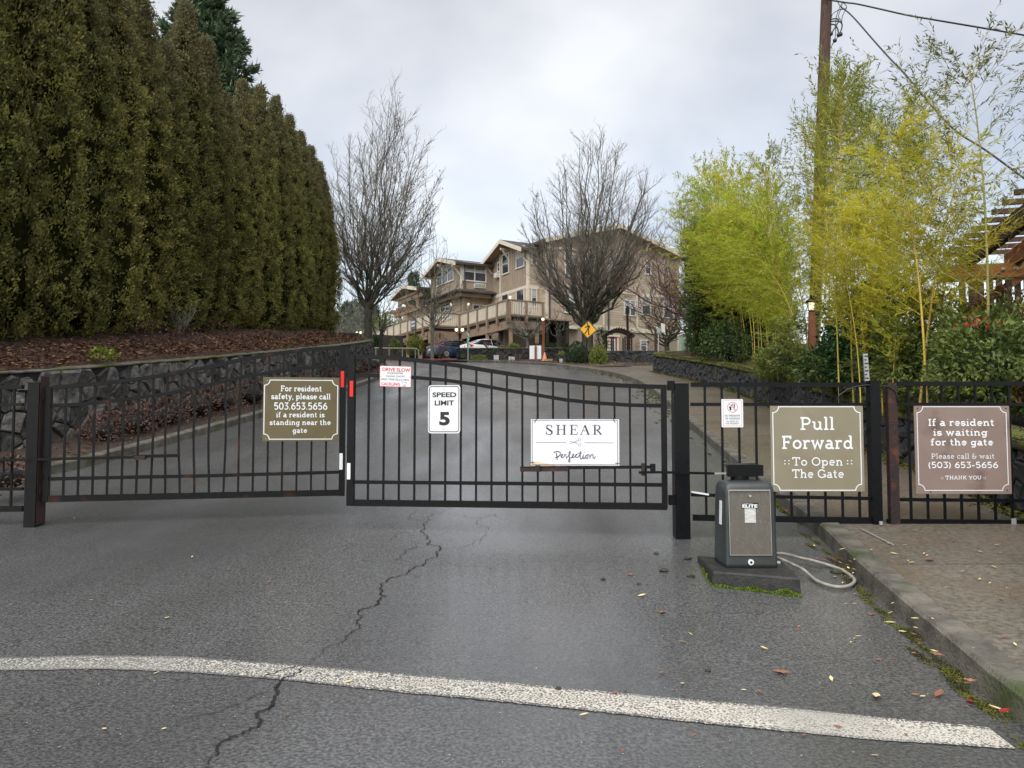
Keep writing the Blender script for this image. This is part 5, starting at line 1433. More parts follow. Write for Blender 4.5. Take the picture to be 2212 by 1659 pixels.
def place_bamboo(kind, px_, Y, ptop, rz, label, group=None, w=1.0, x=None):
    g = at(px_, 800, Y); xx = g.x if x is None else x; zb = rbank(xx, Y)-.05
    top = at(px_, ptop, Y).z; base_h = {'dense': 4.7, 'tall': 5.95, 'near': 5.15, 'giant': 5.12, 'low': 2.25}[kind]
    s = (top-zb)/base_h; t = thing('bamboo_plant', label, 'bamboo', (xx, Y, zb), group)
    rr_ = random.Random(nbam[0]); tx, ty = rr_.gauss(0, .035), rr_.gauss(0, .045)
    a, b, f = BP[kind][nbam[0] % len(BP[kind])]; nbam[0] += 1
    for nm, me in (('culm', a), ('branch', b), ('foliage', f)): link(nm, me, (xx, Y, zb), t, rot=(tx, ty, rz), scale=(w*s**.6, w*s**.6, s))
    return t
rnd = random.Random(77)
# dense arching clump on the left of the bed: culms lean towards the road
for i in range(22):
    px_ = 1600+i*7.2+rnd.uniform(-8, 8); Y = 25.5-(i/22)*9+rnd.uniform(-.8, .8)
    pt = 395+abs(i-4)*2+rnd.uniform(-25, 95)+(-30 if i > 14 else 0)
    place_bamboo('dense', px_, Y, pt, pi+rnd.uniform(-.9, .9), 'bright bamboo leaning over the pavement, %s from the left in the dense clump' % onum(i), 'leaning bamboos of the dense clump', w=1.0)
for i in range(9):
    px_ = 1560+i*15+rnd.uniform(-8, 8); Y = 27.5-(i/14)*5+rnd.uniform(-.5, .5)
    place_bamboo('dense', px_+40, Y, 520+rnd.uniform(-50, 60), pi+rnd.uniform(-.5, .5), 'short drooping bamboo at the front of the dense clump, %s from the left' % onum(i), 'short drooping bamboos', w=1.25)
tall = [(1752,18.2,235),(1768,17.6,200),(1800,16.5,225),(1812,15.5,130),(1832,15.0,150),(1850,14.6,200),(1872,14.0,235),(1893,13.6,280),(1915,13.0,330),(1680,20,350),(1935,12.6,300)]
for i, (px_, Y, pt) in enumerate(tall):
    place_bamboo('tall', px_, Y, pt, rnd.uniform(-.7, .7)+(pi if px_ < 1740 else 0), 'tall airy bamboo beside the utility pole, %s of the tall ones from the left' % ordn[i], 'tall airy bamboos', w=.95)
mid_ = [(1815,12.2,430),(1842,11.8,450),(1880,11.4,480),(1905,11.1,430),(1935,10.8,500),(1962,10.6,440),(1990,10.4,520),(2020,10.2,470),(2052,10.4,540),(1858,11.0,560),(1925,10.4,600)]
for i, (px_, Y, pt) in enumerate(mid_):
    place_bamboo('near', px_, Y, pt, rnd.uniform(-3, 3), 'mid height yellow bamboo right of the utility pole, %s from the left' % ordn[i], 'mid height bamboos behind the fence', w=.9)
place_bamboo('giant', 2125, 9.3, 150, pi-.15, 'tallest green bamboo with widely spread airy branches reaching over the pergola', None, w=1.0)
place_bamboo('near', 2003, 9.6, 285, pi-.4, 'golden culmed bamboo leaning left beside the tallest one', None, w=1.1)
place_bamboo('near', 1975, 10.0, 345, .2, 'thin upright bamboo left of the golden culmed one', None, w=1.2)
for i in range(14):
    px_ = 1640+i*24+rnd.uniform(-9, 9); Y = 18.5-(i/14)*8.6+rnd.uniform(-.3, .3)
    place_bamboo('low', px_, Y, 725+rnd.uniform(-40, 60), rnd.uniform(-3, 3), 'low leafy bamboo shoots above the mossy wall, %s tuft from the left' % onum(i), 'low bamboo undergrowth', w=1.15)

# dark shrubs on the right
bpx('camellia_bush', 'dark glossy evergreen bush standing among the bamboo right of the lantern', 1862, 835, 12.6, 150, 215, 8500, .085, M['camellia'], 21, ry=.7, w=.5)
bpx('nandina_bush', 'green shrub with a red leaf sprig at the right picture edge', 2130, 880, 9.2, 235, 205, 9000, .075, M['nandina'], 22, ry=.7, w=.42)
bpx('nandina_bush', 'green shrub with fine leaves between the golden bamboo and the red sprig shrub', 1985, 870, 10.6, 170, 245, 8000, .075, M['nandina'], 23, ry=.7, w=.42)
bpx('nandina_bush', 'russet topped shrub below the picket fence at the right edge', 2165, 790, 10.4, 250, 150, 8000, .065, M['nandina_top'], 24, ry=.6, w=.42)
bpx('camellia_bush', 'deep green bush filling the corner under the russet shrub at the right edge', 2260, 900, 9.0, 190, 170, 6500, .07, M['nandina'], 25, ry=.7)
bpx('shrub', 'leafy green shrub rising behind the mossy wall left of the lantern', 1690, 810, 17, 100, 70, 2200, .09, M['bamboo_low'], 26, ry=.8)
bpx('shrub', 'dark green ground shrub between ivy hedge and dense bamboo', 1570, 790, 25, 110, 95, 3200, .10, M['ivy'], 27, ry=1.2)
bpx('shrub', 'shadowy green shrub low behind the pull forward sign', 1800, 840, 13.2, 150, 90, 3000, .09, M['ivy'], 28, ry=.7)
rs = thing('red_leaf_sprig', 'sprig of scarlet leaves on the shrub at the right edge', 'leaves', tuple(at(2113, 696, 8.6)))
rng = np.random.default_rng(3); n = 22; c = np.array(at(2113, 696, 8.55))+rng.normal(0, 1, (n, 3))*np.array([.085,.03,.045])
v = leaf_quads(rng, c, unit(rng.normal(0,1,(n,3))+np.array([0,-.3,0])), unit(rng.normal(0,.5,(n,3))+np.array([0,-1.,.5])), .06*rng.uniform(.6,1.2,n), .025*np.ones(n)); c0 = v.mean(0)
link('leaf', npmesh('leaf', v-c0, 4, M['redleaf']), c0, rs)
# ivy covered hedge block at the top of the right bank
def prof_b(t): return np.clip(t/.04, 0, 1)**.3*(1-np.clip((t-.86)/.14, 0, 1)**2*.7)
v, _ = cypress_crown(31, 5.4, 1.15, ncl=3000, per=7, ls=.10, prof=prof_b); hv = npmesh('foliage', v, 4, M['ivy']); hc = core_mesh('foliage_shade_core', 5.4, 1.15, prof=lambda t: float(prof_b(np.array(t))), seed=31)
for i, (px_, Y, pt) in enumerate([(1534, 31.2, 478), (1548, 29.6, 470), (1592, 28.5, 455), (1640, 27, 520)]):
    g = at(px_, 770, Y); zb = rbank(g.x, Y)-.1; h = at(px_, pt, Y).z-zb
    t = thing('evergreen_hedge', 'tall dark ivy clad evergreen column, %s from the left behind the bamboo' % ordn[i], 'hedge', (g.x, Y, zb), 'ivy clad evergreen columns')
    for nm, me in (('foliage', hv), ('foliage_shade_core', hc)): link(nm, me, (g.x, Y, zb), t, rot=(0,0,i*1.3), scale=(.70, .9, h/5.4))
# far evergreens on the skyline
for i, (px_, Y, pt, w_) in enumerate([(752, 115, 660, 5), (775, 120, 655, 5), (727, 110, 690, 4), (805, 118, 668, 4)]):
    q = at(px_, 720, Y); bough_conifer('distant_tree', 'distant hazy grey green tree on the skyline, %s from the left' % ['second', 'third', 'first', 'fourth'][i], (q.x, Y, zr(Y)-2), at(px_, pt, Y).z-zr(Y)+2, w_, 90, M['farleaf'], 50+i, ls=.9, per=20, groupn='distant trees', zmin=.05)
q = at(893, 700, 112); bough_conifer('distant_tree', 'pointed dark conifer top showing above the entrance gable', (q.x, 112, zr(112)), at(893, 592, 112).z-zr(112), 3.0, 90, M['conifer'], 57, ls=.7, per=20)
q = at(832, 740, 84); bush('willow_tree', 'bright lime green leafy tree behind the deck at the left', (q.x, 84, zr(84)-1), 2.6, 2.5, 4.6, 7000, .30, M['lime'], 61, cat='tree', w=.35, shell=.4)
q = at(1492, 720, 75); bush('distant_tree', 'reddish brown distant thicket between the house and the ivy hedge', (q.x+1, 75, zr(75)-1), 5, 3, 2.4, 3000, .3, M['brownleaf'], 62, cat='tree', w=.3, core=False)
# ================================================================ gates, fence panels
def P2(px_, Y): q = at(px_, 1000, Y); return V((q.x, q.y))
HL = at(95, 1080, 7.72); CLp = at(747, 1068, 8.20); HR = at(1446, 1090, 7.20); CRp = at(751, 1086, 7.55)
FLG = Frame(HL, CLp-HL); FRG = Frame(CRp, HR-CRp)
FF = Frame((0, 7.2), (1, 0)); FLF = Frame((HL.x, 7.72), (1, 0))
for f in (FLG, FRG, FF, FLF): print('gate n', tuple(round(c, 2) for c in f.n))
def rail(fr, pts, h, d, name, parent, m=None, dd=0.0):
    sz = [fr.pix(*p) for p in pts]
    mb = MB(); rings = []
    for s, z in sz: rings.append([fr.p(s, z-h/2, dd-d/2), fr.p(s, z-h/2, dd+d/2), fr.p(s, z+h/2, dd+d/2), fr.p(s, z+h/2, dd-d/2)])
    mb.loft(rings); return mb.build(name, m or M['black'], parent), sz
def interp(sz, s):
    for (a, za), (b, zb) in zip(sz, sz[1:]):
        if a <= s <= b: return za+(zb-za)*(s-a)/(b-a)
    return sz[0][1] if s < sz[0][0] else sz[-1][1]
def bar(fr, s, z0, z1, name, parent, w=.019, m=None, d=0, bend=0):
    mb = MB()
    if bend:
        rings = []
        for i in range(7):
            t = i/6; z = z0+(z1-z0)*t; q = bend*sin(pi*t)**2
            rings.append([fr.p(s-w/2+q, z, d-w/2), fr.p(s+w/2+q, z, d-w/2), fr.p(s+w/2+q, z, d+w/2), fr.p(s-w/2+q, z, d+w/2)])
        mb.loft(rings)
    else: fr.box(mb, s-w/2, s+w/2, z0, z1, d-w/2, d+w/2)
    return mb.build(name, m or M['black'], parent)
# left leaf
gl = thing('drive_gate', 'left black gate leaf with dented rusty bars, rising to the middle', 'gate', (HL.x, HL.y, zr(7.7)))
lt = [(100,840),(140,835.5),(176,832),(246,825.5),(316,816.7),(387,804.4),(457,792),(527,776),(598,764),(668,755),(736,751)]
l2 = [(100,876.5),(140,875),(176,873),(246,866),(316,857),(387,846),(457,830),(527,814),(598,802.6),(668,794.5),(736,789.6)]
_, szT = rail(FLG, lt, .040, .040, 'top_rail', gl, M['blackrusty']); _, sz2 = rail(FLG, l2, .034, .036, 'upper_rail', gl, M['blackrusty'])
_, sz3 = rail(FLG, [(100,1034.7),(350,1029.5),(420,1028.5),(735,1019.8)], .034, .036, 'lower_rail', gl, M['blackrusty'])
_, szB = rail(FLG, [(96,1078),(735,1064)], .062, .050, 'bottom_rail', gl, M['blackrusty'])
for a, b, t_ in ((95, 109, 838), (733, 746, 748)):
    s0, _ = FLG.pix(a, 950); s1, _ = FLG.pix(b, 950); z1 = FLG.pix((a+b)/2, t_)[1]; z0 = FLG.pix((a+b)/2, 1083 if a < 200 else 1071)[1]
    mb = MB(); FLG.box(mb, s0, s1, z0, z1, -.032, .032); mb.build('stile', M['black'], gl)
bends = {6: .01, 7: -.012, 8: -.025, 9: -.02, 10: -.015, 11: .012, 5: .008}
for i in range(19):
    px_ = (398+i*89.2)*.3516; s, _ = FLG.pix(px_, 950)
    bar(FLG, s, interp(szB, s)+.02, interp(sz2, s)-.01 if i in (10, 11, 12) else interp(szT, s)-.01, 'bar', gl, bend=bends.get(i, 0), m=M['blackrusty'])
    if i in (10, 11, 12): bar(FLG, s+.01, interp(sz2, s), interp(szT, s)-.01, 'bar', gl)
    if i in (8, 9): pass
# right leaf
gr = thing('drive_gate', 'right black gate leaf carrying the SPEED LIMIT and SHEAR signs', 'gate', (HR.x, HR.y, zr(7.2)))
rt_ = [(760,771),(782,770.5),(848,773),(931.5,782),(997,791),(1063,802),(1128,812),(1194,820),(1260,827.6),(1325,832),(1380,834.5),(1440,836)]
r2_ = [(765,810.4),(830,812),(895,815.5),(960.6,821),(1030,831),(1095.5,843),(1161,853.4),(1223,864),(1289,870.6),(1358,875),(1431,876.8)]
_, szT = rail(FRG, rt_, .040, .040, 'top_rail', gr); _, sz2 = rail(FRG, r2_, .034, .036, 'upper_rail', gr)
_, sz3 = rail(FRG, [(762,1041),(1431,1047.4)], .034, .036, 'lower_rail', gr)
_, szB = rail(FRG, [(750,1085.5),(1441,1094)], .062, .050, 'bottom_rail', gr)
for a, b, t_, z_ in ((751.5, 766, 768, 1089), (1428.5, 1440.5, 834, 1097)):
    s0, _ = FRG.pix(a, 950); s1, _ = FRG.pix(b, 950); z1 = FRG.pix((a+b)/2, t_)[1]; z0 = FRG.pix((a+b)/2, z_)[1]
    mb = MB(); FRG.box(mb, s0, s1, z0, z1, -.030, .030); mb.build('stile', M['black'], gr)
for i in range(19):
    s, _ = FRG.pix(720+(208+i*91.2)*.3646, 950); bar(FRG, s, interp(szB, s)+.02, interp(szT, s)-.01, 'bar', gr)
# reflectors on the meeting stiles
for fr, px_, y0, y1, m in ((FLG, 740, 802, 837, 'red'), (FLG, 737, 979, 1014, 'white'), (FRG, 761.5, 823, 857, 'red'), (FRG, 755.5, 1000, 1035, 'white')):
    s, _ = fr.pix(px_, (y0+y1)/2); z1 = fr.pix(px_, y0)[1]; z0 = fr.pix(px_, y1)[1]; mb = MB(); fr.box(mb, s-.017, s+.017, z0, z1, .031, .035)
    mb.build('reflector', M[m], gl if fr is FLG else gr)
# posts
def post(name, label, px0, px1, ptop, pbase, Y, dep, capm=None):
    a = at(px0, pbase, Y); b = at(px1, pbase, Y); t = at((px0+px1)/2, ptop, Y).z
    r = thing(name, label, 'post', ((a.x+b.x)/2, Y+dep/2, zr(Y)))
    mb = MB(); mb.box(a.x, b.x, Y, Y+dep, zr(Y)-.1, t-.008); mb.build('shaft', M['black'], r)
    mb = MB(); mb.box(a.x-.004, b.x+.004, Y-.004, Y+dep+.004, t-.008, t); mb.build('cap', M['black'], r); return r, a.x, b.x, t
pL, xa, xb, _ = post('gate_post', 'black square post hinging the left gate leaf, rusty red on its side', 50, 75, 826, 1138, 7.62, .16)
mb = MB(); mb.box(xb+.0045, xb+.008, 7.63, 7.775, zr(7.7)+.02, 1.98); mb.build('rusty_side', M['brownprimer'], pL)
for z_ in (1.80, .85): 
    mb = MB(); mb.box(xb+.0085, HL.x-.005, 7.66, 7.74, z_-.05, z_+.05); mb.build('hinge', M['rust'], pL)
mb = MB(); mb.box(xb+.02, HL.x, 7.64, 7.70, .96, 1.0); mb.build('hinge_bolt', M['rust'], pL)
pR, xra, xrb, _ = post('gate_post', 'black square post between the right gate leaf and the operator box', 1460, 1492, 828, 1166, 7.14, .14)
for z_ in (1.84, .70):
    z_ = {1.84: 1.80, .70: .86}[z_]
    for k, (x0, x1, dz) in enumerate(((HR.x-.01, HR.x+.05, .06), (HR.x+.03, xra-.004, -.06))):
        dz = dz if z_ > 1 else -dz
        mb = MB(); mb.box(x0, x1, 7.14, 7.20, z_+dz-.045, z_+dz+.045); mb.build('hinge', M['rust'] if k else M['black'], pR)
# right fixed panel
def fpx(px_, py_): return FF.pix(px_, py_)
fp = thing('metal_fence', 'black metal fence panel between gate post and pavement post, behind the operator box', 'fence', (fpx(1690, 1130)[0], 7.2, zr(7.2)))
rail(FF, [(1493, 831), (1888, 831)], .040, .045, 'top_rail', fp); rail(FF, [(1492, 873.6), (1888, 873.6)], .030, .036, 'upper_rail', fp)
rail(FF, [(1493, 1068.5), (1600, 1071.5), (1888, 1077)], .030, .036, 'lower_rail', fp); rail(FF, [(1497, 1118), (1888, 1124.5)], .055, .045, 'bottom_rail', fp)
for i in range(10):
    s, _ = fpx(1440+(219+i*96)*.382, 950); bar(FF, s, fpx(1600, 1122)[1]+(.03 if i < 2 else 0)*0, fpx(1600, 833)[1], 'bar', fp)
pp, x0, x1, _ = post('fence_post', 'black post at the pavement edge where two fence panels meet', 1888, 1908.5, 822, 1161, 7.14, .10)
mb = MB(); mb.box(x0+.0, x1-.0, 7.13, 7.139, .72, 1.0); 
mb = MB(); mb.cyl((x0+.045, 7.09, zr(7.1)+.145), .018, .03, 8); mb.build('bolt', M['galv'], pp)
# next panel over the pavement
f2 = thing('metal_fence', 'black fence panel with a rusty left stile standing over the pavement at the right edge', 'fence', (fpx(2060, 1130)[0], 7.2, zr(7.2)+.13))
s0, _ = fpx(1917, 1000); s1, _ = fpx(1936.5, 1000); mb = MB(); FF.box(mb, s0, s1, fpx(1927, 1132)[1], fpx(1927, 827)[1], -.02, .045); mb.build('stile', M['rust'], f2)
rail(FF, [(1937, 829), (2260, 829)], .040, .045, 'top_rail', f2); rail(FF, [(1937, 873), (2260, 874)], .030, .036, 'upper_rail', f2)
rail(FF, [(1937, 1079), (2260, 1082)], .030, .036, 'lower_rail', f2); rail(FF, [(1917, 1127.5), (2260, 1130)], .055, .045, 'bottom_rail', f2)
for i in range(8):
    s, _ = fpx(1440+(1372+i*95)*.382, 950); bar(FF, s, fpx(2000, 1126)[1], fpx(2000, 831)[1], 'bar', f2)
# fence panel left of the left post
f3 = thing('metal_fence', 'end of a black fence panel at the left picture edge beside the rusty gate post', 'fence', (-5.2, 7.72, zr(7.7)))
rail(FLF, [(-160, 838), (50, 836)], .040, .045, 'top_rail', f3); rail(FLF, [(-160, 876), (50, 874)], .030, .036, 'upper_rail', f3)
rail(FLF, [(-160, 1058), (50, 1056)], .030, .036, 'lower_rail', f3); rail(FLF, [(-160, 1101), (50, 1099)], .055, .045, 'bottom_rail', f3)
for px_ in (28, -3, -34, -65, -96, -127): s, _ = FLF.pix(px_, 950); bar(FLF, s, FLF.pix(0, 1099)[1], FLF.pix(0, 838)[1], 'bar', f3)

# operator arms
arm = thing('operator_arm', 'thin black operator arm crossing the left gate leaf from the picture edge', 'gate arm', tuple(FLG.p(0, FLG.pix(100, 990)[1], .06)))
rail(FLG, [(-60, 998), (20, 993), (300, 987)], .026, .020, 'rod', arm, dd=.085); rail(FLG, [(290, 986), (388, 983.5)], .032, .030, 'bracket', arm, dd=.045)
mb = MB(); s, z = FLG.pix(308, 986); FLG.box(mb, s-.05, s+.05, z-.03, z+.01, .05, .10); mb.build('clevis', M['rust'], arm)
s, z = FLG.pix(14, 997); mb = MB(); FLG.box(mb, s-.10, s+.0, z-.10, z+.05, .03, .07); mb.build('bracket', M['rust'], arm)
arm2 = thing('operator_arm', 'black operator arm running from the operator head to the right gate leaf', 'gate arm', tuple(FRG.p(2.5, FRG.pix(1400, 1015)[1], .1)))
rail(FRG, [(1125, 1010.5), (1415, 1008)], .028, .030, 'bracket', arm2, dd=.045)
rail(FRG, [(1125, 1014), (1228, 1013)], .036, .028, 'plate', arm2, m=M['rust'], dd=.047)
rail(FF, [(1376, 1019), (1420, 1018.5), (1536, 1021)], .022, .022, 'rod', arm2, dd=.11)
rail(FF, [(1536, 1021), (1575, 1021)], .016, .016, 'tip_rod', arm2, m=M['conduit'], dd=.11)
for px_, w_, y0, y1, m in ((1409, 11, 1001, 1021, 'black'), (1388, 7, 1000, 1026, 'rust'), (1163, 10, 1004, 1018, 'rust')):
    s0, z1 = FRG.pix(px_-w_/2*1.0, y0); s1, z0 = FRG.pix(px_+w_/2, y1); mb = MB(); FRG.box(mb, s0, s1, z0, z1, .03, .10); mb.build('clevis', M[m], arm2)

# ================================================================ signs
def notched(fr, s0, s1, z0, z1, r, w, m, parent, d):
    pts = []
    for cx, cy, a0 in ((s0, z1, 0), (s0, z0, 90), (s1, z0, 180), (s1, z1, 270)):
        pts += [(cx+r*cos(radians(a0-i*90/6)), cy+r*sin(radians(a0-i*90/6))) for i in range(7)]
    pts.append(pts[0]); mb = MB(); ribbon(mb, pts, w, lambda p: fr.p(p.x, p.y, d)); return mb.build('border', m, parent)
def rounded(fr, s0, s1, z0, z1, r, n=5):
    pts = []
    for cx, cy, a0 in ((s1-r, z1-r, 0), (s0+r, z1-r, 90), (s0+r, z0+r, 180), (s1-r, z0+r, 270)):
        pts += [(cx+r*cos(radians(a0+i*90/n)), cy+r*sin(radians(a0+i*90/n))) for i in range(n+1)]
    return pts
class Sign:
    def __init__(g, fr, corners, label, panelm, d, zoom=None, rad=.0, thick=.006, shear=0, cat='sign'):
        """corners: left, right, top, bottom pixels; zoom(zx, zy) turns reading coordinates to pixels"""
        l_, r_, t_, b_ = corners; g.fr = fr; g.d = d
        g.f = lambda zx, zy: fr.pix(*zoom(zx, zy))
        g.s0, _ = fr.pix(l_, (t_+b_)/2); g.s1, _ = fr.pix(r_, (t_+b_)/2); g.z1 = fr.pix((l_+r_)/2, t_)[1]; g.z0 = fr.pix((l_+r_)/2, b_)[1]
        g.root = thing('sign', label, cat, tuple(fr.p((g.s0+g.s1)/2, (g.z0+g.z1)/2, d)))
        g.sh = shear
        pts = rounded(fr, g.s0, g.s1, g.z0, g.z1, rad if rad > 0 else .004, 5 if rad > 0 else 1)
        mb = MB(); mb.prism([g.P(s, z, d) for s, z in pts], -fr.n*thick); mb.build('panel', panelm, g.root)
    def P(g, s, z, d): return g.fr.p(s, z+g.sh*(s-(g.s0+g.s1)/2), d)
    def slab(g, txt, zx0, zx1, zb, zt, m, w=.15, track=.04):
        s0, z0 = g.f(zx0, zb); s1, z1 = g.f(zx1, zt); slab(g.fr, txt, s0, s1, z0, z1-z0, m, g.root, g.d+.0012, w, track)
    def sans(g, txt, zx0, zx1, zb, zt, m, bold=0, spacing=1.0, skew=0):
        s0, z0 = g.f(zx0, zb); s1, z1 = g.f(zx1, zt); sans(g.fr, txt, s0, s1, z0, z1, m, g.root, g.d+.0012, bold, spacing, skew=skew)
    def screws(g, pts, m='galv', r=.006):
        for zx, zy in pts:
            s, z = g.f(zx, zy); mb = MB(); mb.tube([g.fr.p(s, z, g.d), g.fr.p(s, z, g.d+.004)], r, 8); mb.build('screw', M[m], g.root)
z2 = lambda a, b: (a*.3516, 720+b*.3516)
z3 = lambda a, b: (720+a*.3646, 720+b*.3646)
z4 = lambda a, b: (1440+a*.382, 720+b*.382)
W = M['white']
g = Sign(FLG, (569, 733, 815.6, 953), 'olive brown sign reading For resident safety please call, on the left gate leaf', M['signolive'], .045, z2)
s0, z1 = g.f(1630, 288); s1, z0 = g.f(2073, 649); notched(FLG, s0, s1, z0, z1, .055, .009, W, g.root, g.d+.0012)
for t_, a, b, zb, zt in (('For resident', 1727, 1980, 357, 325), ('safety, please call', 1670, 2033, 405, 373), ('503.653.5656', 1686, 2014, 469, 427), ('if a resident is', 1700, 1997, 516, 485), ('standing near the', 1660, 2035, 563, 532), ('gate', 1800, 1890, 611, 581)):
    g.slab(t_, a, b, zb, zt, W, .165 if '5' not in t_ else .15)
g.screws([(1648, 292), (2004, 287), (1637, 647), (1998, 643)])
g = Sign(FF, (1661.6, 1861, 877, 1061), 'tan sign reading Pull Forward To Open The Gate', M['signtaupe'], .045, z4)
s0, z1 = g.f(590, 416); s1, z0 = g.f(1091, 885); notched(FF, s0, s1, z0, z1, .055, .009, W, g.root, g.d+.0012)
for t_, a, b, zb, zt in (('Pull', 743, 937, 546, 475), ('Forward', 640, 1043, 653, 580), ('::', 649, 690, 743, 700), ('To Open', 700, 985, 747, 700), ('::', 1001, 1042, 743, 700), ('The Gate', 699, 991, 816, 768)):
    g.slab(t_, a, b, zb, zt, W, .15 if 'P' in t_ or 'F' in t_ else .135)
g.screws([(597, 428), (1090, 427), (1087, 884), (600, 880)])
g = Sign(FF, (1971, 2176, 877, 1066), 'mauve brown sign reading If a resident is waiting for the gate', M['signmauve'], .045, z4)
s0, z1 = g.f(1400, 416); s1, z0 = g.f(1916, 886); notched(FF, s0, s1, z0, z1, .055, .007, W, g.root, g.d+.0012)
for t_, a, b, zb, zt, w_ in (('If a resident', 1463, 1835, 523, 485, .18), ('is waiting', 1492, 1797, 578, 541, .18), ('for the gate', 1478, 1830, 633, 596, .18), ('Please call & wait', 1480, 1837, 708, 679, .11), ('(503) 653-5656', 1463, 1857, 760, 726, .165), (':: THANK YOU ::', 1535, 1789, 824, 804, .18)):
    g.slab(t_, a, b, zb, zt, W, w_)
g.screws([(1405, 425), (1900, 425), (1907, 884), (1478, 893)], 'rust')
# speed limit
g = Sign(FRG, (926.5, 995.5, 832.5, 936), 'white SPEED LIMIT 5 traffic sign on the right gate leaf', W, .035, z3, rad=.03, cat='traffic sign')
s0, z1 = g.f(574, 317); s1, z0 = g.f(747, 583)
pts = rounded(FRG, s0, s1, z0, z1, .022); pts.append(pts[0]); mb = MB(); ribbon(mb, pts, .007, lambda p: FRG.p(p.x, p.y, g.d+.0012)); mb.build('border', M['ink'], g.root)
g.sans('SPEED', 592, 733, 380, 350, M['ink'], .03); g.sans('LIMIT', 605, 719, 428, 398, M['ink'], .03); g.sans('5', 632, 694, 546, 466, M['ink'], .045)
g.screws([(660, 330), (657, 568)], r=.005)
# hand lettered sign
g = Sign(FRG, (822.5, 890, 791, 836), 'small white DRIVE SLOW sign with red edge on the right gate leaf', W, .035, z3, rad=.012, shear=-.035)
pts = rounded(FRG, g.s0+.002, g.s1-.002, g.z0+.002, g.z1-.002, .011); pts.append(pts[0]); mb = MB(); ribbon(mb, pts, .004, lambda p: g.P(p.x, p.y, g.d+.0012)); mb.build('border', M['signred'], g.root)
for t_, a, b, zb, zt, m, bd in (('DRIVE SLOW', 297, 462, 225, 203, 'signred', .03), ('OLDROOSTER', 325, 419, 242, 231, 'plum', .01), ('YOUNG CHICKS', 314, 428, 260, 249, 'plum', .01), ('AND ONE SILLY HEN', 289, 452, 277, 265, 'plum', .01), ('CACKLING', 290, 400, 309, 291, 'signred', .03)):
    g.sans(t_, a, b, zb, zt, M[m], bd, skew=-.012 if b-a > 120 else -.005)
mb = MB(); hen = [(414,284),(412,290),(416,300),(424,308),(432,305),(438,297),(441,288),(436,291),(428,293),(421,290),(414,284)]
ribbon(mb, [g.f(*p) for p in hen], .0022, lambda p: FRG.p(p.x, p.y, g.d+.0012))
for leg in ([(424,308),(424,314),(428,314)], [(429,306),(430,314),(434,314)], [(410,314),(436,315)]): ribbon(mb, [g.f(*p) for p in leg], .0018, lambda p: FRG.p(p.x, p.y, g.d+.0014))
mb.build('hen_drawing', M['plum'], g.root)
g.screws([(290, 257), (460, 262)], r=.004)
# salon sign
zs = lambda a, b: (1129+a*.10416, 887.1+b*.10416)
g = Sign(FRG, (1147.2, 1338, 905.3, 1005.5), 'white SHEAR Perfection sign with scissors, wired to the right gate leaf', mat('sign_white_rust', (.78,.80,.84), rough=.3), .045, zs, shear=-.003)
for o_, w_ in (((208, 200), .0045),):
    s0, z1 = g.f(*o_); s1, z0 = g.f(1968, 1118); pts = [(s0,z0),(s1,z0),(s1,z1),(s0,z1),(s0,z0)]
    mb = MB(); ribbon(mb, pts, w_, lambda p: FRG.p(p.x, p.y, g.d+.0012)); mb.build('border', M['plum'], g.root)
s0, z1 = g.f(178, 174); s1, z0 = g.f(2004, 1140); pts = [(s0,z0),(s1,z0),(s1,z1),(s0,z1),(s0,z0)]
mb = MB(); ribbon(mb, pts, .002, lambda p: FRG.p(p.x, p.y, g.d+.0012)); mb.build('edge', M['ink'], g.root)
mb = MB(); cnt = [0]
def st(pts, w):
    cnt[0] += 1; dd = g.d+.0012+.00012*(cnt[0] % 9)
    q = [g.f(*p) for p in pts]; kk = abs(g.f(100, 0)[0]-g.f(0, 0)[0])/100
    ww = [a*kk for a in w] if hasattr(w, '__len__') else w*kk
    ribbon(mb, q, ww, lambda p: FRG.p(p.x, p.y, dd))
# S H E A R  in thick and thin strokes
S_ = [(608,345),(600,315),(565,298),(530,300),(508,325),(510,360),(540,385),(585,410),(615,440),(610,475),(575,492),(530,492),(505,470),(495,430)]
st(S_, [10,10,12,16,22,28,34,36,32,26,16,12,10,12]); st([(612,296),(612,350)], 10); st([(495,425),(495,492)], 10)
for x in (740, 868): st([(x, 300), (x, 490)], 30)
for x in (740, 868):
    for y in (299, 491): st([(x-42, y), (x+42, y)], 9)
st([(740, 392), (868, 392)], 10)
st([(1020, 300), (1020, 490)], 30); st([(978, 299), (1130, 299), (1136, 345)], 10); st([(978, 491), (1128, 491), (1142, 440)], 10); st([(1020, 392), (1095, 392)], 10); st([(1097, 365), (1097, 420)], 9)
st([(1215, 490), (1292, 300)], 10); st([(1290, 300), (1368, 490)], 32); st([(1245, 418), (1335, 418)], 10); st([(1192, 491), (1245, 491)], 9); st([(1320, 491), (1395, 491)], 9)
st([(1498, 300), (1498, 490)], 30); st([(1452, 491), (1545, 491)], 9); st([(1452, 299), (1550, 300), (1590, 318), (1600, 350), (1585, 385), (1545, 398), (1500, 398)], [9,10,18,28,20,10,8]); st([(1545, 398), (1625, 490)], 26); st([(1600, 491), (1645, 491)], 9)
mb.build('lettering', M['plum'], g.root)
mb = MB()
st([(650,862),(700,845),(750,842),(785,865),(785,905),(750,945),(700,968),(680,972)], 17); st([(705,875),(715,940),(722,1015)], 19)
st([(795,950),(830,935),(838,905),(815,900),(800,930),(805,965),(835,972),(865,945),(880,900),(900,905),(905,950),(915,978),(945,945)], 14)
st([(945,945),(985,890),(995,850),(980,840),(965,870),(970,950),(985,1020),(980,1060),(960,1055),(958,1020),(985,975),(1020,965)], 15)
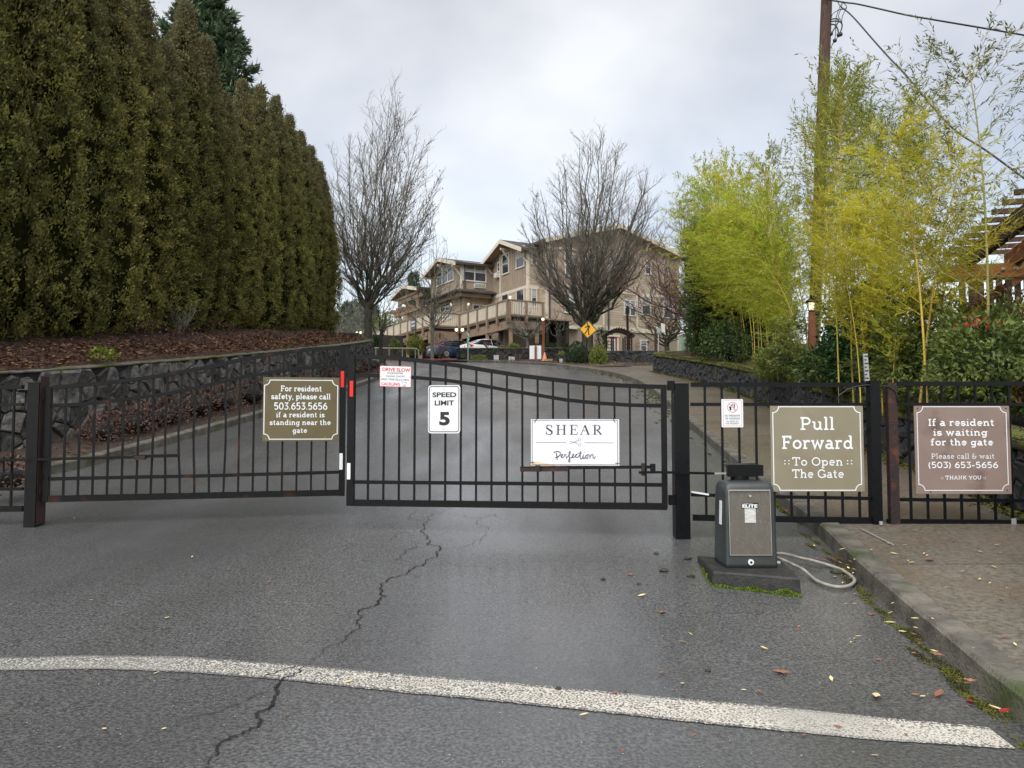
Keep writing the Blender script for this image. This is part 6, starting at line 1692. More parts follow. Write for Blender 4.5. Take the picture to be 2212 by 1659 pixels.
st([(1020,965),(1055,935),(1065,905),(1045,900),(1030,930),(1035,965),(1065,970),(1095,940),(1110,905),(1140,900)], 14)
st([(1130,905),(1105,925),(1105,960),(1130,972),(1165,950),(1195,890),(1205,835)], 14); st([(1205,835),(1195,910),(1195,965),(1210,1000),(1235,985),(1260,930)], 15); st([(1150,880),(1235,875)], 14)
st([(1265,905),(1255,960),(1270,992),(1295,970),(1320,925),(1345,910),(1360,940),(1345,985),(1318,985),(1310,950),(1330,915),(1375,905)], 14); st([(1275,862),(1283,850)], 15)
st([(1390,905),(1395,990),(1410,930),(1445,900),(1462,925),(1462,975),(1485,990),(1512,945)], 15)
mb.build('script_lettering', M['plum'], g.root)
mb = MB()
st([(280,656),(910,658)], 7); st([(1288,660),(1885,666)], 7); mb.build('divider', M['plum'], g.root)
mb = MB(); st([(962,628),(1030,642),(1090,655),(1150,690)], [3,12,14,9]); st([(962,682),(1040,660),(1090,645),(1155,612)], [3,12,14,9])
for cx, cy in ((1183, 600), (1185, 706)): st([(cx+27*cos(radians(a)), cy+27*sin(radians(a))) for a in range(0, 361, 30)], 7)
mb.build('scissors_drawing', M['greyink'], g.root)
for a, b in (((255,250),(300,165)), ((1918,250),(1872,165)), ((165,1070),(255,1064)), ((1918,1082),(2010,1090))):
    p, q = g.f(*a), g.f(*b); m2 = MB(); m2.tube([FRG.p(*p, g.d+.002), FRG.p(*q, g.d+.004)], .003, 5); m2.build('wire_tie', M['ink'], g.root)
# corner rust stain
m2 = MB(); pts = [(184,1136),(184,1060),(300,1050),(480,1085),(760,1132),(780,1138)]
m2.poly([FRG.p(*g.f(*p), g.d+.0006) for p in pts][::-1]); 
m2.build('rust_stain', mat('stain', (.80,.60,.36), (.78,.80,.84), scale=9, rough=.4, lo=.4, hi=.62), g.root)
# no firearms
z5 = lambda a, b: ((2680+a*120/1422)*.57604, (1480+b*120/1422)*.57604)
g = Sign(FF, (1556.5, 1602.8, 862.5, 923), 'small white NO FIREARMS OR WEAPONS sign on the fence panel', W, .035, z5, rad=.008)
s0, z1 = g.f(325, 250); s1, z0 = g.f(1160, 1390); pts = rounded(FF, s0, s1, z0, z1, .004); pts.append(pts[0]); mb = MB(); ribbon(mb, pts, .0022, lambda p: FF.p(p.x, p.y, g.d+.0012)); mb.build('border', M['signred'], g.root)
mb = MB(); ribbon(mb, [g.f(742+222*cos(radians(a)), 560+222*sin(radians(a))) for a in range(0, 361, 15)], .0042, lambda p: FF.p(p.x, p.y, g.d+.0016))
ribbon(mb, [g.f(590, 400), g.f(890, 700)], .005, lambda p: FF.p(p.x, p.y, g.d+.0019)); mb.build('ban_symbol', M['signred'], g.root)
mb = MB()
for k, pl in enumerate(([(570,560),(640,515),(690,560),(690,620),(700,670),(655,710),(610,670),(615,600)], [(690,480),(745,395),(770,405),(740,450),(750,480),(720,500)], [(790,425),(850,425),(838,515),(870,525),(838,535),(836,620),(800,560),(802,535),(765,525),(800,515)], [(790,690),(812,660),(820,690),(800,708)])):
    mb.poly([FF.p(*g.f(*p), g.d+.0012) for p in pl])
mb.build('weapon_symbols', M['ink'], g.root)
for t_, a, b, zb, zt in (('NO FIREARMS', 398, 1078, 980, 890), ('OR WEAPONS', 412, 1066, 1108, 1018), ('ALLOWED ON', 470, 1000, 1222, 1155), ('THIS PROPERTY', 420, 1052, 1322, 1255)): g.sans(t_, a, b, zb, zt, M['ink'], .0)
# ================================================================ operator box by the gate
oz = lambda a, b: (1497.7+a*.2083, 979.3+b*.2083)
zp_ = .425
_a, _b2, _c = ground_at(1540,1266), ground_at(1729,1288), ray(1507,1200)
_c = CAMP+_c*((zp_-CAM_H)/_c.z)
pad = [(_a.x,_a.y),(_b2.x,_b2.y),(_b2.x+.10,_b2.y+.62),(_c.x,_c.y)]
print('pad', pad)
pr = thing('concrete_pad', 'low dark concrete pad with a mossy foot carrying the operator box', 'concrete pad', (1.8, 5.9, zr(5.8)))
mb = MB(); ring = lambda k, z: [(1.8+(x-1.8)*k, 5.91+(y-5.91)*k, z) for x, y in pad]
mb.loft([ring(1.02, zr(5.5)-.05), ring(1.0, zp_-.012), ring(.98, zp_)]); mb.build('slab', M['padconcrete'], pr)
rng = np.random.default_rng(12); n = 12000; t = rng.random(n); e = rng.random(n)
fx = np.where(e < .85, pad[0][0]+(pad[1][0]-pad[0][0])*t, pad[0][0]+(pad[3][0]-pad[0][0])*t*.6); fy = np.where(e < .85, pad[0][1]+(pad[1][1]-pad[0][1])*t, pad[0][1]+(pad[3][1]-pad[0][1])*t*.6)
zz = np.array([zr(y) for y in fy])+np.abs(rng.normal(0, .006, n))*(1+np.sin(t*17)*.6)*(.4+1.6*t)-.004
c = np.column_stack([fx-.0*t-np.where(e > .8, .012, 0), fy-np.abs(rng.normal(0, .016, n))*np.where(e < .8, 1, 0), zz])
v = leaf_quads(rng, c, unit(rng.normal(0, 1, (n, 3))+np.array([0,-.5,.8])), unit(rng.normal(0, 1, (n, 3))), .011*np.ones(n), .006*np.ones(n)); c0 = v.mean(0)
link('moss', npmesh('moss', v-c0, 4, mat('bright_moss', (.07,.12,.008), (.16,.24,.012), scale=30, rough=.9)), c0, pr, kind='stuff')

ob = thing('gate_operator', 'dark grey gate operator box with a steel front panel and an ELITE sticker', 'gate operator', (1.80, 6.0, zp_))
cx, cy = 1.80, 6.0
def rrect(w, d, r, z, ox=0, oy=0, n=5):
    out = []
    for sx, sy, a0 in ((1,1,0),(-1,1,90),(-1,-1,180),(1,-1,270)):
        for i in range(n+1):
            a = radians(a0+90*i/n); out.append((cx+ox+sx*(w-r)+r*cos(a), cy+oy+sy*(d-r)+r*sin(a), z))
    return out
mb = MB(); Hh = .642
mb.loft([rrect(.196,.175,.022,zp_), rrect(.195,.172,.022,zp_+.03), rrect(.192,.160,.024,zp_+.36), rrect(.189,.150,.03,zp_+.56), rrect(.186,.146,.036,zp_+.595), rrect(.178,.136,.042,zp_+.622), rrect(.162,.118,.045,zp_+.635), rrect(.10,.07,.04,zp_+Hh)])
mb.build('housing', M['opgrey'], ob, smooth=True)
# sharp faces of the smooth shell look fine with auto-normals off: keep the panel as a flat plate
FO = Frame((0, cy-.1765), (1, 0))
s0, z1 = FO.pix(*oz(374, 385)); s1, z0 = FO.pix(*oz(815, 1055))
def opp(s, z): # lean of the front
    return FO.p(s, z, -.028*(z-zp_)/.6+.002)
mb = MB(); q = [opp(s0, z0), opp(s1, z0), opp(s1, z1), opp(s0, z1)]; mb.prism(q, (0, .03, 0)); mb.build('steel_panel', M['steel'], ob)
mb = MB(); mb.beam(opp(s0, z1)+V((0,-.006,0)), opp(s1, z1)+V((0,-.006,0)), .012, .010); mb.beam(opp(s0, z0)+V((0,-.004,0)), opp(s1, z0)+V((0,-.004,0)), .008, .005)
mb.beam(opp(s0, z0)+V((0,-.003,0)), opp(s0, z1)+V((0,-.003,0)), .004, .004, up=(0,1,0)); mb.beam(opp(s1, z0)+V((0,-.003,0)), opp(s1, z1)+V((0,-.003,0)), .004, .004, up=(0,1,0)); mb.build('panel_edge', M['brightsteel'], ob)
def opr(a, b, c_, d_, m, nm, lift):
    x0, zt = FO.pix(*oz(a, b)); x1, zb = FO.pix(*oz(c_, d_)); mb = MB(); mb.prism([opp(x0, zb)+V((0,-lift,0)), opp(x1, zb)+V((0,-lift,0)), opp(x1, zt)+V((0,-lift,0)), opp(x0, zt)+V((0,-lift,0))], (0, .001, 0)); return mb.build(nm, m, ob)
opr(508, 515, 681, 573, M['ink'], 'sticker', .003); opr(538, 573, 655, 722, mat('paper_label', (.62,.62,.60), (.45,.45,.45), scale=90, rough=.6, stretch=(.3,1,1)), 'sticker', .003)
xm, zm = FO.pix(*oz(595, 545))
s0, zt = FO.pix(*oz(514, 531)); s1, zb = FO.pix(*oz(672, 566)); yo = opp(0, zm).y
FE = Frame((0, yo-.0055), (1, 0)); sans(FE, 'ELITE', s0, s1, zb, zt, M['white'], ob, 0, bold=.05)
s0, zt = FO.pix(*oz(514, 519)); s1, zb = FO.pix(*oz(620, 527)); sans(FE, 'CHAMBERLAIN', s0, s1, zb, zt, M['white'], ob, 0)
for a, b, r_, m in ((595, 445, .010, 'galv'), (595, 1127, .0215, 'white')):
    s, z = FO.pix(*oz(a, b)); mb = MB(); mb.cyl(opp(s, z)+V((0, .0, 0)), r_, .012, 16, axis=(0,-1,0)); mb.build('lock', M[m], ob)
s, z = FO.pix(*oz(595, 1127)); mb = MB(); mb.cyl(opp(s, z)+V((0,-.008,0)), .009, .008, 10, axis=(0,-1,0)); mb.build('keyhole', M['ink'], ob)
mb = MB(); mb.box(cx-.2035, cx-.199, cy-.07, cy-.02, zp_+.30, zp_+.49); 
mb = MB(); x_ = cx-.1965; mb.prism([(x_-.006, cy-.08, zp_+.31), (x_-.006, cy-.02, zp_+.31), (x_-.001, cy-.02, zp_+.49), (x_-.001, cy-.08, zp_+.49)], (.004, 0, 0)); mb.build('sticker', M['white'], ob)
hd0 = at(1571.6, 1030, 5.98); hd1 = at(1635.5, 1004, 5.98)
mb = MB(); mb.tube([(cx-.02, 6.04, zp_+.62), (cx-.02, 6.04, hd0.z+.01)], .07, 14); mb.build('head_base', M['black'], ob)
mb = MB(); mb.prism([(hd0.x, 5.98, hd0.z), (hd1.x, 5.98, hd0.z), (hd1.x, 5.98, hd1.z), (hd0.x, 5.98, hd1.z)], (.035, .16, .005)); mb.build('arm_head', M['black'], ob)
mb = MB(); mb.box(hd1.x+.002, hd1.x+.055, 6.0, 6.12, hd0.z+.005, hd1.z-.004); mb.build('head_flange', M['black'], ob)
mb = MB(); mb.tube([at(1672, 1216, 5.98)+V((.0,0,0)), at(1685, 1216, 5.98)], .014, 10); mb.build('conduit_elbow', M['galv'], ob)
cz = [(845,1040),(950,1050),(1100,1085),(1250,1120),(1400,1165),(1520,1205),(1610,1255),(1668,1310),(1660,1350),(1600,1380),(1500,1386),(1380,1366),(1280,1325),(1210,1268),(1140,1210),(1040,1160),(940,1115),(850,1080)]
pts = []
for i, p in enumerate(cz):
    d_ = .022 if 3 < i < 14 else .10 if i in (0, 1, 16, 17) else .055
    q = ground_at(*oz(*p), dz=d_); pts.append(q)
pts = [V(p) for p in smooth_line([tuple(p) for p in pts], 4)]
cdt = thing('flexible_conduit', 'grey flexible conduit looping over the asphalt beside the operator box', 'conduit', tuple(pts[30]))
mb = MB(); mb.tube(pts, .0125, 10); mb.build('tube', M['conduit'], cdt, smooth=True)
p0 = V((1.99, 5.98, zp_+.10)); mb = MB(); mb.tube([p0, pts[0]], .0125, 8); mb.tube([V((1.99,5.94,zp_+.06)), pts[-1]], .0125, 8); mb.build('tube_end', M['conduit'], cdt)
q = ground_at(*oz(1495, 1240)); st_ = thing('flat_stone', 'flat grey stone lying inside the conduit loop', 'stone', tuple(q)); mb = MB(); mb.lathe((q.x, q.y, q.z-.005), [(.045,0),(.056,.012),(.05,.028),(.02,.034)], 12); mb.build('stone', M['rubble'], st_, smooth=True)
# cable over the fence top
cb_ = [V((*[FF.p(*fpx(1440+a*.382, 720+b*.382), .05)],))[0:3] if False else FF.p(*fpx(1440+a*.382, 720+b*.382), .05) for a, b in ((945,388),(965,350),(1010,318),(1060,302),(1110,295),(1180,293),(1240,303),(1275,325),(1288,352),(1290,390))]
t = thing('black_cable', 'black cable arching over the fence top beside the pavement post', 'cable', tuple(cb_[4])); mb = MB(); mb.tube(cb_, .007, 7); mb.build('cable', M['cable'], t, smooth=True)
q_ = [FF.p(*fpx(1440+a*.382, 720+b*.382), -.05) for a, b in ((1098,566),(1130,548),(1170,518),(1200,500))]; mb = MB(); mb.tube(q_, .007, 7); mb.build('cable', M['cable'], t)
# drop rod on the pavement and silver tape
q0, q1 = ground_at(1862, 1146, .14), ground_at(1930, 1180, .14)
t = thing('metal_rod', 'thin metal rod lying on the pavement by the fence post', 'rod', tuple(q0)); mb = MB(); mb.tube([q0+V((0,0,.008)), q1+V((0,0,.008))], .006, 6); mb.build('rod', M['galv'], t)
mb = MB(); s, z = fpx(2186, 1128); FF.box(mb, s-.022, s+.022, z-.042, z+.038, .024, .03); mb.build('silver_tape', M['galv'], bpy.data.objects[f2.name])
# white tag tied under the first panel
s0, z0 = fpx(1492, 1062); s1, z1 = fpx(1530, 1068); mb = MB(); mb.beam(FF.p(s0, z0, .02), FF.p(s1, z1, .02), .006, .016); o_ = mb.build('paper_tag', M['white'], fp)

# ================================================================ fallen leaves and rubble on asphalt and pavement
def maple_leaf(r=.05):
    pts = []; lob = [(90,1),(68,.42),(48,.92),(24,.36),(2,.80),(-38,.34),(-70,.40),(-90,.12),(-110,.40),(-142,.34),(178,.80),(156,.36),(132,.92),(112,.42)]
    for a, k in lob: pts.append((r*k*cos(radians(a)), r*k*sin(radians(a)), .006*abs(sin(a*3))))
    mb = MB(); mb.v.append((0, 0, .004)); 
    for p in pts: mb.v.append(p)
    n = len(pts)
    for i in range(n): mb.f.append((0, 1+i, 1+(i+1) % n))
    mb.quad((-.0015, 0, .003), (.0015, 0, .003), (.004, -r*.9, .008), (.001, -r*.9, .008)); me = bpy.data.meshes.new('fallen_leaf'); me.from_pydata(mb.v, [], mb.f); return me
def oval_leaf(l=.035, w=.013):
    mb = MB(); n = 5
    for i in range(n+1):
        t = i/n; x = (t-.5)*l*2; ww = w*sin(pi*min(max(t, .04), .96)); mb.v += [(x, -ww, .004+.006*t), (x, 0, .001+.006*t), (x, ww, .005+.005*t)]
    for i in range(n):
        for j in (0, 1): a = i*3+j; mb.f.append((a, a+3, a+4, a+1))
    me = bpy.data.meshes.new('fallen_leaf'); me.from_pydata(mb.v, [], mb.f); return me
ML, OL = maple_leaf(), oval_leaf(); ML.materials.append(M['mapleleaf']); OL.materials.append(M['yellowleaf']); OB = oval_leaf(.03, .012); OB.materials.append(M['mapleleaf']); OR = oval_leaf(.03, .014); OR.materials.append(M['redleaf'])
lz = lambda a, b: (1094.4+a*.5052, 1152+b*.5052)
def onground(px_, py_):
    g = ground_at(px_, py_)
    if g and g.x > xof(RKs, g.y)+.16: g = ground_at(px_, py_, .137)
    elif g and g.x > xof(RKs, g.y)-.03: g = ground_at(px_, py_, .146)
    return g
rnd = random.Random(9)
named = [((668,343), ML, 'brown maple leaf on the asphalt below the operator pad', 1.0), ((1172,600), ML, 'reddish maple leaf with its stem up on the asphalt, above the stop line', 1.25), ((1803,117), ML, 'brown maple leaf lying on the pavement behind the kerb', 1.3),
 ((1840,525), ML, 'tan curled leaf against the kerb foot in the middle of the kerb', .9), ((1972,637), ML, 'orange leaf against the kerb foot near the right edge', .9), ((1850,703), OB, 'wide brown leaf on the asphalt between stop line and kerb', 1.5), ((2130,775), OR, 'bright red leaf against the kerb in the lower right corner', 1.2), ((1982,733), OR, 'red leaf on the asphalt left of the corner one', .9),
 ((1580,708), OL, 'pale yellow leaf on the asphalt just above the stop line', 1.4), ((578,272), OL, 'small yellow leaf on the asphalt left of the operator pad', 1.0), ((530,178), ML, 'faded pinkish leaf on the asphalt left of the rubble', .8), ((1640,392), OL, 'yellow leaf on the asphalt beside the kerb, upper one', 1.0), ((2103,770), OL, 'yellow leaf touching the kerb beside the bright red leaf', 1.0)]
for p, me, lb, s in named:
    g = onground(*lz(*p)); link('fallen_leaf', me, g+V((0,0,.007)), None, rot=(rnd.uniform(-.1,.1), rnd.uniform(-.1,.1), rnd.uniform(0, 6.28)), scale=(s, s, s), label=lb, category='leaf')
def scat(n, boxf, kinds, lb, grp, seed):
    r = random.Random(seed); k = 0
    while k < n:
        p = boxf(r); g = onground(*p)
        if g is None or g.y > 14: continue
        me = r.choice(kinds); s = r.uniform(.3, .75)
        link('fallen_leaf', me, g+V((0,0,.006)), None, rot=(r.uniform(-.25,.25), r.uniform(-.25,.25), r.uniform(0, 6.28)), scale=(s, s, s), label=lb, category='leaf', group=grp); k += 1
scat(46, lambda r: (r.uniform(1790, 2205), r.uniform(1170, 1420)), [OL, OL, OL, OB], 'small fallen leaf on the pavement behind the kerb', 'small leaves on the pavement', 1)
def kerbfoot(r):
    y = r.uniform(3.6, 9); x = xof(RKs, y)-abs(r.gauss(0, .10))-.02; z = zr(y); d = V((x, y, z))-CAMP
    v = V((d.x, d.y*cos(PITCH)+d.z*sin(PITCH), -d.y*sin(PITCH)+d.z*cos(PITCH))); return (1106+FP*v.x/v.y, 829.5-FP*v.z/v.y)
scat(46, kerbfoot, [OL, OB, OB, OB, ML], 'small fallen leaf in the gutter along the kerb', 'small leaves along the kerb', 2)
scat(34, lambda r: (r.uniform(1250, 2000), r.uniform(1240, 1640)), [OL, OB, OB], 'small fallen leaf on the asphalt right of the crack', 'small leaves on the asphalt', 3)
scat(22, lambda r: (r.uniform(1810, 1845), r.uniform(1205, 1262)), [OL, OB, OB], 'small fallen leaf in the heap by the conduit loop', 'leaves heaped by the conduit', 4)
scat(24, lambda r: (r.uniform(10, 1200), r.uniform(1120, 1600)), [OL, OB], 'tiny fallen leaf on the left half of the asphalt', 'tiny leaves on the left asphalt', 5)
litter('needle_litter', 1100, lambda r: (lambda y: (r.uniform(-.2, xof(RKs, y)-.03), y))(r.uniform(2.9, 8)), M['mapleleaf'], .032, 31, lambda x, y: zr(y), w=.07, curl=.25, lift=.005)
litter('needle_litter', 700, lambda r: (lambda y: (xof(RKs, y)+.2+r.random()*2.2, y))(r.uniform(3.5, 9)), M['mapleleaf'], .032, 32, lambda x, y: zr(y)+.137, w=.07, curl=.25, lift=.005)
litter('grit', 900, lambda r: (lambda y: (r.uniform(-3.5, xof(RKs, y)-.03), y))(r.uniform(2.8, 8)), mat('pale_grit', (.4,.38,.34), rnd=.2), .008, 33, lambda x, y: zr(y), w=.8, curl=.2, lift=.005)
for i, (p, s, lb) in enumerate([((672,163), .035, 'mossy clod on the asphalt left of the operator pad'), ((788,188), .032, 'dark clod nearest the operator pad corner'), ((640,90), .022, 'small dark clod nearest the gate post'), ((565,222), .018, 'small dark stone lowest of the clods'), ((412,200), .022, 'dark clod farthest left on the asphalt'), ((775,112), .035, 'dark clod behind the left corner of the operator pad'), ((222,672), .018, 'black speck of rubble on the stop line'), ((860,595), .016, 'small black stone with a leaf above the stop line')]):
    g = onground(*lz(*p)); mb = MB(); r_ = random.Random(i); mb.sphere((0,0,s*.25), s, 6, .5); mb.v = [(x*(1+r_.uniform(-.25,.25)), y*(1+r_.uniform(-.25,.25)), max(-.003, z*(1+r_.uniform(-.2,.2)))) for x, y, z in mb.v]
    me = bpy.data.meshes.new('clod'); me.from_pydata(mb.v, [], mb.f); me.materials.append(M['rubble']); link('clod', me, g, None, label=lb, category='clod')

# ================================================================ utility pole and wires
pb_, pt_ = at(1756, 860, 20), at(1786.5, -60, 20)
pb_.z = rbank(pb_.x, 20)-.3; kk = (pt_-V((pb_.x, 20, at(1757, 640, 20).z)))
up = thing('utility_pole', 'tall brown wooden utility pole rising out of the bamboo', 'pole', (pb_.x, 20, pb_.z))
ptop = pt_+V((.12, 0, 1.8)); mb = MB(); ns = 16
mb.tube([V((pb_.x, 20, pb_.z)).lerp(ptop, i/ns) for i in range(ns+1)], [.158-.022*i/ns for i in range(ns+1)], 16); mb.build('shaft', M['polewood'], up, smooth=True)
pz = lambda a, b: ((3050+a*450/1659)*.57604, (b*450/1659)*.57604)
def wire(name, label, pp, Ys, r, cat='cable', parent=None, nm=None):
    n = len(pp); pts = []
    for i, p in enumerate(pp):
        Y = Ys[0]+(Ys[1]-Ys[0])*i/(n-1); pts.append(at(*p, Y))
    pts = [V(p) for p in smooth_line([tuple(p) for p in pts], 5)]
    if parent is None: parent = thing(name, label, cat, tuple(pts[len(pts)//2]))
    mb = MB(); mb.tube(pts, r, 6); mb.build(nm or 'strand', M['cable'], parent, smooth=True); return parent
w1 = wire('overhead_wire', 'upper twisted overhead wire running from the pole to the right edge', [pz(-30,-40),pz(420,32),pz(600,55),pz(900,120),pz(1300,210),pz(1659,272),(2212,76),(2330,100)], (20, 17), .020)
w2 = wire('overhead_wire', 'lower overhead wire sagging steeply behind the tall bamboo to the right edge', [pz(385,100),pz(480,170),pz(600,290),pz(800,520),pz(1050,800),pz(1300,1060),(2050,270),(2130,325),(2212,385),(2300,450)], (20, 13), .018)
for k, pp in enumerate(([(235,270),(320,258),(350,290),(300,380),(250,460)], [(235,300),(340,292),(395,330),(390,400),(360,470)], [(235,335),(300,345),(335,400),(350,470)], [(245,270),(270,190),(350,140),(410,130),(460,100),(440,60),(400,35)], [(400,40),(360,110),(320,230),(310,330),(300,520),(228,685)], [(400,60),(370,150),(350,230),(395,330),(360,480),(300,560),(228,680)], [(320,-10),(360,70),(385,100)], [(460,110),(400,230),(395,330)])):
    wire(None, None, [pz(*p) for p in pp], (19.9, 19.9), .017 if k in (0,1,2) else .010, parent=up, nm='service_loop')
for a, b in ((245,468),(350,485),(378,475),(298,560)):
    q = at(*pz(a, b), 19.9); mb = MB(); mb.sphere(q, .055, 6); mb.build('connector', M['cable'], up)

# ================================================================ pergola and picket fence at the right
pg = thing('pergola', 'orange brown cedar pergola with slatted roof at the right edge', 'pergola', (8.2, 12.5, rbank(8.2, 12.5)))
A_, B_ = at(2262, 418, 10.2), at(2084, 575, 14.2); zb_ = (A_.z+B_.z)/2; A_.z = B_.z = zb_
d_ = (B_-A_).normalized(); sx_ = V((d_.y, -d_.x, 0))
A0_ = A_-d_*3
def pbeam(p, q, w, h, m, nm): mb = MB(); mb.beam(p, q, w, h); return mb.build(nm, M[m], pg)
for k in range(3):
    o = sx_*(.75*k)
    pbeam(A0_+o, B_+d_*.2+o, .11, .30, 'pergola' if k else 'pergoladark', 'rafter')
pbeam(B_-d_*.35-sx_*.5+V((0,0,-.26)), B_-d_*.35+sx_*4+V((0,0,-.26)), .10, .26, 'pergola', 'cross_beam')
pbeam(B_-d_*.15-sx_*.5+V((0,0,-.26)), B_-d_*.15+sx_*4+V((0,0,-.26)), .06, .26, 'pergola', 'cross_beam')
pbeam(A_-d_*.6-sx_*.35+V((0,0,-.26)), A_-d_*.6+sx_*4+V((0,0,-.26)), .10, .26, 'pergoladark', 'cross_beam')
L_ = (B_-A0_).length; n = 15
for k in range(n):
    p = A0_+d_*(L_*k/(n-1))+V((0,0,.15)); pbeam(p-sx_*.36, p+sx_*3.2, .06, .075, 'pergoladark', 'slat')
for p in (B_-d_*.3+sx_*.1, B_-d_*.3+sx_*2.6): 
    mb = MB(); mb.beam((p.x, p.y, rbank(p.x, p.y)-.2), (p.x, p.y, zb_-.14), .14, .14, up=(0,1,0)); mb.build('post', M['pergola'], pg)
    mb = MB(); mb.beam((p.x, p.y, zb_-.9), p+sx_*.75+V((0,0,-.35-p.z+zb_)), .08, .14); mb.build('brace', M['pergola'], pg)
for k in range(2): q = B_-d_*.41+sx_*(.5+.22*k)+V((0,0,-.24)); mb = MB(); mb.cyl(q, .03, .03, 8, axis=-d_); mb.build('bolt', M['galv'], pg)
pf = thing('picket_fence', 'weathered wooden picket fence with rounded tops under the pergola', 'fence', tuple(at(2150, 700, 13.4)))
for i in range(11):
    px_ = 2080+i*20; c_ = at(px_, 645, 13.4+.05*i); top = at(px_, 598+random.Random(i).uniform(-5, 6)-(1.5*i), c_.y).z; w = .055
    mb = MB(); pts = [(-w, -1.6), (w, -1.6), (w, -.09), (w*.7, -.03), (0, 0), (-w*.7, -.03), (-w, -.09)]
    mb.prism([(c_.x+a, c_.y, top+b) for a, b in pts], (0, .022, 0)); mb.build('picket', M['oldwood'], pf)
a, b = at(2070, 668, 13.5), at(2300, 660, 14.0); mb = MB(); mb.beam(a, b, .04, .09); mb.build('rail', M['oldwood'], pf)
# string light bulbs under the pergola
for i, (px_, py_) in enumerate([(2056+200*.0, 615), (2131, 640), (2172, 572)][1:]):
    pass

# lantern on a post among the bamboo
ln = thing('lantern', 'lit lantern on a brown post standing in the bamboo by the utility pole', 'lantern', tuple(at(1752, 700, 16)))
q = at(1753, 663, 15.2); mb = MB(); mb.beam((q.x, q.y, rbank(q.x, q.y)), (q.x, q.y, q.z-.1), .10, .10, up=(0,1,0)); mb.build('post', M['redpost'], ln)
mb = MB(); mb.lathe(q+V((0,0,-.07)), [(.03,0),(.065,.02),(.08,.15)], 8); mb.build('glass', M['lamp'], ln)
mb = MB(); mb.lathe(q+V((0,0,.08)), [(.13,0),(.10,.05),(.03,.10),(.015,.15)], 8); mb.lathe(q+V((0,0,-.14)), [(.03,0),(.07,.07)], 8)
for a_ in range(4): mb.tube([q+V((.075*cos(a_*pi/2+.4), .075*sin(a_*pi/2+.4), -.08)), q+V((.095*cos(a_*pi/2+.4), .095*sin(a_*pi/2+.4), .09))], .008, 4); mb.build('cap', M['black'], ln)
# white marker stake
q = at(1876, 842, 9.4); mk = thing('marker_stake', 'pale marker stake with black marks behind the fence', 'stake', tuple(q)); zt = at(1874, 764, 9.4).z
mb = MB(); mb.beam((q.x, q.y, q.z-.2), (q.x-.03, q.y, zt), .055, .02, up=(0,1,0)); mb.build('stake', M['galv'], mk)
for k in range(7): zz_ = zt-.03-k*.045; mb = MB(); mb.box(q.x-.045, q.x+(-.02 if k % 2 else .0), q.y-.0145, q.y-.0125, zz_-.008, zz_+.006); mb.build('mark', M['ink'], mk)

# ================================================================ pedestrian sign and street things near the path
ps = thing('pedestrian_sign', 'yellow diamond pedestrian crossing sign on a leaning black post', 'traffic sign', tuple(at(1262, 792, 37)))
c_ = at(1270.3, 712, 37); k = 37/FP; tilt = radians(-4)
def dsg(a, b, lift): 
    x = a*cos(tilt)-b*sin(tilt); z = a*sin(tilt)+b*cos(tilt); return (c_.x+x*k, c_.y-lift, c_.z+z*k)
mb = MB(); mb.prism([dsg(0,-20.3,0), dsg(20.3,0,0), dsg(0,20.3,0), dsg(-20.3,0,0)], (0,.01,0)); mb.build('panel', M['ink'], ps)
mb = MB(); mb.prism([dsg(0,-19.0,.004), dsg(19.0,0,.004), dsg(0,19.0,.004), dsg(-19.0,0,.004)], (0,.003,0)); mb.build('face', M['yellow'], ps)
mb = MB(); q = [(0,-17.9),(17.9,0),(0,17.9),(-17.9,0),(0,-17.9)]; ribbon(mb, q, .9, lambda p: dsg(p.x, p.y, .007)); mb.build('border', M['ink'], ps)
mb = MB()
# walking figure
hx, hy = -2.0, 12.2
mb.poly([dsg(hx+1.7*cos(radians(a)), hy+1.7*sin(radians(a)), .008) for a in range(0, 360, 36)])
for pl in ([(-2.6,9.8),(1.2,10.2),(3.6,7.8),(4.6,3.2),(3.4,2.4),(2.4,6.2),(2.0,1.6),(-1.8,1.4),(-1.6,6.0)], [(-2.6,9.6),(-5.2,6.2),(-8.2,4.2),(-7.8,3.0),(-3.8,4.2),(-1.6,6.6)], [(-1.8,1.6),(.8,1.4),(-1.4,-3.4),(-5.6,-10.4),(-8.0,-9.6),(-4.2,-3.6)], [(.2,1.6),(2.2,1.6),(2.8,-4.2),(3.8,-11.6),(1.0,-11.6),(.2,-4.0)]):
    mb.poly([dsg(a, b, .0082) for a, b in pl])
mb.build('walking_figure', M['ink'], ps)
b0 = at(1261, 794, 37); mb = MB(); mb.beam(b0+V((0,.03,-.1)), V(dsg(0,-8,-.03)), .06, .05, up=(0,1,0)); mb.build('post', M['black'], ps)
def simple(name, label, cat, parts, group=None):
    q = parts[0][1]; r = thing(name, label, cat, q, group)
    for nm, _, mb, m in parts: mb.build(nm, m, r, smooth=False)
    return r
def gq(px_, py_, Y, dz=0): q = at(px_, py_, Y); return V((q.x, Y, zr(Y)+dz))
q = gq(1176.5, 784, 43.4, .12); mb1 = MB(); mb1.lathe(q, [(.17,.03),(.15,.06),(.035,.50),(.03,.51)], 12); mb2 = MB(); mb2.box(q.x-.19, q.x+.19, q.y-.19, q.y+.19, q.z, q.z+.03)
simple('traffic_cone', 'faded orange traffic cone at the kerb beside the wooden lamp post', 'traffic cone', [('cone', tuple(q), mb1, M['orange']), ('base', tuple(q), mb2, M['orange'])])
q = gq(1173, 780, 48, 0); zt = at(1174, 693, 48).z; m1 = MB(); m1.beam(q, (q.x+.05, q.y, zt), .15, .15, up=(0,1,0)); m2 = MB(); m2.sphere((q.x, q.y-.02, zt+.09), .10, 8)
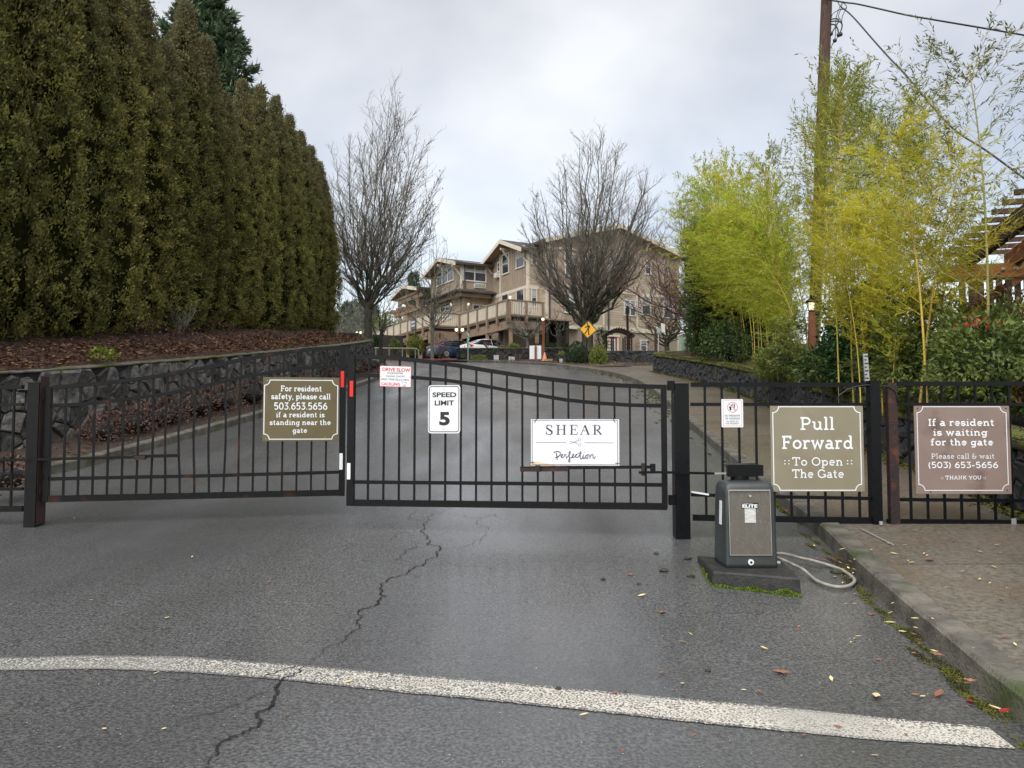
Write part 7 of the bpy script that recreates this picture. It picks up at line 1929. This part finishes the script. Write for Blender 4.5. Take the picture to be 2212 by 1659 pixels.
simple('post_lamp', 'orange brown wooden post with a white globe lamp on top', 'lamp post', [('post', tuple(q), m1, M['redpost']), ('lamp_globe', tuple(q), m2, M['lamp'])])
q = gq(1157, 782, 46, 0); a, b = at(1144, 776, 46), at(1169, 747, 46); m1 = MB(); m1.prism([V((p[0], 45.9, p[1])) for p in ((a.x, a.z), (b.x, a.z), (b.x, b.z), (a.x, b.z))], (0,.02,0)); m2 = MB(); m2.beam((q.x, 45.84, q.z), (q.x, 45.84, b.z-.03), .13, .08, up=(0,1,0))
simple('blank_sign', 'white back of a sign fixed to a brown post in front of the black wall', 'sign', [('panel', tuple(q), m1, M['white']), ('post', tuple(q), m2, M['redpost'])])
for i, (px_, py_, w, h, lb) in enumerate([(1072,774,.30,.30,'white utility box, leftmost of the three below the black wall'), (1101,778,.12,.22,'slim white utility box in the middle of the three below the black wall'), (1108,776,.22,.2,'white utility box, right one of the three below the black wall'), (1212,788,.16,.18,'small white box in the bed left of the dark round bush')]):
    q = gq(px_, py_, 46.4 if i < 3 else 39.5, .12); mb = MB(); mb.box(q.x-w/2, q.x+w/2, q.y, q.y+w*.6, q.z, q.z+h); m2 = MB(); m2.box(q.x-w/2-.01, q.x+w/2+.01, q.y-.01, q.y+w*.6+.01, q.z+h, q.z+h+.02)
    simple('utility_box', lb, 'box', [('housing', tuple(q), mb, M['galv']), ('lid', tuple(q), m2, M['winwhite'])])
# meter post, antenna box, white box, green cabinet
q = gq(1417, 790, 35.6, .1); zt = at(1417, 707, 35.6).z; m1 = MB(); m1.beam(q, (q.x, q.y, zt), .10, .10, up=(0,1,0))
m2 = MB(); c2 = at(1422, 715, 35.5); m2.tube([(c2.x, 35.5, q.z), (c2.x, 35.5, c2.z)], .025, 8); m3 = MB(); a, b = at(1429, 718, 35.4), at(1436.5, 700, 35.4); m3.prism([(a.x, 35.35, a.z), (b.x, 35.35, a.z-.02), (b.x-.02, 35.35, b.z), (a.x-.02, 35.35, b.z+.04)], (0,.12,0))
m4 = MB(); m4.beam((c2.x, 35.5, a.z+.1), (a.x, 35.42, a.z+.08), .04, .04); m4.sphere((c2.x-.05, 35.5, c2.z+.12), .07, 6); m5 = MB(); m5.box(c2.x-.08, c2.x+.06, 35.42, 35.5, c2.z-.1, c2.z+.15)
simple('equipment_post', 'dark post with grey conduit and a white antenna box beside the path', 'post', [('post', tuple(q), m1, M['pergoladark']), ('conduit', tuple(q), m2, M['galv']), ('antenna_box', tuple(q), m3, M['winwhite']), ('bracket', tuple(q), m4, M['galv']), ('junction_box', tuple(q), m5, M['galv'])])
q = at(1433, 786, 33.0); m1 = MB(); m1.box(q.x-.12, q.x+.10, 33, 33.2, q.z-.2, q.z+.22); m2 = MB(); m2.box(q.x-.01, q.x+.09, 32.98, 33, q.z+.06, q.z+.16)
simple('socket_box', 'white outdoor socket box at the end of the mossy wall', 'box', [('housing', tuple(q), m1, M['winwhite']), ('cover', tuple(q), m2, M['black'])])
a = at(1466, 768, 33.6); b = at(1490, 768, 33.6); zt = at(1478, 723, 33.6).z; m1 = MB(); sl = .12
m1.hexa([(a.x,33.5,a.z-.2),(b.x-.08,33.5,a.z-.2),(b.x-.08,33.95,a.z-.2),(a.x,33.95,a.z-.2),(a.x+sl,33.5,zt-.04),(b.x-.02,33.5,zt),(b.x-.02,33.95,zt),(a.x+sl,33.95,zt-.04)])
m2 = MB(); m2.beam((a.x+.3, 33.495, a.z-.1), (a.x+.38, 33.495, zt-.12), .012, .01, up=(0,1,0)); m3 = MB(); m3.hexa([(a.x+sl-.02,33.46,zt-.04),(b.x+.0,33.46,zt),(b.x+.0,34,zt),(a.x+sl-.02,34,zt-.04),(a.x+sl-.02,33.46,zt+.01),(b.x+.0,33.46,zt+.05),(b.x+.0,34,zt+.05),(a.x+sl-.02,34,zt+.01)])
m4 = MB(); m4.box(a.x+.22, a.x+.28, 33.485, 33.499, zt-.22, zt-.15)
simple('utility_cabinet', 'pale green leaning utility cabinet in front of the ivy hedge', 'cabinet', [('housing', tuple(a), m1, M['cabinet']), ('door_seam', tuple(a), m2, M['ink']), ('lid', tuple(a), m3, M['cabinet']), ('sticker', tuple(a), m4, M['winwhite'])])
q = gq(1356, 770, 50, .1); zt = at(1356, 663, 50).z; m1 = MB(); m1.beam(q, (q.x, q.y, zt), .14, .14, up=(0,1,0)); m2 = MB(); m2.box(q.x-.09, q.x+.09, 49.91, 50.09, zt, zt+.03)
simple('wooden_post', 'tall red brown post standing before the house beside the garden arch', 'post', [('post', tuple(q), m1, M['rust']), ('cap', tuple(q), m2, M['rust'])])
# garden arch
ga = thing('garden_arch', 'dark brown timber arch with lattice sides in front of the red door', 'garden arch', tuple(gq(1335, 770, 52)))
xL, xR = at(1309, 740, 52).x, at(1363, 740, 52).x; zb0 = zr(52); z1_ = at(1330, 728, 52).z; zA_ = at(1335, 713.5, 52).z
for y_ in (51.7, 52.6):
    for x_ in (xL, xL+.45, xR-.45, xR):
        mb = MB(); mb.beam((x_, y_, zb0), (x_, y_, z1_), .09, .09, up=(0,1,0)); mb.build('post', M['pergoladark'], ga)
    pts = [(xL-.2+(xR-xL+.4)*i/12, y_, z1_+(zA_-z1_)*sin(pi*i/12)) for i in range(13)]
    mb = MB()
    for a, b in zip(pts, pts[1:]): mb.beam(a, b, .06, .20)
    mb.build('arch_beam', M['pergoladark'], ga)
for i in range(11):
    t = (i+.5)/11; mb = MB(); x_ = xL-.1+(xR-xL+.2)*t; z_ = z1_+.12+(zA_-z1_)*sin(pi*t); mb.beam((x_, 51.5, z_), (x_, 52.8, z_), .05, .07); mb.build('slat', M['pergoladark'], ga)
for x_ in (xL+.22, xR-.22):
    for j in range(8): mb = MB(); z_ = zb0+.35+j*.23; mb.beam((x_-.24, 51.66, z_), (x_+.24, 51.66, z_), .03, .05); mb.build('lattice_slat', M['pergoladark'], ga)
# twin lamp post
tl = thing('lamp_post', 'black lamp post with two lit globes in front of the blue car', 'lamp post', tuple(gq(991, 778, 49.2)))
q = gq(991.5, 778, 49.0); zt = at(993, 720, 49).z
mb = MB(); mb.tube([q, q+V((0,0,.35)), (q.x, q.y, q.z+.4), (q.x+.02, q.y, zt+.3)], [.10,.10,.05,.04], 10); mb.build('pole', M['black'], tl)
for sx in (-.19, .19):
    g0 = V((q.x+.02+sx, q.y, zt+.22)); mb = MB(); mb.tube([(q.x+.02, q.y, zt), (q.x+.02+sx*.8, q.y, zt-.05), g0-V((0,0,.12))], .025, 6); mb.build('arm', M['black'], tl)
    mb = MB(); mb.lathe(g0-V((0,0,.11)), [(.05,0),(.10,.05),(.11,.15),(.06,.22)], 10); mb.build('lamp_globe', M['lamp'], tl)
    mb = MB(); mb.lathe(g0+V((0,0,.14)), [(.10,0),(.05,.06),(.012,.10),(.01,.2)], 8); mb.build('finial', M['black'], tl)
# vertical street name sign
q = gq(1011, 780, 48.9); m1 = MB(); zt = at(1010, 719, 48.9).z; m1.beam(q, (q.x, q.y, zt-.0), .05, .05, up=(0,1,0)); m2 = MB(); z0 = at(1010, 754, 48.9).z; m2.box(q.x-.075, q.x+.075, 48.84, 48.87, z0, zt)
simple('marker_post', 'slim green and white vertical marker sign beside the white car', 'sign', [('post', tuple(q), m1, M['galv']), ('panel', tuple(q), m2, M['greensign'])])
# handrail by the yard
hr = thing('handrail', 'pale metal handrail in front of the shrubs below the far deck', 'handrail', tuple(gq(860, 775, 48.8)))
a, b = at(812, 752, 48.8), at(899, 753, 48.8); mb = MB(); mb.tube([a-V((.3,0,0)), a, b, b+V((.15,0,-.12)), b+V((.18,0,-.9))], .045, 8); mb.build('rail', M['conduit'], hr)
for t in (0, .33, .66, .98): p = a.lerp(b, t); mb = MB(); mb.tube([(p.x, p.y, zr(48.8)-.05), p], .035, 6); mb.build('baluster', M['conduit'], hr)
# path lights on the left bank and at the yard
for i, (px_, py_, Y, lb) in enumerate([(771, 719, 41, 'left small lit path light at the foot of the big bare tree'), (779, 718.5, 41.5, 'right small lit path light at the foot of the big bare tree')]):
    q = at(px_, py_, Y); m1 = MB(); m1.tube([(q.x, q.y, q.z-.6), q], .02, 5); m2 = MB(); m2.sphere(q, .07, 6)
    simple('path_light', lb, 'lamp', [('stake', tuple(q), m1, M['black']), ('lamp_globe', tuple(q), m2, M['lamp'])])
# low dark things beyond the bank: landscape edging
mb = MB(); q = at(700, 722, 38); q2 = at(772, 720, 39); mb.beam(q-V((0,0,.05)), q2-V((0,0,.05)), .3, .14); e_ = thing('landscape_timber', 'dark landscape timber lying at the top of the bank beyond the hedge', 'timber', tuple(q)); mb.build('timber', M['pergoladark'], e_)
# wagon wheel in the bed
q = at(1194, 772, 44.5); ww = thing('wagon_wheel', 'small rusty wagon wheel leaning on the black wall behind the cone', 'wheel', tuple(q)); mb = MB(); c_ = V((q.x, q.y, zr(44.5)+.35))
ringp = [c_+V((.26*cos(a), .03, .26*sin(a))) for a in [2*pi*i/14 for i in range(15)]]; mb.tube(ringp, .02, 5); mb.build('rim', M['rust'], ww)
for i in range(6): mb = MB(); mb.tube([c_+V((0,.03,0)), c_+V((.25*cos(i*pi/3), .03, .25*sin(i*pi/3)))], .012, 4); mb.build('spoke', M['rust'], ww)
q = gq(1225, 784, 42.5, .1); mb = MB(); mb.hexa([(q.x-1.3,41.9,q.z),(q.x-.1,42.2,q.z),(q.x-.1,42.7,q.z),(q.x-1.3,42.3,q.z),(q.x-1.3,41.9,q.z+.1),(q.x-.1,42.2,q.z+.2),(q.x-.1,42.7,q.z+.2),(q.x-1.3,42.3,q.z+.1)])
yb = thing('stone_edging', 'yellowish stone edging in the bed left of the dark round bush', 'edging', tuple(q)); mb.build('edging', mat('yellow_stone', (.38,.27,.12), (.28,.19,.09), scale=8), yb)

# ================================================================ cars
def make_car(name, label, pos, head, paint):
    root = thing(name, label, 'car', pos); X = V((head.x, head.y, 0)).normalized(); Yv = V((-X.y, X.x, 0)); Z = V((0, 0, 1)); O = V(pos)
    def w(x, y, z): return O+X*x+Yv*y+Z*z
    def shell(stations, nm, m, sm=True):
        rings = []
        for x, pr in stations:
            full = [(-y, z) for y, z in pr]+[(y, z) for y, z in reversed(pr)]
            rings.append([w(x, y, z) for y, z in full])
        return MB().loft(rings).build(nm, m, root, smooth=sm)
    def sec(hw, zb, zt, belt, cr=.06): return [(hw*.90, zb), (hw*.99, zb+.12), (hw, (zb+belt)/2), (hw*.985, belt-.05), (hw*.93, belt), (hw*.55, zt-.005), (0.02, zt)]
    st_ = [(-2.27, sec(.62,.34,.80,.78)), (-2.24, sec(.76,.26,.95,.90)), (-2.12, sec(.85,.22,1.03,.98)), (-1.8, sec(.89,.20,1.06,.99)), (-1.2, sec(.905,.18,1.02,.96)), (-.3, sec(.91,.18,.97,.93)), (.7, sec(.905,.18,.95,.91)), (1.2, sec(.90,.18,.96,.88)), (1.8, sec(.87,.20,.83,.76)), (2.12, sec(.80,.22,.70,.62)), (2.26, sec(.60,.30,.56,.52))]
    body = shell(st_, 'body', paint)
    gh = [(-1.78, [(.70,.97), (.60,1.04), (.55,1.06), (.02,1.07)]), (-1.35, [(.80,.95), (.68,1.18), (.60,1.235), (.02,1.25)]), (-.85, [(.84,.94), (.66,1.33), (.56,1.40), (.02,1.425)]), (-.25, [(.85,.93), (.64,1.38), (.54,1.45), (.02,1.475)]), (.35, [(.85,.92), (.64,1.34), (.54,1.42), (.02,1.45)]), (.85, [(.84,.91), (.68,1.12), (.60,1.21), (.02,1.24)]), (1.32, [(.80,.90), (.72,.93), (.6,.945), (.02,.95)])]
    shell(gh, 'window', M['carglass'])
    rf = [(-.95, [(.60,1.375), (.45,1.41), (.02,1.425)]), (-.6, [(.625,1.40), (.5,1.455), (.02,1.475)]), (-.1, [(.625,1.405), (.5,1.47), (.02,1.493)]), (.35, [(.62,1.37), (.5,1.435), (.02,1.465)])]
    shell([(x, [(a, b+.004) for a, b in p]) for x, p in rf], 'roof', paint)
    for s in (-1, 1):
        for pts, r in ((((-1.80,.73,1.02), (-1.35,.70,1.20), (-.9,.645,1.385)), .045), (((-.9,.645,1.385), (-.3,.64,1.42), (.36,.64,1.385)), .035), (((.36,.64,1.385), (.85,.69,1.16), (1.30,.76,.93)), .035), (((-.15,.645,1.40), (-.1,.86,.94)), .03)):
            mb = MB(); mb.tube([w(x, y*s, z) for x, y, z in pts], r, 6); mb.build('pillar', paint, root, smooth=True)
        for x in (-1.38, 1.38):
            mb = MB(); c_ = w(x, s*.80, .33); mb.tube([c_, w(x, s*.905, .33)], .335, 20); t_ = mb.build('wheel', M['tyre'], root)
            mb = MB(); mb.tube([w(x, s*.90, .33), w(x, s*.915, .33)], .215, 14); mb.build('rim', M['alloy'], t_)
        mb = MB(); mb.hexa([w(-2.235, s*.50, .76), w(-2.20, s*.80, .76), w(-1.83, s*.895, .80), w(-2.1, s*.5, .80), w(-2.235, s*.50, .86), w(-2.19, s*.795, .92), w(-1.80, s*.89, .93), w(-2.1, s*.5, .9)]); mb.v = [tuple(V(v_)) for v_ in mb.v]
        mb = MB(); q = [(-2.268, .40, .74), (-2.21, .81, .72), (-1.82, .915, .84), (-1.74, .905, .93), (-2.13, .865, .97), (-2.25, .42, .90)]
        mb.prism([w(x, y*s, z) for x, y, z in q], X*-.03+Yv*s*.03); mb.build('tail_light', M['taillight'], root)
        mb = MB(); mb.obox(w(.62, s*.97, .98), X*.07, Yv*.09, Z*.055); mb.build('mirror', paint, root)
        mb = MB(); mb.obox(w(-.3, s*.915, .82), X*.09, Yv*.008, Z*.012); mb.obox(w(.55, s*.915, .80), X*.09, Yv*.008, Z*.012); mb.build('door_handle', paint, root)
    mb = MB(); mb.obox(w(-2.275, 0, .66), X*.012, Yv*.26, Z*.07); mb.build('number_plate', M['winwhite'], root)
    mb = MB(); mb.obox(w(-2.24, 0, .30), X*.05, Yv*.70, Z*.07); mb.build('lower_bumper', M['ink'], root)
    return root
hB = V((.80, .60, 0)); hW = UB
pw = at(1056, 755, 59.0); make_car('white_car', 'white sedan parked beneath the deck behind the black wall', (pw.x, 59.0, zr(59)+.03), hW, M['carwhite'])
pb2 = at(984, 760, 60.2); make_car('blue_car', 'dark blue sedan parked at the open end of the garage, left of the white car', (pb2.x, 60.2, zr(60.2)), hB, M['carblue'])
